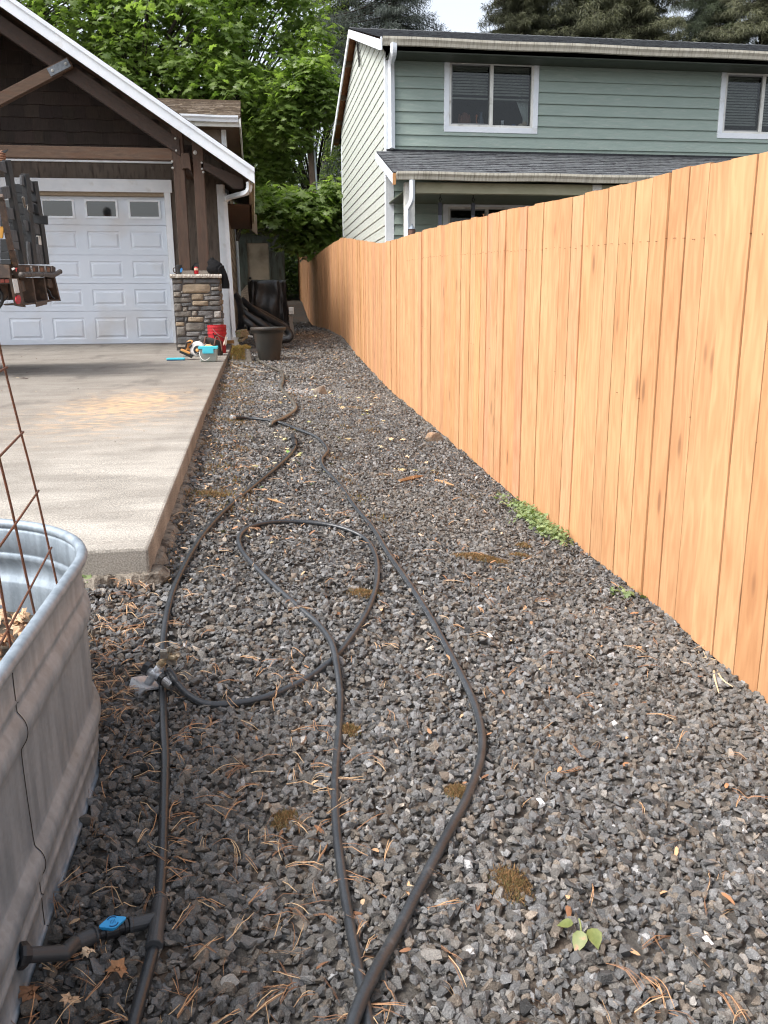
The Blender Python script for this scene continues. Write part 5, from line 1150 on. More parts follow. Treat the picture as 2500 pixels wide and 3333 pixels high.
# ------------------------------------------------------------------ hoses lying on the gravel
k = 2500/1659
def onground(pts, r, scale=k, lift=.008): 
    out = []
    for x, y in pts:
        p = PG(x*scale, y*scale, r+lift); p = PG(x*scale, y*scale, r+lift+.0022*max(0, p[1]-2.0)); out.append(p)
    return out
def hosemat(name, c1, c2, printed=False, c3=None):
    m = pm(name, c1, c2, scale=9, rough=.36, spec=.6, c3=c3, s3=30, t3=(.6, .85), bump=.12, bscale=120)
    if printed:
        N = m.node_tree.nodes; L = m.node_tree.links; b = N['Principled BSDF']; src = b.inputs['Base Color'].links[0].from_socket
        at = N.new('ShaderNodeAttribute'); at.attribute_name = 'bc'; sx = N.new('ShaderNodeSeparateXYZ'); L.new(at.outputs['Vector'], sx.inputs[0])
        def mth(op, a, c=None):
            q = N.new('ShaderNodeMath'); q.operation = op
            for i, v in enumerate((a, c)):
                if v is None: continue
                if isinstance(v, (int, float)): q.inputs[i].default_value = v
                else: L.new(v, q.inputs[i])
            return q.outputs[0]
        band = mth('LESS_THAN', mth('ABSOLUTE', mth('SUBTRACT', sx.outputs[0], printed)), .045)
        teeth = mth('GREATER_THAN', mth('SINE', mth('ADD', mth('MULTIPLY', sx.outputs[1], 620), mth('MULTIPLY', sx.outputs[0], 55))), -.1)
        n = N.new('ShaderNodeTexNoise'); n.inputs['Scale'].default_value = 14; L.new(at.outputs['Vector'], n.inputs[0])
        f = mth('MULTIPLY', mth('MULTIPLY', band, teeth), mth('GREATER_THAN', n.outputs[0], .38))
        mx = N.new('ShaderNodeMixRGB'); L.new(f, mx.inputs[0]); L.new(src, mx.inputs[1]); mx.inputs[2].default_value = (*srgb(200, 200, 196), 1); L.new(mx.outputs[0], b.inputs['Base Color'])
    return m
rubber = hosemat('black poly pipe', (.016, .019, .022), (.025, .029, .033))
hgrey = hosemat('dusty black hose', srgb(54, 58, 62), srgb(40, 43, 47), printed=.12, c3=srgb(84, 86, 88))
hgrey2 = hosemat('dusty black hose two', srgb(54, 58, 62), srgb(40, 43, 47), printed=.38, c3=srgb(84, 86, 88))
hold = hosemat('old grey hose', srgb(96, 92, 84), srgb(76, 72, 66), c3=srgb(120, 112, 98))
def hose(name, label, cat_, pts, r, mat, lift=.008, extra=None):
    P = onground(pts, r, lift=lift)
    if extra: P = extra(P)
    t = thing(name, label, cat_, P[0]-np.array([0, 0, r])); m_ = MB(); m_.tube(P, r, 14, smooth_n=9, useb=True); m_.build('hose_body' if 'hose' in name else 'pipe_body', mat, t, smooth=True); return t, P
# black supply pipe down the left
A1 = [(635, 948), (638, 960), (633, 973), (620, 988), (590, 1015), (545, 1052), (492, 1096), (450, 1140), (415, 1190), (382, 1255), (364, 1310), (354, 1370), (351, 1430), (352, 1500), (354, 1570), (357, 1640), (355, 1720), (352, 1800), (349, 1880), (344, 1950), (340, 2000), (333, 2045), (320, 2095), (302, 2160), (286, 2220), (262, 2330)]
pipe, Ppipe = hose('water_pipe', 'long black poly pipe running down the left of the gravel to the bottom edge', 'pipe', A1, .0115, rubber)
m_ = MB(); m_.tube([Ppipe[0]+(Ppipe[0]-Ppipe[1])*.6, Ppipe[0], Ppipe[1]+(Ppipe[2]-Ppipe[1])*.3], [.021, .022, .017], 12); d_ = (Ppipe[0]-Ppipe[1]); d_ /= np.linalg.norm(d_)
for i in range(3): m_.cyl(Ppipe[0]-d_*(.02+.02*i), Ppipe[0]-d_*(.03+.02*i), .0245, 8)
m_.build('end_coupling', pm('black plastic', (.02, .02, .022), rough=.4), pipe)
# tee, valve and elbow feeding the tank
bp_ = pm('black plastic', (.02, .02, .022), rough=.4); fitm = pm('grey black fitting', (.035, .037, .04), (.05, .052, .055), scale=12, rough=.45)
T0 = PG(342*k, 1985*k, .026); t1 = PG(346*k, 1945*k, .026); t2 = PG(333*k, 2043*k, .026)
tf = thing('pipe_tee', 'black tee fitting joining the long pipe to the blue valve', 'pipe fitting', T0)
m_ = MB(); m_.tube([t1+np.array([0, 0, .0]), t2], .0148, 16); dd = (t2-t1)/np.linalg.norm(t2-t1)
m_.tube([t1-dd*.002, t1+dd*.006], .0162, 16); m_.tube([t2-dd*.012, t2+dd*.004], .0166, 16)
bE = PG(278*k, 1999*k, .028); m_.tube([T0, bE], .0138, 16); m_.tube([bE+(T0-bE)*.0, bE+(T0-bE)*.14], .0158, 16); m_.build('tee_body', fitm, tf, smooth=False, bevel=.002)
# valve
vA, vB = PG(276*k, 1999*k, .028), PG(205*k, 2020*k, .03); vc = (vA+vB)/2
tv = thing('shutoff_valve', 'small shutoff valve with a bright blue oval handle beside the tank', 'valve', vc-np.array([0, 0, .03]))
m_ = MB(); m_.tube([vA, vA+(vB-vA)*.12, vA+(vB-vA)*.13, vA+(vB-vA)*.3, vA+(vB-vA)*.32, vA+(vB-vA)*.7, vA+(vB-vA)*.72, vA+(vB-vA)*.86, vA+(vB-vA)*.87, vB], [.0128, .0128, .010, .010, .0145, .0145, .010, .010, .0128, .0128], 14); m_.build('valve_body', bp_, tv, smooth=False, bevel=.001)
u_ = (vB-vA); u_[2] *= .6; u_ /= np.linalg.norm(u_); vn = np.array([.10, -.35, 1.0]); vn -= u_*vn.dot(u_); vn /= np.linalg.norm(vn); s_ = np.cross(vn, u_); hc = vc+vn*.020
m_ = MB(); outl = []
for i in range(48):
    a = 2*math.pi*i/48; c_, s2 = math.cos(a), math.sin(a); e = .0128+.0112*abs(c_)**7
    outl.append(hc+u_*c_*e*(1.05)+s_*s2*min(e, .0128))
m_.prism(outl, vn*.006); m_.prism([hc+(p-hc)*.86-vn*.006 for p in outl], vn*.007)
blue = pm('blue plastic', srgb(40, 150, 214), srgb(60, 168, 226), scale=6, rough=.38); bh = m_.build('handle', blue, tv, bevel=.0014, seg=3)
m_ = MB()
for (a0, a1) in ((.7, 2.6), (3.85, 5.6)):
    P = [hc+vn*.0064+u_*math.cos(a)*.0098+s_*math.sin(a)*.0098 for a in np.linspace(a0, a1, 12)]; m_.tube(P, .0011, 6)
for i in range(4): 
    q = hc+vn*.0062+u_*(-.004+i*.0026); m_.bar(q-s_*.0036, q+s_*.0036, .0006, .0008, up=tuple(vn))
m_.build('groove', pm('deep blue plastic', srgb(16, 74, 120), rough=.5), bh)
# elbow into the tank
e0, e1, e2, e3 = PG(207*k, 2019*k, .03), PG(165*k, 2036*k, .034), PG(140*k, 2058*k, .045), PY(62*k, 2062*k, 1.27)
e3 = np.array([TCX+TR-.004, e3[1], e3[2]])
te = thing('pipe_elbow', 'black elbow fitting running from the valve into the tank wall', 'pipe fitting', e1-np.array([0, 0, .03]))
m_ = MB(); m_.tube([e0, e0+(e1-e0)*.93, e1, (e1+e2)/2+np.array([-.0, 0, .002]), e2, e2+(e3-e2)*.12, e3], [.0150, .0150, .0140, .0132, .0136, .0130, .0130], 14, smooth_n=3); m_.tube([e0-(e1-e0)*.02, e0+(e1-e0)*.12], .0165, 14); m_.build('elbow_body', fitm, te, smooth=True)
m_ = MB(); ax = (e2-e3)/np.linalg.norm(e2-e3); m_.lathe(e3, [(.021, 0), (.0225, .005), (.0225, .012), (.016, .014), (.016, .019)], 8, ax=tuple(ax)); m_.build('bulkhead_nut', bp_, te)
# sprinkler hose with its loop
B1 = [(366, 1481), (385, 1498), (410, 1511), (450, 1521), (510, 1519), (570, 1507), (630, 1483), (680, 1455), (730, 1413), (770, 1360), (800, 1305), (815, 1250), (811, 1200), (790, 1165), (750, 1144), (700, 1132), (640, 1127), (580, 1129), (535, 1141), (516, 1162), (523, 1190), (552, 1225), (600, 1272), (650, 1315), (690, 1358), (717, 1405), (729, 1455), (735, 1510), (731, 1590), (724, 1680), (726, 1780), (737, 1880), (755, 1990), (772, 2080), (787, 2160), (805, 2260), (815, 2330)]
def lift_start(P):
    base = np.array([ANX, ANY, 0]); P[0] = P[0]+np.array([0, 0, .05]); P[1] = P[1]+np.array([0, 0, .032]); P[2] = P[2]+np.array([0, 0, .012])
    for i in range(24, 27): P[i] = P[i]+np.array([0, 0, .024 if i == 25 else .012])
    return P
ANX = ANY = 0
hb, PB = hose('garden_hose', 'dusty black garden hose with a wide loop, screwed to the metal sprinkler', 'hose', B1, .0108, hgrey, extra=lift_start)
C1 = [(506, 902.5), (535, 903), (565, 906), (605, 913), (642, 927), (680, 942), (698, 957), (707, 972), (701, 983), (694, 993), (699, 1010), (732, 1045), (765, 1092), (805, 1140), (838, 1195), (878, 1253), (920, 1318), (960, 1390), (998, 1462), (1026, 1525), (1041, 1590), (1036, 1650), (1008, 1725), (960, 1815), (905, 1920), (855, 2018), (812, 2110), (770, 2200), (735, 2300)]
def lift_end(P):
    for i in (-3, -2): P[i] = P[i]+np.array([0, 0, .014])
    return P
hc_, PC = hose('garden_hose', 'dusty black garden hose with a silver tipped far end curving down the gravel', 'hose', C1, .0122, hgrey2, extra=lift_end)
d_ = PC[0]-PC[1]; d_ /= np.linalg.norm(d_); m_ = MB(); m_.tube([PC[0], PC[0]+d_*.035], .021, 16); m_.build('end_cap', pm('silver hose cap', srgb(196, 198, 200), rough=.35, metal=.6), hc_, bevel=.002)
m_ = MB()
for i in range(6): m_.tube([PC[0]-d_*(.0+i*.018), PC[0]-d_*(.014+i*.018)], .0195-.0006*i, 12)
m_.tube([PC[0], PC[0]-d_*.11], .016, 12); m_.build('grip', bp_, hc_)
D1 = [(551, 773.7), (568, 784), (590, 795), (606, 802), (611, 810.5), (610.5, 824), (607, 836.5), (616, 848.5), (629, 862.5), (637.5, 876), (637, 885), (624, 895.5), (607, 905), (590, 911), (584, 918)]
hose('old_hose', 'thin old grey hose from behind the pot to under the silver tipped hose', 'hose', D1, .0165, hold)
# sticks
S1 = [(755, 1188), (779, 1199.5), (804, 1205), (826, 1203), (848.5, 1210.5), (874, 1210.5), (894.5, 1207)]
P = [PG(x, y, .02) for x, y in S1]; m_ = MB(); m_.tube(P, [.011, .013, .014, .014, .013, .011, .006], 7, smooth_n=4); m_.tube([P[3], P[3]+np.array([.05, .05, .02])], [.008, .003], 6)
o = m_.build('branch', pm('grey stick', srgb(150, 138, 122), srgb(118, 106, 92), scale=12, rough=.9), smooth=True); tag(o, 'pale bare branch lying in front of the mossy block', 'branch')
for (pts, r, lab, nm) in (((((1300, 1566), (1340, 1556), (1376, 1549))), .012, 'flat splintered piece of tan wood lying on the gravel near the fence', 'wood_scrap'), ((((1418, 1563), (1445, 1570), (1478, 1580))), .009, 'thin pale wood splinter just right of the flat scrap', 'wood_scrap'), ((((868, 1622), (898, 1631), (928, 1640))), .005, 'thin straight bamboo like stick between the two hoses', 'stick')):
    P = [PG(x, y, .016) for x, y in pts]; m_ = MB(); m_.tube(P, [r, r*1.5, r*.5], 5, smooth_n=2)
    o = m_.build(nm, pm('split wood', srgb(176, 140, 100), srgb(140, 104, 72), scale=20, stretch=(1, 8, 8), rough=.85)); tag(o, lab, 'wood scrap' if nm != 'stick' else 'stick')

# ------------------------------------------------------------------ impact sprinkler
SY0 = float(PG(500, 2270)[1])+.02
def sp(a, b_, dy=0): return PY(350+a*.3014, 2000+b_*.3014, SY0+dy)
t = thing('sprinkler', 'metal impact sprinkler on a ribbed wedge base, joined to the looping hose', 'sprinkler', sp(400, 900))
alu = pm('dull aluminium', srgb(196, 200, 204), srgb(174, 178, 182), scale=18, rough=.38, metal=.35, bump=.1, bscale=120)
brass = pm('aged brass', srgb(206, 188, 158), srgb(158, 140, 112), scale=40, rough=.35, metal=.4, bump=.15, bscale=150)
m_ = MB(); n_ = 15
A_, B_, C_, D_ = sp(265, 680, .03), sp(430, 655, .07), sp(600, 778, .0), sp(412, 806, -.04)
vs = []; 
for i in range(n_*2+1):
    f_ = i/(n_*2); h = .0022*(i % 2); p = A_+(D_-A_)*f_; q = B_+(C_-B_)*f_; vs += [p+np.array([0, -h*.5, h]), q+np.array([0, -h*.5, h])]
m_.add(vs, [(i*2, i*2+1, i*2+3, i*2+2) for i in range(n_*2)]); m_.prism([p-np.array([0, 0, .002]) for p in (A_, B_, C_, D_)], (0, 0, -.003))
E_ = [sp(262, 690, .03), sp(225, 800, .02), sp(222, 870, .01), sp(258, 898, .0), sp(330, 862, -.02), sp(412, 806, -.04)]; m_.prism(E_, (.0, .002, .003))
m_.prism([sp(412, 806, -.04), sp(330, 862, -.02), sp(300, 880, -.01), sp(240, 985, .0), sp(440, 815, -.02)], (.002, .002, .002))
m_.prism([sp(600, 778, .0), sp(520, 850, .02), sp(470, 865, .04), sp(430, 800, .03)], (.002, .002, .002)); m_.build('base', alu, t)
m_ = MB(); m_.tube([sp(440, 745), sp(490, 660), sp(520, 620), sp(575, 545)], [.0125, .0115, .0115, .0105], 14); m_.tube([sp(435, 610, .01), sp(520, 640), sp(590, 690, -.01)], [.0125, .012, .0145], 14)
m_.blob(sp(500, 635), (.015, .015, .015), .05, 2); m_.build('cross_body', alu, t, smooth=True)
m_ = MB(); m_.tube([sp(455, 600, .012), sp(395, 570, .02)], [.021, .0215], 6); m_.tube([sp(580, 685, -.01), sp(620, 712, -.02)], [.0195, .020], 8); m_.build('hex_nuts', pm('black hex cap', (.02, .022, .024), rough=.35), t, bevel=.002)
m_ = MB(); p, q = sp(610, 705, -.02), sp(690, 770, -.035)
m_.tube([p, q], .0125, 14)
for i in range(6): c = p+(q-p)*(.12+i*.15); m_.tube([c, c+(q-p)*.07], .0152, 14)
PB0 = Vector(PB[0]); m_.build('hose_thread', pm('bright zinc', srgb(206, 206, 204), rough=.3, metal=.7), t)
m_ = MB(); m_.tube([q-(q-p)*.1, Vector(q)*.55+PB0*.45, PB0, Vector(PB[1])], [.0132, .0130, .0127, .0126], 12, smooth_n=4); m_.build('hose_tail', hgrey, t, smooth=True)
m_ = MB(); p, q = sp(555, 560), sp(640, 470)
m_.tube([p, q], .0085, 12)
for i in range(5): c = p+(q-p)*(.05+i*.12); m_.tube([c, c+(q-p)*.05], .0122, 12)
m_.tube([sp(620, 490), sp(665, 430), sp(700, 390)], [.0075, .009, .008], 10); m_.tube([sp(650, 460, -.01), sp(740, 470, -.03), sp(760, 440, -.035)], [.008, .008, .006], 10)
m_.build('riser', brass, t, smooth=False)
m_ = MB()
for i in range(5): c = sp(690, 400)+(sp(735, 360)-sp(690, 400))*(i/5); m_.lathe(c, [(.0135, 0), (.0135, .0025)], 14, ax=(.5, .0, .8))
m_.lathe(sp(735, 352), [(.015, 0), (.014, .004), (.005, .006)], 14, ax=(.4, .1, .8)); m_.bar(sp(640, 380, -.01), sp(700, 350, 0), .004, .01); m_.bar(sp(700, 440, -.02), sp(790, 420, -.02), .004, .014)
m_.box(*[v for i in range(3) for v in (sp(612, 425, -.012)[i]-.011, sp(612, 425, -.012)[i]+.011)]); m_.bar(sp(640, 500, -.01), sp(745, 520, -.02), .004, .018); m_.bar(sp(600, 395, -.01), sp(660, 440, -.01), .003, .006)
m_.build('impact_arm', pm('worn chrome', srgb(180, 174, 162), srgb(118, 110, 100), scale=60, rough=.3, metal=.4), t)
m_ = MB(); m_.tube([sp(625, 382, -.01), sp(590, 385, -.015), sp(570, 378, -.015)], .0013, 6); m_.prism([sp(570, 372, -.015), sp(555, 395, -.015), sp(515, 392, -.015), sp(500, 368, -.015), sp(518, 345, -.015)], (0, .002, .001)); m_.build('deflector_vane', pm('white plastic tab', srgb(216, 216, 212)), t)

# ------------------------------------------------------------------ stones and the mossy block
rockm = pm('tan rock', srgb(150, 136, 120), srgb(118, 108, 98), scale=12, rough=.9, bump=.7, bscale=60, c3=srgb(96, 90, 84), s3=9)
def rock(fx, fy, d, lab, seed, mat):
    p = PG(fx, fy); V, F = hull_shape(seed, 24, .8); V = V*np.array(d)
    o = npmesh('rock', V+p+np.array([0, 0, d[2]*.55]), F, mat); tag(o, lab, 'rock'); b_ = o.modifiers.new('bevel', 'BEVEL'); b_.width = .008; b_.segments = 2; return o
rock(1045, 1288, (.085, .07, .085), 'squarish tan rock at the end of the white dust streak', 5, rockm)
rock(1412, 1440, (.078, .06, .07), 'grey brown rock close to the foot of the fence', 9, pm('grey rock', srgb(140, 132, 122), srgb(110, 106, 100), scale=12, rough=.9, bump=.7, bscale=60, c3=srgb(150, 124, 100), s3=6))
p = PG(788, 1178); t = thing('pier_block', 'mossy concrete pier block at the corner of the driveway', 'concrete block', p)
m_ = MB(); m_.obox((p[0], p[1]+.1, p[2]+.08), (.33, .3, .22), taper=.72); m_.build('block', pm('old concrete', srgb(98, 92, 84), srgb(120, 114, 104), scale=20, rough=.95, bump=.6, bscale=60), t, bevel=.02, seg=3)
TUFT = (np.array([(0, -.5, 0), (0, .5, 0), (.15, .25, .6), (.3, 0, 1), (.15, -.25, .6)], float)*np.array([1, .2, 1]), np.array([(0, 1, 2), (0, 2, 4), (4, 2, 3)]))
moss_m = pm('moss', (.9, .9, .9), (1.1, 1.1, 1.1), attr=True, rough=.9)
mossc = np.array([srgb(122, 108, 48), srgb(96, 94, 40), srgb(150, 122, 62), srgb(138, 96, 52)])
def moss_pts(P, h, cols=mossc):
    n = len(P); tl = np.stack([RNG.normal(0, .5, n), RNG.normal(0, .5, n), np.ones(n)], -1)
    return scatter(TUFT[0], TUFT[1], P, basis(tl, RNG.uniform(0, 6.28, n)), (h*RNG.uniform(.5, 1.3, n))[:, None]*np.array([[1, .7, 1]]), cols[RNG.integers(0, len(cols), n)])
n_ = 2600; u = RNG.uniform(-1, 1, (n_, 2)); P = np.stack([p[0]+u[:, 0]*.125, p[1]+.1+u[:, 1]*.115, np.full(n_, p[2]+.188)], -1)
n2_ = 2200; v_ = RNG.random(n2_)**.6; side = RNG.random(n2_) < .5
Q = np.stack([np.where(side, p[0]-.125-(1-v_)*.04, p[0]+RNG.uniform(-1, .35, n2_)*.13), np.where(side, p[1]+.1+RNG.uniform(-1, 1, n2_)*.12, p[1]+.1-.112-(1-v_)*.035), p[2]+.02+v_*.17], -1)
V, F, C = cat([moss_pts(P+np.stack([0*P[:, 0], 0*P[:, 0], .03*np.abs(np.sin(P[:, 0]*31)*np.cos(P[:, 1]*27))], -1), .034), moss_pts(Q, .030)]); npmesh('moss_cap', V, F, moss_m, C, t)

# ------------------------------------------------------------------ black planter pot
def hq(a, b_, Y): return PY(740+a/4.808, 720+b_/4.808, Y)
PYt = 12.9; pl_, pr2 = hq(360, 1660, PYt), hq(918, 1675, PYt); pcx = (pl_[0]+pr2[0])/2; R0 = (pr2[0]-pl_[0])/2; zb = float(g(pcx, PYt))+.01; zt = pl_[2]+.0
rb_ = R0*.60
t = thing('planter_pot', 'large empty dark brown plastic planter pot in front of the coiled pipe', 'planter', (pcx, PYt, zb))
m_ = MB(); H = zt-zb; m_.lathe((pcx, PYt, zb), [(rb_*.98, 0), (rb_, .01), (rb_+(R0*.86-rb_)*.9, H*.80), (R0*.86, H*.84), (R0*.88, H*.845), (R0*.90, H*.88), (R0*.97, H*.90), (R0, H*.93), (R0, H*.975), (R0*.98, H), (R0*.93, H), (R0*.90, H*.95), (R0*.84, H*.85), (rb_*.95, .03), (.001, .03)], 40)
m_.build('pot', pm('dark brown plastic', srgb(46, 45, 42), srgb(56, 52, 46), scale=3, rough=.5, c3=srgb(68, 56, 46), s3=4, t3=(.5, .8)), t, smooth=True)
# ------------------------------------------------------------------ corrugated drain pipe, one heap
def corr(name, lab, pts, r=.055):
    P, _ = cr([Vector(p) for p in pts], 12, None)
    # resample evenly
    L_ = [0]
    for i in range(1, len(P)): L_.append(L_[-1]+(P[i]-P[i-1]).length)
    n = int(L_[-1]/.009); Q = []; rr = []; j = 0
    for i in range(n):
        s_ = L_[-1]*i/(n-1)
        while j < len(L_)-2 and L_[j+1] < s_: j += 1
        f_ = (s_-L_[j])/max(L_[j+1]-L_[j], 1e-6); Q.append(P[j].lerp(P[j+1], min(f_, 1))); rr.append(r+(.0065 if i % 2 else -.0045))
    m_ = MB(); m_.tube(Q, rr, 14); o = m_.build(name, pm('corrugated black pipe', (.016, .017, .018), (.026, .026, .027), rough=.42), smooth=False); tag(o, lab, 'drain pipe', 'corrugated drain pipes heaped by the garage wall'); return o
corr('drain_pipe', 'black corrugated drain pipe curling out on the gravel behind the pot', [hq(215, 1210, 15.3), hq(400, 1380, 15.3), hq(640, 1530, 15.2), hq(850, 1640, 15.1), hq(950, 1720, 15.0), hq(985, 1790, 14.9), hq(955, 1840, 14.8), hq(880, 1855, 14.7), hq(800, 1870, 14.6)])
corr('drain_pipe', 'upper black corrugated drain pipe slanting across the covered grill', [hq(240, 1240, 15.7), hq(390, 1355, 15.7), hq(560, 1440, 15.6), hq(720, 1530, 15.5), hq(860, 1610, 15.4), hq(940, 1680, 15.2)], .048)
corr('drain_pipe', 'black corrugated drain pipe standing upright beside the downspout', [hq(110, 1140, 15.0), hq(160, 1190, 15.0), hq(195, 1300, 15.0), hq(215, 1450, 15.0), hq(215, 1620, 14.95), hq(190, 1750, 14.9)], .055)
corr('drain_pipe', 'lower black corrugated drain pipe ending behind the pot rim', [hq(240, 1400, 15.4), hq(340, 1480, 15.2), hq(460, 1560, 15.0), hq(590, 1650, 14.8), hq(700, 1740, 14.7)], .05)
corr('drain_pipe', 'lowest black corrugated drain pipe left of the pot', [hq(235, 1500, 15.0), hq(300, 1570, 14.9), hq(390, 1640, 14.7), hq(460, 1720, 14.6)], .05)
# ------------------------------------------------------------------ covered grill
gx0, gx1, gy = hq(330, 1300, 20)[0], hq(940, 1300, 20)[0], 20.0; gzb = float(g(.35, 20)); gzt = hq(640, 925, 20)[2]
t = thing('covered_grill', 'barbecue under a wrinkled black cover beside the garage wall', 'grill', (.35, 20.2, gzb))
m_ = MB(); nx_, nz_ = 64, 26; vs = []
def outline(s_):                        # rounded rectangle
    a = s_*2*math.pi; c_, s2 = math.cos(a), math.sin(a); e = .22; return (math.copysign(abs(c_)**(e*2), c_), math.copysign(abs(s2)**(e*2), s2))
for j in range(nz_+1):
    f_ = j/nz_; z = gzb+.03+(gzt-gzb-.03)*min(f_*1.12, 1); shr = 1-.06*f_-(.0 if f_ < .9 else (f_-.9)*6.0)
    for i in range(nx_):
        ox, oy = outline(i/nx_); fold = .035*math.sin(i*1.3+math.sin(j*.22)*.8)*(1-f_*.7)+.014*math.sin(i*2.7+j*.17)+.010*math.sin(j*.6+i*.55)
        vs.append(((gx0+gx1)/2+ox*((gx1-gx0)/2*shr+fold), gy+.3+oy*(.3*shr+fold), z+(.02*math.sin(i*.7+j) if f_ > .8 else 0)))
m_.add(vs, [(j*nx_+i, j*nx_+(i+1) % nx_, (j+1)*nx_+(i+1) % nx_, (j+1)*nx_+i) for j in range(nz_) for i in range(nx_)]+[tuple(nz_*nx_+i for i in range(nx_))])
m_.build('cover', pm('black vinyl cover', (.014, .014, .015), (.022, .022, .024), rough=.36, bump=.5, bscale=14, spec=.6), t, smooth=True)
# white post cap things to the right of the cover
p = hq(1000, 1400, 17.2); zg = float(g(p[0], 17.2)); t = thing('vent_box', 'small white box on a short pale post right of the covered grill', 'box', (p[0], 17.2, zg))
m_ = MB(); m_.box(p[0]-.05, p[0]+.05, 17.15, 17.25, p[2]-.07, p[2]+.07); m_.build('box', white2, t, bevel=.01)
m_ = MB(); m_.obox((p[0], 17.22, (zg+p[2])/2-.04), (.07, .03, p[2]-zg-.08), (0, -.1, 0)); m_.build('post', pm('grey tan post', srgb(140, 130, 118)), t)
# lattice leaning behind the pipes
t = thing('lattice_panel', 'small tan lattice panel leaning between the garage wall and the covered grill', 'lattice', hq(270, 1330, 18.5)); m_ = MB()
a0, a1, a2, a3 = hq(215, 1010, 18.6), hq(325, 1010, 18.6), hq(345, 1340, 18.4), hq(215, 1200, 18.4)
a0 = hq(225, 1100, 18.6); a1 = hq(310, 1000, 18.6); a2 = hq(345, 1335, 18.4); a3 = hq(215, 1210, 18.4)
for i in range(8):
    f_ = i/7; m_.bar(a0+(a3-a0)*f_, a1+(a2-a1)*f_, .012, .03, up=(0, 1, 0)); m_.bar(a0+(a1-a0)*f_+np.array([0, -.012, 0]), a3+(a2-a3)*f_+np.array([0, -.012, 0]), .012, .02, up=(0, 1, 0))
m_.build('slats', pm('tan lattice', srgb(168, 154, 136)), t)
# scrap lumber by the downspout
for i, (a, b_, c, d_, lab) in enumerate(((160, 1735, 275, 1705, 'short scrap board with a mossy end on top of the lumber heap by the downspout'), (165, 1775, 300, 1740, 'second scrap board in the lumber heap by the downspout'), (170, 1800, 320, 1780, 'lowest grey scrap board in the lumber heap by the downspout'), (200, 1870, 300, 1790, 'dark scrap stick leaning on the lumber heap'))):
    p, q = hq(a, b_, 14.0), hq(c, d_, 14.3); m_ = MB(); m_.bar(p, q, .085, .038); o = m_.build('scrap_lumber', pm('old lumber', srgb(150, 132, 108), srgb(110, 96, 80), scale=6, stretch=(1, 6, 6), rough=.9, c3=srgb(110, 110, 60), s3=5), bevel=.003); tag(o, lab, 'lumber', 'scrap lumber heaped by the downspout')
m_ = MB(); p, q = hq(320, 1800, 13.9), hq(400, 1815, 13.9); m_.tube([p, q], .022, 10); o = m_.build('pipe_offcut', pm('grey pvc', srgb(120, 118, 114))); tag(o, 'short grey pipe offcut left of the pot', 'pipe')
p = hq(245, 1980, 12.9); zg = float(g(p[0], 12.9)); m_ = MB(); m_.obox((p[0], 12.9, zg+.075), (.2, .14, .1), (0, 0, .2), taper=1.12); o = m_.build('plastic_box', pm('cloudy blue plastic', srgb(150, 176, 190), srgb(170, 190, 200), rough=.3, trans=.5), bevel=.01); tag(o, 'cloudy blue clear plastic box behind the mossy block', 'plastic box')
for i, (a, b_, lab) in enumerate(((360, 1890, 'small dark wooden frame lying between the plastic box and the pot'),)):
    p = hq(a, b_, 13.2); m_ = MB(); zg = float(g(p[0], 13.2))+.03
    for (u0, v0, u1, v1) in ((-.12, 0, .12, 0), (-.12, .1, .12, .1), (-.12, 0, -.12, .1), (.12, 0, .12, .1)): m_.bar((p[0]+u0, 13.2, zg+v0), (p[0]+u1, 13.2, zg+v1), .02, .02, up=(0, 1, 0))
    o = m_.build('wood_square', pm('dark lath', srgb(100, 92, 84))); tag(o, lab, 'wood frame')

# ------------------------------------------------------------------ tools on the slab
def q8(a, b_, Y): return PY(500+a*.1808, 1050+b_*.1808, Y)
# red bucket
BYd = 13.15; bz = slab_z(BYd); a, b_ = q8(962, 60, BYd), q8(1312, 60, BYd); bxc = (a[0]+b_[0])/2; br = (b_[0]-a[0])/2
t = thing('bucket', 'red plastic bucket with a wire handle and black emblem at the pier foot', 'bucket', (bxc, BYd, bz)); H = .42
m_ = MB(); m_.lathe((bxc, BYd, bz), [(br*.82, 0), (br*.84, .01), (br*.93, H*.66), (br*.99, H*.67), (br*.99, H*.74), (br*.95, H*.75), (br*.95, H*.79), (br, H*.80), (br, H*.845), (br*.96, H*.85), (br*.96, H*.89), (br, H*.90), (br, H*.95), (br*.97, H*.96), (br*.98, H), (br*.94, H), (br*.9, H*.6), (br*.78, .02), (.001, .02)], 36)
m_.build('pail', pm('red plastic', srgb(176, 30, 40), srgb(160, 24, 34), scale=5, rough=.4, c3=srgb(140, 60, 50), s3=9, t3=(.6, .8)), t, smooth=False)
m_ = MB(); A_ = [q8(1060, 110, BYd-.16), q8(1130, 190, BYd-.17), q8(1200, 240, BYd-.16), q8(1290, 280, BYd-.08)]; m_.tube(A_, .004, 6, smooth_n=4); m_.build('handle', pm('wire handle', srgb(170, 160, 150), metal=.5, rough=.4), t)
m_ = MB(); m_.tube([q8(1285, 285, BYd-.1), q8(1335, 278, BYd-.1)], .012, 10); m_.build('grip', white2, t)
m_ = MB()
for (xa, xb, za, zb_) in ((1068, 1150, 188, 215), (1085, 1135, 225, 245), (1090, 1112, 245, 275), (1105, 1140, 255, 275)):
    p, q = q8(xa, zb_, BYd-.137), q8(xb, za, BYd-.137); m_.box(p[0], q[0], BYd-.14+.002, BYd-.13, p[2], q[2])
m_.build('emblem', pm('worn black print', srgb(50, 20, 20)), t)
p = q8(1275, 350, BYd-.17); m_ = MB(); m_.add([q8(1300, 230, 12.97), q8(1318, 300, 12.97), q8(1310, 400, 12.95), q8(1290, 420, 12.94), q8(1275, 370, 12.93), q8(1258, 415, 12.93), q8(1255, 360, 12.94), q8(1285, 300, 12.96)], [(0, 1, 2, 3, 4, 5, 6, 7)])
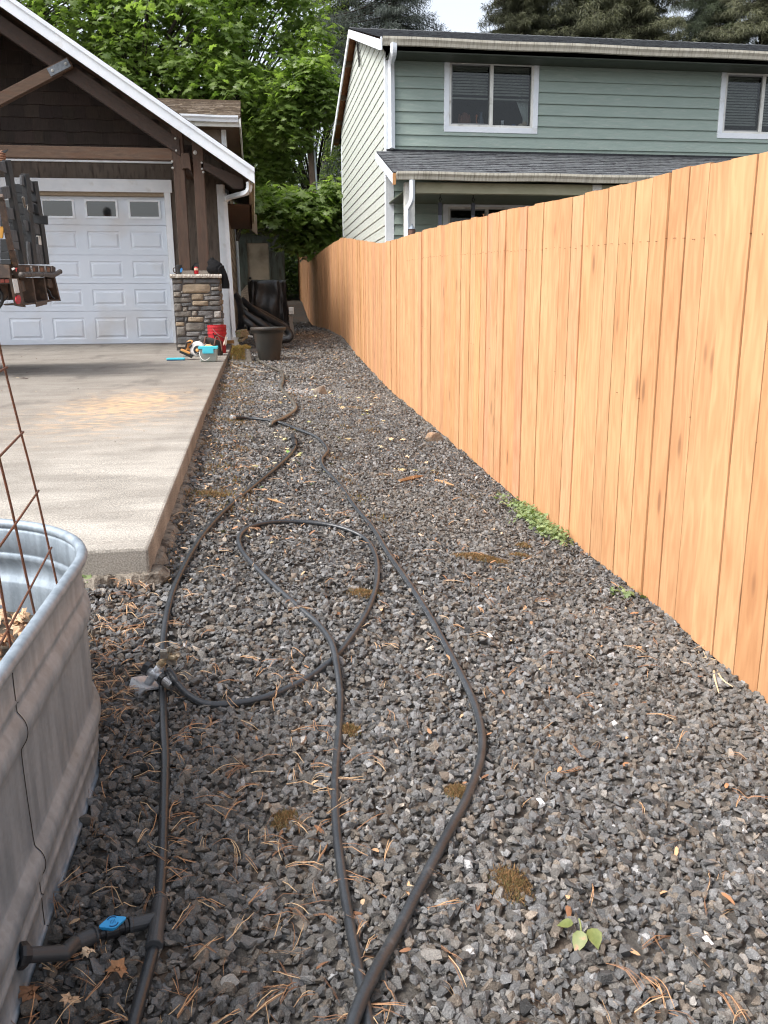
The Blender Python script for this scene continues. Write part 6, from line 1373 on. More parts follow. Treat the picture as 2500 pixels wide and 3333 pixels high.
o = m_.build('rag', pm('cream rag', srgb(220, 206, 186))); so = o.modifiers.new('solid', 'SOLIDIFY'); so.thickness = .01; tag(o, 'cream rag hanging from the handle side of the red bucket', 'rag')
# tool bag
BGY = 12.55; bgz = slab_z(BGY); a, b_ = q8(815, 300, BGY), q8(1215, 300, BGY); cxb = (a[0]+b_[0])/2; wb = (b_[0]-a[0])
t = thing('tool_bag', 'slumped black tool bag with brown straps between the saw and the red bucket', 'tool bag', (cxb, BGY, bgz)); m_ = MB(); vs = []; nx_, nz_ = 40, 14
for j in range(nz_+1):
    f_ = j/nz_; h_ = .245*math.sin(min(f_*1.2, 1)*math.pi/2)
    for i in range(nx_):
        ox, oy = outline(i/nx_); s_ = (1-.25*f_**2) if f_ < .85 else (1-.25*f_**2)*(1-(f_-.85)*4); fo = .012*math.sin(i*1.3+j*.8)
        vs.append((cxb+ox*(wb/2*s_+fo)+.03*f_, BGY+.05+oy*(.13*s_+fo), bgz+h_*(1-.18*ox*(1 if ox > 0 else .3))))
m_.add(vs, [(j*nx_+i, j*nx_+(i+1) % nx_, (j+1)*nx_+(i+1) % nx_, (j+1)*nx_+i) for j in range(nz_) for i in range(nx_)]+[tuple(nz_*nx_+i for i in range(nx_))]); m_.build('bag', pm('black canvas', srgb(40, 38, 36), srgb(58, 54, 50), scale=8, rough=.8), t, smooth=True)
m_ = MB()
for a_, dx in ((0, -.08), (1, .07)): m_.tube([(cxb+dx-.03, BGY-.1, bgz+.05), (cxb+dx, BGY-.11, bgz+.18), (cxb+dx+.03, BGY-.04, bgz+.27), (cxb+dx+.08, BGY-.06, bgz+.2), (cxb+dx+.1, BGY-.1, bgz+.06)], .011, 6, smooth_n=4)
m_.build('strap', pm('leather strap', srgb(96, 62, 46)), t, smooth=True)
# circular saw
SWY = 11.7; swz = slab_z(SWY)
def s8(a, b_, dy=0): return q8(a, b_, SWY+dy)
t = thing('circular_saw', 'orange and black circular saw with a white blade guard lying on the driveway', 'circular saw', (s8(660, 600)[0], SWY, swz))
orange = pm('orange housing', srgb(216, 150, 84), srgb(226, 164, 96), rough=.5); blk = pm('black housing', (.02, .02, .02), rough=.5); cg = pm('white guard', srgb(206, 206, 204), srgb(186, 186, 184), rough=.35, metal=.2)
c = s8(800, 480); m_ = MB(); m_.lathe(c+np.array([0, .02, 0]), [(.098, 0), (.105, .01), (.105, .03), (.09, .045), (.02, .05)], 30, ax=(-.25, -1, .2))
hole = m_.build('blade_guard', cg, t, smooth=False, bevel=.003)
m_ = MB(); m_.lathe(c+np.array([-.0, -.022, -.01]), [(.062, 0), (.060, .012), (.02, .016)], 26, ax=(-.25, -1, .2)); m_.build('blade', pm('dark blade', (.03, .03, .032), metal=.7, rough=.4), t)
m_ = MB(); m_.lathe(c+np.array([-.01, -.04, -.01]), [(.022, 0), (.018, .006), (.006, .008)], 14, ax=(-.25, -1, .2)); m_.build('hub', orange, t)
m_ = MB(); m_.tube([s8(640, 520, .05), s8(610, 450, .05), s8(620, 390, .05), s8(660, 350, .05), s8(700, 360, .05)], [.028, .03, .033, .03, .025], 12, smooth_n=4); m_.build('motor_housing', orange, t, smooth=True)
m_ = MB()
for (a, b_, a2, b2) in ((575, 470, 600, 350), (600, 360, 680, 345), (640, 455, 690, 400), (590, 500, 650, 520)): m_.tube([s8(a, b_, 0), s8(a2, b2, 0)], .014, 8)
m_.obox(s8(590, 560, -.06), (.18, .1, .045), (0, .45, 0)); m_.build('grip', blk, t, bevel=.006)
m_ = MB(); m_.obox(s8(575, 520, -.07), (.13, .09, .03), (0, .42, 0)); m_.build('battery', orange, t, bevel=.008)
m_ = MB(); m_.bar(s8(520, 605, -.02), s8(800, 600, .03), .13, .006); m_.bar(s8(720, 590, -.08), s8(830, 520, -.06), .03, .005); m_.bar(s8(850, 420, 0), s8(945, 385, 0), .02, .02); m_.bar(s8(890, 440, -.02), s8(930, 390, 0), .014, .014); m_.build('shoe', pm('steel shoe', srgb(170, 168, 164), rough=.4, metal=.5), t)
m_ = MB(); m_.blob(s8(960, 440, .25), (.075, .05, .03), .3, 3, seed=3); o = m_.build('work_glove', pm('tan leather', srgb(214, 178, 130)), smooth=True); tag(o, 'crumpled tan leather glove between the saw and the tool bag', 'glove')
# plastic tub with teal lid
CY_ = 11.15; cz = slab_z(CY_); a, b_ = q8(840, 655, CY_), q8(1140, 655, CY_); cxc = (a[0]+b_[0])/2; wc = b_[0]-a[0]; hh = q8(990, 470, CY_)[2]-cz
t = thing('storage_tub', 'clear plastic tub with a teal lid and white carrying handle on the driveway', 'storage tub', (cxc, CY_, cz))
clear = pm('cloudy clear plastic', srgb(176, 184, 178), srgb(186, 194, 190), rough=.25); clear.node_tree.nodes['Principled BSDF'].inputs['Alpha'].default_value = .55
m_ = MB(); m_.obox((cxc, CY_+.08, cz+hh/2), (wc, .2, hh), taper=1.12); m_.build('tub', clear, t, bevel=.02, seg=3)
m_ = MB(); m_.obox((cxc, CY_+.08, cz+.04), (wc*.9, .17, .07)); m_.build('contents', pm('green screws', srgb(80, 96, 76), srgb(110, 116, 100), scale=60), t)
teal = pm('teal plastic', srgb(70, 196, 216), srgb(88, 206, 224), rough=.4)
m_ = MB(); m_.obox((cxc, CY_+.08, cz+hh+.012), (wc*1.17, .25, .03)); m_.obox((cxc, CY_-.045, cz+hh-.03), (wc*.66, .008, .06)); m_.build('lid', teal, t, bevel=.008)
m_ = MB(); m_.tube([q8(825, 530, CY_-.06), q8(835, 600, CY_-.09), q8(880, 665, CY_-.12), q8(930, 678, CY_-.13), q8(975, 660, CY_-.12), q8(1008, 630, CY_-.1)], .005, 6, smooth_n=4); m_.build('handle', white2, t, smooth=True)
LV = 11.5; p, q = q8(225, 590, LV), q8(515, 588, LV); t = thing('tool_case', 'flat teal plastic case lying left of the circular saw', 'tool case', (p[0]+.1, LV, slab_z(LV)))
m_ = MB(); m_.box(p[0], q[0]+.03, LV, LV+.1, slab_z(LV)+.012, slab_z(LV)+.035); m_.build('lid', teal, t, bevel=.006)
m_ = MB(); m_.box(p[0]+.004, q[0]+.026, LV+.004, LV+.096, slab_z(LV), slab_z(LV)+.0118); m_.build('tray', pm('navy tray', srgb(20, 70, 110)), t)
# ------------------------------------------------------------------ things on the pier cap
def c2_(a, b_, Y): return PY(540+a/5.529, 760+b_/5.529, Y)
CZ = 2.0; Yc = PYF+.03
p = c2_(245, 735, Yc); t = thing('travel_mug', 'black travel mug with a blue sticker on the left end of the pier cap', 'mug', (p[0], Yc, CZ)); m_ = MB(); h_ = c2_(245, 600, Yc)[2]-CZ
m_.lathe((p[0], Yc, CZ), [(.034, 0), (.036, .01), (.043, h_), (.043, h_)], 20); m_.build('body', pm('black mug', (.02, .02, .022), rough=.35), t)
m_ = MB(); m_.lathe((p[0], Yc, CZ+h_+.001), [(.046, 0), (.047, .02), (.035, .028)], 20); m_.build('lid', blk, t)
m_ = MB(); m_.tube([(p[0]-.04, Yc, CZ+h_*.85), (p[0]-.085, Yc, CZ+h_*.8), (p[0]-.085, Yc, CZ+h_*.3), (p[0]-.038, Yc, CZ+h_*.2)], .008, 6, smooth_n=3); m_.build('handle', pm('brown black band', srgb(60, 44, 36)), t)
m_ = MB(); q = c2_(278, 660, Yc-.04); m_.lathe(q+np.array([0, 0.004, 0]), [(.022, 0), (.02, .002)], 20, ax=(.35, -1, 0), sx=.8, sy=1.6); m_.build('sticker', pm('blue sticker', srgb(60, 150, 220)), t)
p = c2_(553, 735, Yc); h_ = c2_(553, 600, Yc)[2]-CZ; t = thing('drink_can', 'tall red drink can standing on the pier cap between the timber posts', 'can', (p[0], Yc, CZ)); m_ = MB()
m_.lathe((p[0], Yc, CZ), [(.026, 0), (.032, .008), (.033, .012), (.033, h_-.02), (.027, h_-.004), (.027, h_), (.024, h_), (.024, h_-.004)], 22, sx=1, sy=1); m_.build('can', pm('red can', srgb(170, 26, 36), rough=.3, metal=.4), t, smooth=False)
m_ = MB(); m_.lathe((p[0], Yc, CZ), [(.0334, h_*.52), (.0335, h_*.84)], 22, closed=True); m_.build('label_band', pm('pale gold band', srgb(206, 186, 156), srgb(176, 120, 90), scale=60), t)
def text(body, size, loc, rot, mat, parent, ext=.001, name='lettering'):
    cu = bpy.data.curves.new(name, 'FONT'); cu.body = body; cu.size = size; cu.extrude = ext; cu.align_x = 'CENTER'; cu.align_y = 'CENTER'
    ob = bpy.data.objects.new('tmp_text', cu); COL.objects.link(ob); dg = bpy.context.evaluated_depsgraph_get(); me = bpy.data.meshes.new_from_object(ob.evaluated_get(dg)); bpy.data.objects.remove(ob)
    o = bpy.data.objects.new(name, me); COL.objects.link(o); me.materials.clear(); me.materials.append(mat)
    Mx = Matrix.Translation(Vector(loc)) @ rot.to_4x4(); me.transform(Mx)
    if parent: me.transform(Matrix.Translation(-ORIG[parent.name])); o.parent = parent
    return o
RY = Matrix(((1, 0, 0), (0, 0, -1), (0, 1, 0)))          # text plane facing -Y
text('ICE', .03, (p[0], Yc-.0345, CZ+h_*.66), RY, pm('white lettering', srgb(240, 236, 230)), t); text('4', .026, (p[0], Yc-.0345, CZ+h_*.82), RY, pm('white lettering', (1, 1, 1)), t)
p = c2_(575, 640, 13.92); m_ = MB(); m_.blob((p[0]+.0, 13.98, 2.09), (.10, .08, .10), .12, 3, seed=6); o = m_.build('knit_cap', pm('black knit', (.012, .012, .012), rough=.95), smooth=True); tag(o, 'black knit cap lying behind the red can on the pier', 'cap')
# black jacket draped over the right end of the cap
t = thing('jacket', 'black hooded jacket draped over the right end of the pier cap', 'jacket', (-.53, 13.85, 2.0))
jm = pm('black fleece', (.008, .008, .009), (.014, .014, .015), rough=.9, bump=.4, bscale=30, spec=.15)
m_ = MB(); m_.tube([c2_(770, 480, 13.88), c2_(850, 560, 13.88), c2_(930, 640, 13.86), c2_(1000, 690, 13.84)], [.03, .095, .11, .06], 14, smooth_n=5); m_.blob(c2_(880, 650, 13.85), (.13, .09, .10), .2, 3, seed=8); m_.blob(c2_(830, 570, 13.88), (.07, .07, .13), .2, 3, seed=9); m_.build('hood', jm, t, smooth=True)
m_ = MB(); m_.tube([c2_(980, 620, 13.82), c2_(1030, 720, 13.8), c2_(1060, 820, 13.8), c2_(1075, 920, 13.8), c2_(1080, 990, 13.8)], [.06, .055, .055, .062, .058], 12, smooth_n=5); m_.build('sleeve', jm, t, smooth=True)
m_ = MB(); m_.tube([c2_(1040, 600, 13.74), c2_(1000, 590, 13.73), c2_(960, 640, 13.73), c2_(965, 700, 13.73)], .018, 8, smooth_n=4); m_.build('collar', jm, t, smooth=True)

# ------------------------------------------------------------------ stake bed truck, rear end in view
TX = -2.4
def tx(a, b_, X=TX): return PX(a/4.096, 480+b_/4.096, X)
def ty(a, b_, Y=9.25): return PY(a/4.096, 480+b_/4.096, Y)
truck = thing('stake_truck', 'old black stake bed truck before the garage, only its rear in view', 'truck', (-4.6, 10.1, slab_z(10)))
gw = pm('weathered grey board', srgb(96, 98, 100), srgb(70, 72, 74), scale=8, stretch=(6, 6, 1), rough=.8, c3=srgb(54, 54, 56), s3=5)
bw = pm('black painted board', srgb(40, 43, 46), srgb(28, 30, 32), scale=8, rough=.6, c3=srgb(62, 60, 58), s3=8, t3=(.55, .75))
rustb = pm('black rusty steel', srgb(58, 52, 48), srgb(82, 64, 54), scale=9, rough=.7, c3=srgb(104, 84, 68), s3=14, t3=(.5, .75))
def quadx(m_, pts, th=.025, X=TX): m_.prism([tx(a, b_, X) for a, b_ in pts], (-th, 0, 0))
def quady(m_, pts, th=.025, Y=9.25): m_.prism([ty(a, b_, Y) for a, b_ in pts], (0, th, 0))
stakes = [[(120, 168), (160, 400), (205, 680), (235, 860), (280, 1120), (318, 1350), (350, 1560)], [(368, 350), (385, 560), (408, 800), (432, 1040), (455, 1280), (482, 1560)], [(482, 450), (505, 620), (535, 800), (565, 1000), (600, 1250), (640, 1560)]]
for i, s_ in enumerate(stakes):
    m_ = MB(); wd = [27, 26, 24][i]
    poly = [(a-wd, b_) for a, b_ in s_]+[(a+wd, b_) for a, b_ in s_[::-1]]
    quadx(m_, poly, .05, TX+.02); m_.build('stake', bw, truck, bevel=.004)
m_ = MB(); P = [tx(a, b_) for a, b_ in ((0, 640), (20, 700), (55, 900), (100, 1140), (150, 1360), (215, 1560))]
for i in range(5): m_.bar(P[i], P[i+1], .05, .05)
m_.build('stake', rustb, truck)
for pts, mt in (([(15, 530), (130, 510), (160, 665), (40, 700)], gw), ([(0, 190), (95, 185), (115, 348), (0, 305)], gw), ([(60, 785), (190, 815), (215, 965), (95, 945)], gw), ([(125, 1095), (240, 1110), (275, 1255), (160, 1250)], gw), ([(165, 1255), (278, 1260), (290, 1370), (185, 1345)], gw),
                ([(288, 365), (345, 385), (352, 520), (292, 500)], gw), ([(400, 430), (455, 470), (470, 605), (415, 570)], gw), ([(425, 720), (490, 750), (505, 885), (440, 860)], gw), ([(455, 1005), (530, 1035), (542, 1160), (475, 1150)], gw), ([(490, 1290), (572, 1300), (580, 1435), (500, 1430)], gw), ([(500, 1432), (582, 1438), (600, 1555), (512, 1560)], gw), ([(372, 1255), (425, 1265), (455, 1555), (395, 1550)], gw), ([(335, 965), (385, 985), (408, 1120), (362, 1110)], gw),
                ([(508, 1175), (560, 1178), (568, 1300), (520, 1298)], white2)):
    m_ = MB(); quadx(m_, pts, .022, TX+.0); m_.build('slat', mt, truck, bevel=.003)
# boards of the load and front rack, seen between the stakes
for pts, mt in (([(130, 490), (330, 480), (350, 610), (170, 600)], bw), ([(160, 640), (480, 625), (490, 720), (180, 735)], bw), ([(200, 765), (500, 755), (520, 880), (230, 890)], bw), ([(240, 915), (630, 905), (636, 1025), (260, 1000)], bw), ([(100, 950), (230, 940), (235, 1000), (110, 1005)], bw), ([(120, 1045), (420, 1035), (425, 1160), (150, 1150)], bw), ([(310, 1195), (500, 1190), (510, 1290), (330, 1290)], bw)):
    m_ = MB(); quady(m_, pts, .03, 10.3); m_.build('load_or_backing_board', mt, truck, bevel=.003)
for pts, mt in (([(0, 885), (35, 890), (50, 1050), (0, 1052)], bw), ([(0, 1220), (95, 1220), (110, 1388), (0, 1390)], bw), ([(0, 1392), (115, 1392), (130, 1485), (0, 1488)], bw), ([(30, 1492), (140, 1490), (150, 1558), (0, 1560), (0, 1492)], bw)):
    m_ = MB(); quady(m_, pts, .03, 9.28); m_.build('side_board', mt, truck, bevel=.003)
m_ = MB(); quady(m_, [(200, 560), (455, 560), (600, 1300), (625, 1545), (240, 1545), (120, 1000)], .03, 10.62); m_.build('load_or_backing_board', bw, truck)  # dark backing panel added to close the bright gaps between boards
yel = pm('yellow steel', srgb(206, 150, 60), srgb(190, 136, 52))
m_ = MB(); quady(m_, [(0, 1055), (50, 1055), (30, 1210), (0, 1210)], .03, 9.33); quady(m_, [(118, 1385), (140, 1440), (175, 1555), (150, 1555)], .03, 9.31); m_.build('yellow_bar', yel, truck)
m_ = MB()                                                  # rails
quadx(m_, [(230, 1560), (712, 1580), (742, 1600), (742, 1690), (268, 1738)], .06, TX+.01); m_.build('rear_rail', rustb, truck, bevel=.004)
m_ = MB(); m_.box(-5.6, TX-.055, 9.26, 9.32, ty(100, 1740)[2], ty(100, 1563)[2]); m_.build('side_rail', rustb, truck, bevel=.004)
p, q = tx(300, 1650, TX+.012), tx(700, 1640, TX+.012); dv = Vector(q-p).normalized(); Rt = Matrix((dv, Vector((0, 0, 1)) - dv*dv.z, Vector((1, 0, 0)))).transposed()
paint = pm('flaking white paint', srgb(206, 206, 202)); rp = pm('rust patch', srgb(140, 96, 70), srgb(110, 80, 62), scale=40)
m_ = MB()
for a, b_ in ((345, 385), (445, 470), (540, 580), (630, 665)): quadx(m_, [(a, 1600), (b_, 1602), (b_, 1655), (a, 1658)], .01, TX+.013)
m_.build('rust_patch', rp, truck)
for ch, a, b_ in (('H', 420, 1628), ('A', 518, 1626), ('N', 605, 1625), ('I', 685, 1620)):
    text(ch, .10, tx(a, b_, TX+.018), Rt, paint, truck, .002)
m_ = MB(); m_.prism([ty(a, b_, 9.255) for a, b_ in ((150, 1610), (185, 1600), (215, 1612), (190, 1625), (165, 1640))], (0, .004, 0)); m_.build('badge', paint, truck)
m_ = MB(); m_.prism([ty(a, b_, 9.252) for a, b_ in ((200, 1605), (232, 1603), (232, 1615), (222, 1618), (224, 1655), (212, 1655), (210, 1618), (200, 1616))], (0, .004, 0)); m_.build('badge', pm('red mark', srgb(170, 40, 40)), truck)
m_ = MB(); m_.tube([tx(285, 1700, TX+.06), tx(380, 1695, TX+.07), tx(560, 1692, TX+.07), tx(690, 1705, TX+.07), tx(740, 1690, TX+.07), tx(790, 1660, TX+.08), tx(800, 1655, TX+.09)], [.030, .027, .026, .027, .028, .027, .029], 14, smooth_n=3)
for a in (385, 555): m_.tube([tx(a-6, 1694, TX+.07), tx(a+6, 1694, TX+.07)], .030, 14)
m_.build('bumper_tube', pm('scuffed pipe', srgb(96, 90, 86), srgb(72, 66, 62), scale=12, rough=.6, metal=.3), truck, smooth=True)
m_ = MB(); quadx(m_, [(158, 1740), (255, 1742), (345, 2128), (232, 2110)], .03, TX+.02); mf = m_.build('bracket', rustb, truck)
m_ = MB(); quadx(m_, [(168, 1752), (228, 1752), (262, 1935), (205, 1945)], .006, TX+.027); m_.build('reflector', pm('white reflector', srgb(214, 216, 214)), mf)
m_ = MB(); m_.prism([tx(248+34*math.cos(a), 2028+62*math.sin(a), TX+.03) for a in np.linspace(0, 6.28, 21)[:-1]], (-.008, 0, 0)); m_.build('tail_light', pm('red lens', srgb(190, 24, 44), rough=.25), mf)
for i, pts in enumerate(([(420, 1735), (445, 1735), (492, 2062), (478, 2062)], [(578, 1733), (600, 1733), (646, 2040), (630, 2040)], [(718, 1730), (738, 1728), (812, 2042), (795, 2046)])):
    m_ = MB(); quadx(m_, pts, .12, TX+.03); m_.build('step_bracket', rustb, truck)
m_ = MB(); quadx(m_, [(300, 2085), (490, 2066), (640, 2030), (812, 2030), (812, 2046), (700, 2050), (640, 2064), (500, 2082), (340, 2105)], .2, TX+.03); quadx(m_, [(480, 2062), (638, 2032), (628, 2092), (492, 2126)], .01, TX+.045); m_.build('step', pm('brown step plate', srgb(92, 80, 72), srgb(74, 64, 58), scale=10), truck)
m_ = MB(); quadx(m_, [(350, 1740), (428, 1740), (480, 2060), (385, 2070)], .02, TX-.12); quadx(m_, [(445, 1740), (590, 1738), (640, 2030), (565, 2034), (545, 1925), (476, 1925)], .02, TX-.14); quadx(m_, [(705, 1735), (735, 1735), (800, 2020), (738, 2024)], .02, TX-.08); m_.build('splash_plate', bw, truck)
m_ = MB(); quadx(m_, [(268, 1770), (320, 1775), (352, 1915), (300, 1930)], .08, TX-.0); quadx(m_, [(640, 1748), (700, 1752), (716, 1868), (655, 1872)], .08, TX-.0); m_.build('frame_end', rustb, truck, bevel=.01)
m_ = MB(); quady(m_, [(0, 1748), (150, 1745), (155, 1815), (0, 1818)], .05, 9.3); lt = m_.build('lamp_box', rustb, truck)
m_ = MB(); 
for a in (5, 68): quady(m_, [(a, 1755), (a+52, 1753), (a+54, 1800), (a, 1802)], .01, 9.288)
m_.build('marker_lens', pm('amber red lens', srgb(150, 66, 50), rough=.3), lt)
m_ = MB(); m_.tube([ty(-60, 1820, 9.6), ty(10, 1930, 9.6), ty(35, 1990, 9.6), ty(20, 2080, 9.6), ty(-40, 2160, 9.6)], .018, 8, smooth_n=5); m_.tube([ty(0, 2010, 9.7), ty(60, 2040, 9.7), ty(110, 1980, 9.7)], .006, 6, smooth_n=4); m_.tube([ty(330, 2030, 10), ty(370, 1990, 10), ty(375, 1960, 10), ty(330, 1940, 10)], .006, 6); m_.tube([ty(620, 1880, 10.6), ty(660, 1920, 10.6), ty(690, 1990, 10.6), ty(730, 2015, 10.6)], .01, 6, smooth_n=3); m_.build('brake_hose', bp_, truck, smooth=True)
m_ = MB(); m_.tube([tx(325, 665, TX+.04), tx(335, 780, TX+.04), tx(372, 760, TX+.04), tx(365, 830, TX+.04), tx(400, 872, TX+.04)], .006, 6); m_.tube([tx(300, 660, TX+.04), tx(335, 800, TX+.04)], .012, 6); m_.build('latch_chain', pm('steel chain', srgb(120, 116, 110), metal=.6, rough=.5), truck)
zb_ = ty(100, 1600)[2]; zr = slab_z(10)
m_ = MB(); m_.box(-5.7, TX-.07, 9.33, 11.0, zb_, zb_+.05); m_.build('deck', pm('deck planks', srgb(90, 70, 54), srgb(70, 56, 44), scale=4, stretch=(1, 8, 1)), truck)
m_ = MB(); m_.box(-7.6, TX-.25, 9.75, 9.85, zb_-.3, zb_-.02); m_.box(-7.6, TX-.25, 10.45, 10.55, zb_-.3, zb_-.02); m_.box(-3.95, -3.85, 9.5, 10.8, zr+.38, zr+.48); m_.box(-7.05, -6.95, 9.5, 10.8, zr+.38, zr+.48); m_.build('chassis', rustb, truck)
m_ = MB(); m_.box(-7.9, -5.85, 9.3, 11.0, zr+.5, zr+1.25); m_.prism([(-5.85, 9.35, zr+1.25), (-5.9, 9.35, zr+1.95), (-6.7, 9.35, zr+1.95), (-7.1, 9.35, zr+1.25)], (0, 1.6, 0)); m_.build('cab', bw, truck, bevel=.05, seg=3)
for xx in (-3.9, -7.0):
    for yy in (9.42, 10.88):
        m_ = MB(); m_.lathe((xx, yy, zr+.43), [(.24, -.11), (.4, -.1), (.43, -.06), (.43, .06), (.4, .1), (.24, .11)], 28, ax=(0, 1, 0)); wh = m_.build('wheel', pm('tyre rubber', (.02, .02, .02), rough=.85), truck, smooth=False)
        m_ = MB(); m_.lathe((xx, yy, zr+.43), [(.235, -.06), (.2, -.04), (.08, -.07), (.08, .07), (.2, .04), (.235, .06)], 20, ax=(0, 1, 0)); m_.build('rim', rustb, wh)
# the person standing on the deck: only the gloved hand and cuff reach into the frame
hp = PY(8, 512, 9.5)
def skinfig(name, joints, edges, radii, mat, parent, lv=2):
    me = bpy.data.meshes.new(name); o_ = ORIG[parent.name]; me.from_pydata([tuple(Vector(p)-o_) for p in joints], edges, []); ob = bpy.data.objects.new(name, me); COL.objects.link(ob); ob.parent = parent
    sm_ = ob.modifiers.new('skin', 'SKIN'); sm_.use_smooth_shade = True
    for i, r_ in enumerate(radii): me.skin_vertices[0].data[i].radius = (r_, r_)
    me.skin_vertices[0].data[0].use_root = True; ss = ob.modifiers.new('sub', 'SUBSURF'); ss.levels = lv; ss.render_levels = lv; me.materials.append(mat); return ob
dz0 = zb_+.05; bx_, by_ = hp[0]-.72, 9.72
t = thing('person', 'person on the truck holding a dark tool, only the brown gloved hand in view', 'person', (bx_, by_, dz0))
W_ = lambda x, y_, z: (bx_+x, by_+y_, dz0+z)
wr = hp+np.array([-.07, .02, -.05])
J = [W_(0, 0, .95), W_(0, 0, 1.15), W_(0, 0, 1.38), W_(0, 0, 1.5), W_(0, -.02, 1.60), W_(-.1, 0, .9), W_(-.11, -.02, .48), W_(-.12, 0, .08), W_(-.12, -.13, .04), W_(.1, 0, .9), W_(.12, -.03, .48), W_(.14, .02, .08), W_(.14, -.11, .04), W_(.2, 0, 1.4), W_(.40, -.05, 1.2), tuple(wr), W_(-.2, 0, 1.4), W_(-.26, .02, 1.12), W_(-.24, -.12, .9)]
Eg = [(0, 1), (1, 2), (2, 3), (3, 4), (0, 5), (5, 6), (6, 7), (7, 8), (0, 9), (9, 10), (10, 11), (11, 12), (2, 13), (13, 14), (14, 15), (2, 16), (16, 17), (17, 18)]
skinfig('body', J, Eg, [.14, .14, .15, .06, .07, .085, .06, .05, .035, .085, .06, .05, .035, .065, .048, .034, .065, .048, .036], pm('dark work clothes', srgb(60, 60, 66), srgb(46, 46, 50)), t)
m_ = MB(); m_.blob(W_(0, -.01, 1.68), (.078, .095, .115), .05, 3); m_.blob(W_(0, -.11, 1.66), (.014, .02, .022), .05, 2); m_.blob(W_(-.078, 0, 1.67), (.012, .025, .032), .05, 2); m_.blob(W_(.078, 0, 1.67), (.012, .025, .032), .05, 2); m_.build('head', pm('skin', srgb(170, 120, 92), rough=.6), t, smooth=True)
m_ = MB(); m_.blob(W_(0, .015, 1.73), (.088, .1, .09), .08, 3, seed=3); m_.build('hair', pm('dark hair', (.02, .015, .01)), t, smooth=True)
m_ = MB(); sk = pm('brown knit glove', srgb(138, 96, 72), srgb(112, 76, 58), scale=30, rough=.8)
m_.blob(hp+np.array([-.03, .02, -.0]), (.042, .028, .045), .08, 3)
for i in range(4):
    z = .034-.022*i; l_ = [1, 1.08, 1.0, .85][i]; m_.tube([hp+np.array([-.045, -.01, z]), hp+np.array([-.01, -.028*l_, z+.002]), hp+np.array([.018*l_, -.022, z]), hp+np.array([.024*l_, .0, z-.002]), hp+np.array([.008, .014, z-.004])], [.0115, .0115, .011, .0105, .009], 10, smooth_n=4)
m_.tube([hp+np.array([-.04, .02, .03]), hp+np.array([-.015, .02, .055]), hp+np.array([.012, -.01, .052])], [.013, .012, .010], 10, smooth_n=4)
m_.build('hand', sk, t, smooth=True)
m_ = MB(); m_.tube([wr, hp+np.array([-.02, .03, -.045]), hp+np.array([.02, .03, -.02])], [.04, .042, .03], 12, smooth_n=3); m_.build('cuff', pm('white cuff', srgb(214, 210, 200)), t, smooth=True)
m_ = MB(); a = PY(20, 512, 9.48); m_.prism([PY(4, 492, 9.47), PY(25, 486, 9.47), PY(9, 503, 9.47), PY(6, 503, 9.47)], (0, .03, 0)); o = m_.build('hand_tool', bp_); tag(o, 'dark wedge shaped tool held in the gloved hand above the truck', 'tool')

# ------------------------------------------------------------------ weeds
def weed(name, lab, cx_, cy_, spread, n, size, h, mat, stems=14, group=None, shape=LEAF):
    p = PG(cx_, cy_); t = thing(name, lab, 'weed', p, group); P = np.stack([p[0]+RNG.normal(0, spread[0], n), p[1]+RNG.normal(0, spread[1], n), np.zeros(n)], -1)
    if n > 60: P[:, 0] = FX-.03-np.abs(RNG.normal(0, spread[0], n))
    P[:, 2] = g(P[:, 0], P[:, 1])+RNG.uniform(.02, h, n)
    V, F, C = spray(P, 5, size*.7, size*.3, size, shape, tilt=.5, droop=.3, lum=(0, 1)); npmesh('leaves', V, F, mat, C, t)
    m_ = MB()
    for i in range(stems):
        q = P[i % n]; m_.tube([(q[0]*.5+p[0]*.5, q[1]*.6+p[1]*.4, float(g(q[0], q[1]))), tuple(q)], .0018, 4, caps=False)
    m_.build('stems', pm('weed stem', srgb(150, 160, 100)), t); return t
weed_m = leafmat('weed leaf', (.13, .19, .07), (.34, .42, .20), rough=.5, tr=.3, glow=1)
weed('fence_weed', 'spreading clump of bright green weeds at the foot of the fence', 1760, 1715, (.055, .21), 230, .026, .06, weed_m, 30, shape=LEAF)
weed('fence_weed', 'small three leaved weed at the fence foot nearer the camera', 2045, 1945, (.015, .02), 4, .04, .04, weed_m, 3)
weed('fence_weed', 'tiny tuft of weed at the fence foot well beyond the rock', 1380, 1312, (.03, .06), 14, .03, .04, weed_m, 3)
weed('corner_weed', 'little reddish green weed under the near corner of the driveway slab', 312, 1888, (.02, .02), 6, .04, .05, weed_m, 3)
p = PG(1895, 3075); t = thing('seedling', 'single green seedling with heart shaped leaves in the lower right gravel', 'seedling', p)
HEART = [(0, 0), (.1, -.28), (.35, -.45), (.65, -.35), (1.05, 0), (.65, .35), (.35, .45), (.1, .28)]
m_ = MB()
for (fx, fy, az, sz_, tl) in ((1925, 3035, -1.6, .036, .9), (1895, 3045, -2.3, .034, 1.5), (1865, 3020, 2.8, .030, .6), (1858, 2968, 1.2, .022, 1.6)):
    q = PG(fx, fy, .03); ca, sa = math.cos(az), math.sin(az); vs = [(q[0]+(x*ca-y*sa)*sz_, q[1]+(x*sa+y*ca)*sz_, q[2]+.01-tl*x*sz_*.5+abs(y)*sz_*.25) for x, y in HEART]+[(q[0]+.5*ca*sz_, q[1]+.5*sa*sz_, q[2]+.01-tl*.25*sz_)]
    m_.add(vs, [(8, i, (i+1) % 8) for i in range(8)])
m_.build('leaves', pm('seedling leaf', srgb(96, 106, 54), srgb(118, 124, 72), scale=60, rough=.5, c3=srgb(150, 110, 80), s3=60, t3=(.6, .7)), t, smooth=True)
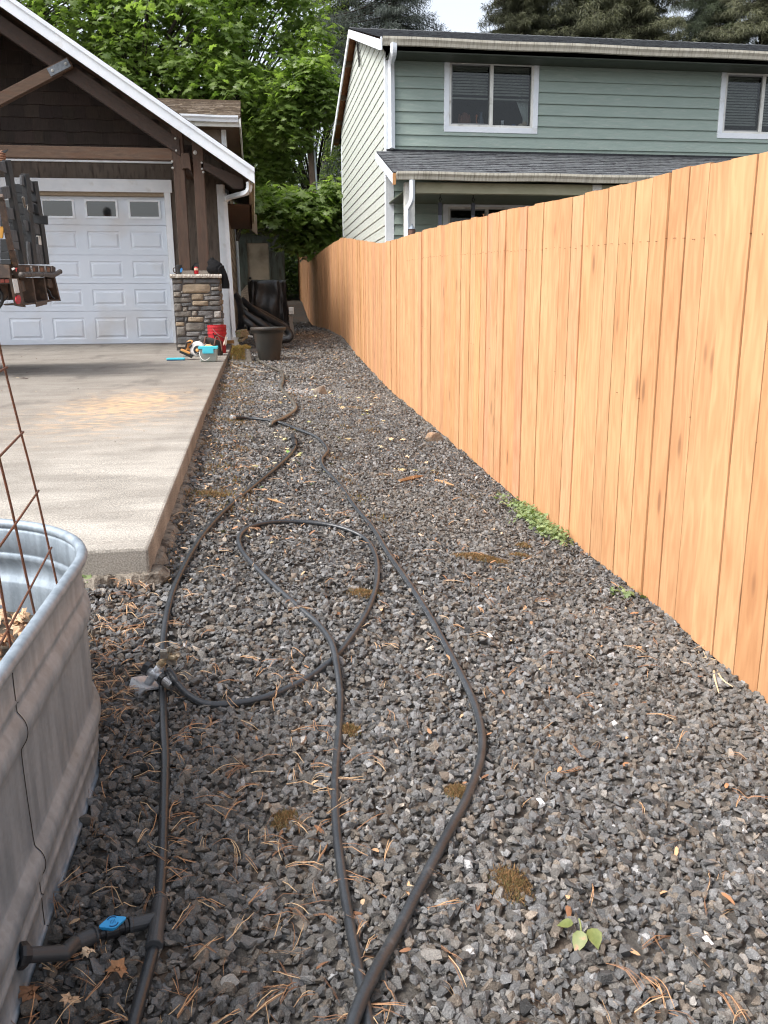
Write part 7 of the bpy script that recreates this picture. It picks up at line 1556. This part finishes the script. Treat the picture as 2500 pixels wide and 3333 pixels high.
m_ = MB(); m_.tube([p, PG(1890, 3010, .03), PG(1885, 2990, .04)], .002, 5); m_.build('stem', pm('weed stem', (1, 1, 1)), t)
q = PG(2290, 2195, .012); m_ = MB(); t_pts = [PX(2330, 2165, FX-.03), PG(2325, 2200, .02), PG(2345, 2250, .02)]
root = thing('dead_weed', 'pulled up dead weed with pale roots against the fence near the right edge', 'weed', PG(2330, 2175)); rs = random.Random(4)
for i in range(26):
    a = Vector(PX(2325, 2165, FX-.02)); m_.tube([a, a+Vector((rs.uniform(-.06, .0), rs.uniform(-.05, .05), rs.uniform(-.02, .03))), a+Vector((rs.uniform(-.1, .01), rs.uniform(-.09, .09), rs.uniform(-.04, .03)))], .0011, 4, caps=False, smooth_n=2)
m_.tube([PX(2325, 2165, FX-.02), PG(2325, 2200, .02), PG(2340, 2255, .015)], [.005, .004, .002], 6, smooth_n=3); m_.tube([PX(2325, 2165, FX-.02), PG(2350, 2210, .02), PG(2385, 2235, .015)], [.004, .003, .0015], 6, smooth_n=3)
m_.build('roots', pm('dry root', srgb(206, 184, 150)), root)

# ------------------------------------------------------------------ litter: needles, seeds, leaf bits, moss
def needle_mesh(n, xr, yr, dens_near=True, size=(.045, .09), w_=.00055):
    Y_ = yr[0]+(yr[1]-yr[0])*RNG.random(n)**1.7; X_ = RNG.uniform(xr[0], xr[1], n)
    Vs = []; Fs = []; Cs = []; o = 0; cols = [srgb(178, 136, 98), srgb(150, 108, 76), srgb(196, 164, 126), srgb(120, 86, 62)]
    for i in range(n):
        cnt = random.choice((1, 2, 2, 3)); az = random.uniform(0, 6.28); curv = random.uniform(-1.2, 1.2); l = random.uniform(*size)
        for q_ in range(cnt):
            a = az+random.gauss(0, .12); p = np.array([X_[i], Y_[i], 0.]); pts = []
            for s_ in range(5):
                pts.append(p.copy()); p = p+np.array([math.cos(a), math.sin(a), 0])*l/4; a += curv/5
            zz = float(g(X_[i], Y_[i]))+random.uniform(.012, .024); c = cols[random.randrange(4)]; ww = w_*(1+.22*Y_[i])
            for s_, q in enumerate(pts):
                t_ = s_/4; nn = np.array([-math.sin(a), math.cos(a), 0])*ww*(1 if s_ < 4 else .3); h = zz+.012*math.sin(t_*3.1)*random.uniform(.3, 1)
                Vs += [(q[0]-nn[0], q[1]-nn[1], h), (q[0]+nn[0], q[1]+nn[1], h+.0008)]; Cs += [c, c]
            Fs += [(o+2*s_, o+2*s_+1, o+2*s_+3, o+2*s_+2) for s_ in range(4)]; o += 10
    return np.array(Vs), np.array(Fs), np.array(Cs)
parts = [needle_mesh(480, (-.44, 1.58), (.9, 5.5)), needle_mesh(330, (-.44, .15), (.95, 2.6)), needle_mesh(260, (-.6, -.42), (2.2, 3.0))]
V, F, C = cat(parts); o = npmesh('pine_needles', V, F, pm('dry needle', (.95, .95, .95), (1.05, 1.05, 1.05), attr=True, rough=.7), C); tag(o, 'dry tan pine needles strewn over the gravel', 'pine needles', kind='stuff')
SEED = (np.array([(0, 0, 0), (.18, -.14, .03), (.5, -.22, .06), (.85, -.17, .03), (1, 0, 0), (.8, .10, .05), (.45, .10, .10), (.15, .06, .05)], float), np.array([(0, 1, 6, 7), (1, 2, 5, 6), (2, 3, 4, 5)]))
def bits(n, xr, yr, size, cols, shape=SEED, yp=1.5, lift=(.012, .02)):
    X_ = RNG.uniform(xr[0], xr[1], n); Y_ = yr[0]+(yr[1]-yr[0])*RNG.random(n)**yp; P = np.stack([X_, Y_, g(X_, Y_)+RNG.uniform(lift[0], lift[1], n)], -1)
    cc = np.array(cols)[RNG.integers(0, len(cols), n)]*RNG.uniform(.8, 1.2, (n, 1))
    return scatter(shape[0], shape[1], P, basis(np.stack([RNG.normal(0, .35, n), RNG.normal(0, .35, n), np.ones(n)], -1), RNG.uniform(0, 6.28, n)), (size*RNG.uniform(.5, 1.2, n))[:, None]*np.ones((1, 3)), cc)
tan_ = [srgb(190, 152, 116), srgb(162, 120, 88), srgb(206, 176, 142), srgb(132, 94, 68)]
pale_ = [srgb(200, 190, 160), srgb(176, 160, 120), srgb(150, 150, 96), srgb(206, 176, 140)]
FL = (LEAF[0]*np.array([1, 1, .6]), LEAF[1])
parts = [bits(190, (-.42, 1.5), (.95, 4.5), .034, tan_), bits(480, (-.4, 1.5), (3.5, 12), .03, tan_, yp=1.0), bits(900, (-.42, -.12), (3.0, 14), .028, tan_, yp=1.0), bits(420, (-.42, .25), (3.6, 13), .03, tan_, yp=1.0), bits(500, (.1, 1.5), (8, 18), .05, tan_, yp=1.0)]
V, F, C = cat(parts); o = npmesh('leaf_litter', V, F, litter_m, C, smooth=True); tag(o, 'dry tan maple seeds and leaf bits scattered on the gravel', 'leaf litter', kind='stuff')
V, F, C = cat([bits(90, (.05, 1.2), (5.4, 9.5), .06, pale_, FL, 1.0), bits(40, (-.3, .6), (3.5, 6), .045, pale_+[srgb(110, 150, 70)], FL, 1.0), bits(4, (-.4, .0), (1.0, 2.0), .03, tan_, FL, 1.0)]); o = npmesh('fallen_leaves', V, F, litter_m, C, smooth=True); tag(o, 'pale and yellow green fallen leaves scattered on the gravel', 'fallen leaves', kind='stuff')
# moss: the larger clumps one by one
mossb = np.array([srgb(136, 104, 68), srgb(108, 84, 54), srgb(102, 96, 56), srgb(156, 124, 86)])
def clump(fx, fy, sx_, sy_, n, h, lab, cols=mossb):
    p = PG(fx, fy); P = np.stack([p[0]+RNG.normal(0, sx_, n), p[1]+RNG.normal(0, sy_, n), np.zeros(n)], -1); r2 = ((P[:, 0]-p[0])/sx_)**2+((P[:, 1]-p[1])/sy_)**2; P = P[r2 < 5]
    P[:, 2] = g(P[:, 0], P[:, 1])+.012+.012*np.exp(-r2[r2 < 5]*.5); V, F, C = moss_pts(P, h, cols); o = npmesh('moss_clump', V, F, moss_m, C); tag(o, lab, 'moss', 'brown moss clumps on the gravel')
clump(1570, 1827, .07, .022, 3600, .011, 'wide orange brown moss clump in the middle right of the gravel')
clump(1662, 2900, .022, .03, 1900, .011, 'moss tuft left of the green seedling')
clump(930, 2690, .018, .02, 1500, .010, 'moss tuft between the black pipe and the hose')
clump(1492, 2598, .016, .02, 1500, .010, 'moss tuft touching the left side of the long hose bend')
clump(1140, 2395, .016, .016, 700, .013, 'moss tuft just right of the hose below the loop')
clump(1185, 1945, .035, .02, 1500, .010, 'moss patch inside the far right of the hose loop')
clump(1705, 1787, .02, .014, 500, .014, 'small moss tuft near the fence weeds')
clump(1690, 1820, .03, .012, 500, .012, 'flat moss scrap right of the wide orange brown clump')
clump(690, 1620, .05, .03, 700, .016, 'yellow moss patch beside the slab and the far end of the black pipe')
parts = []
for i in range(150):
    X_, Y_ = RNG.uniform(-.42, 1.4), RNG.uniform(4, 14)
    if RNG.random() < .6: X_ = RNG.uniform(-.42, -.05)
    n = 60; P = np.stack([X_+RNG.normal(0, .035, n), Y_+RNG.normal(0, .05, n), np.zeros(n)], -1); P[:, 2] = g(P[:, 0], P[:, 1])+.012; parts.append(moss_pts(P, .02, mossb if RNG.random() < .7 else mossc))
n = 3000; P = np.stack([RNG.uniform(-.43, -.33, n)-0, 3.0+11*RNG.random(n), np.zeros(n)], -1); P[:, 2] = g(P[:, 0], P[:, 1])+.012; keep = np.sin(P[:, 1]*5)+np.sin(P[:, 1]*2.3) > .2; parts.append(moss_pts(P[keep], .018, mossb))
V, F, C = cat(parts); o = npmesh('moss', V, F, moss_m, C); tag(o, 'brown and olive moss scraps spread along the far gravel and slab edge', 'moss', kind='stuff')
# curled brown leaves by the tank and scraps on the slab
for i, (fx, fy, s_, lab) in enumerate(((380, 3160, .034, 'large curled brown leaf below the blue valve'), (290, 3100, .024, 'dark curled dry leaf left of the large curled leaf'), (105, 3235, .034, 'brown leaf against the foot of the tank at the lower left'), (230, 3250, .024, 'rusty red dry leaf near the bottom left'))):
    p = PG(fx, fy, .025); Vv, Ff = CR[i]; Rm = basis(np.array([[.2, -.4, 1]]), np.array([1.3+i]))
    V_, F_, C_ = scatter(Vv, Ff, np.array([p]), Rm, np.array([[s_, s_*.7, s_*.9]]), np.array([bc_[(i+1) % 4]])); o = npmesh('dry_leaf', V_, F_, litter_m, C_, smooth=True); tag(o, lab, 'leaf', 'curled dry leaves by the tank')
n = 260; X_ = RNG.uniform(-3.4, -.5, n); Y_ = RNG.uniform(4, 13, n); P = np.stack([X_, Y_, np.interp(Y_, SY, SZ)+.004], -1); nb2 = 60; 
X2 = RNG.normal(-3.1, .25, nb2); Y2 = RNG.normal(9.0, .12, nb2); P = np.concatenate([P, np.stack([X2, Y2, np.interp(Y2, SY, SZ)+.01], -1)]); n = len(P)
V, F, C = scatter(SEED[0], SEED[1], P, basis(np.stack([RNG.normal(0, .3, n), RNG.normal(0, .3, n), np.ones(n)], -1), RNG.uniform(0, 6.28, n)), (np.concatenate([.02*RNG.uniform(.3, 1.2, 260), .09*RNG.uniform(.4, 1, nb2)]))[:, None]*np.ones((1, 3)), np.array([srgb(110, 84, 62), srgb(190, 170, 140), srgb(70, 56, 46)])[RNG.integers(0, 3, n)])
o = npmesh('slab_litter', V, F, litter_m, C); tag(o, 'bark scraps and chips lying on the driveway', 'bark scraps', kind='stuff')
for (fx, fy, lab) in ((2305, 3062, 'small white plastic scrap right of the seedling'), (1760, 2608, 'white shard among the stones, upper left of the seedling'), (1595, 2068, 'small white scrap in the middle of the gravel')):
    p = PG(fx, fy, .018); m_ = MB(); m_.obox(p, (.016, .02, .003), (.4, .3, .5)); o = m_.build('plastic_scrap', pm('white scrap', srgb(226, 230, 232))); tag(o, lab, 'scrap', 'white scraps on the gravel')
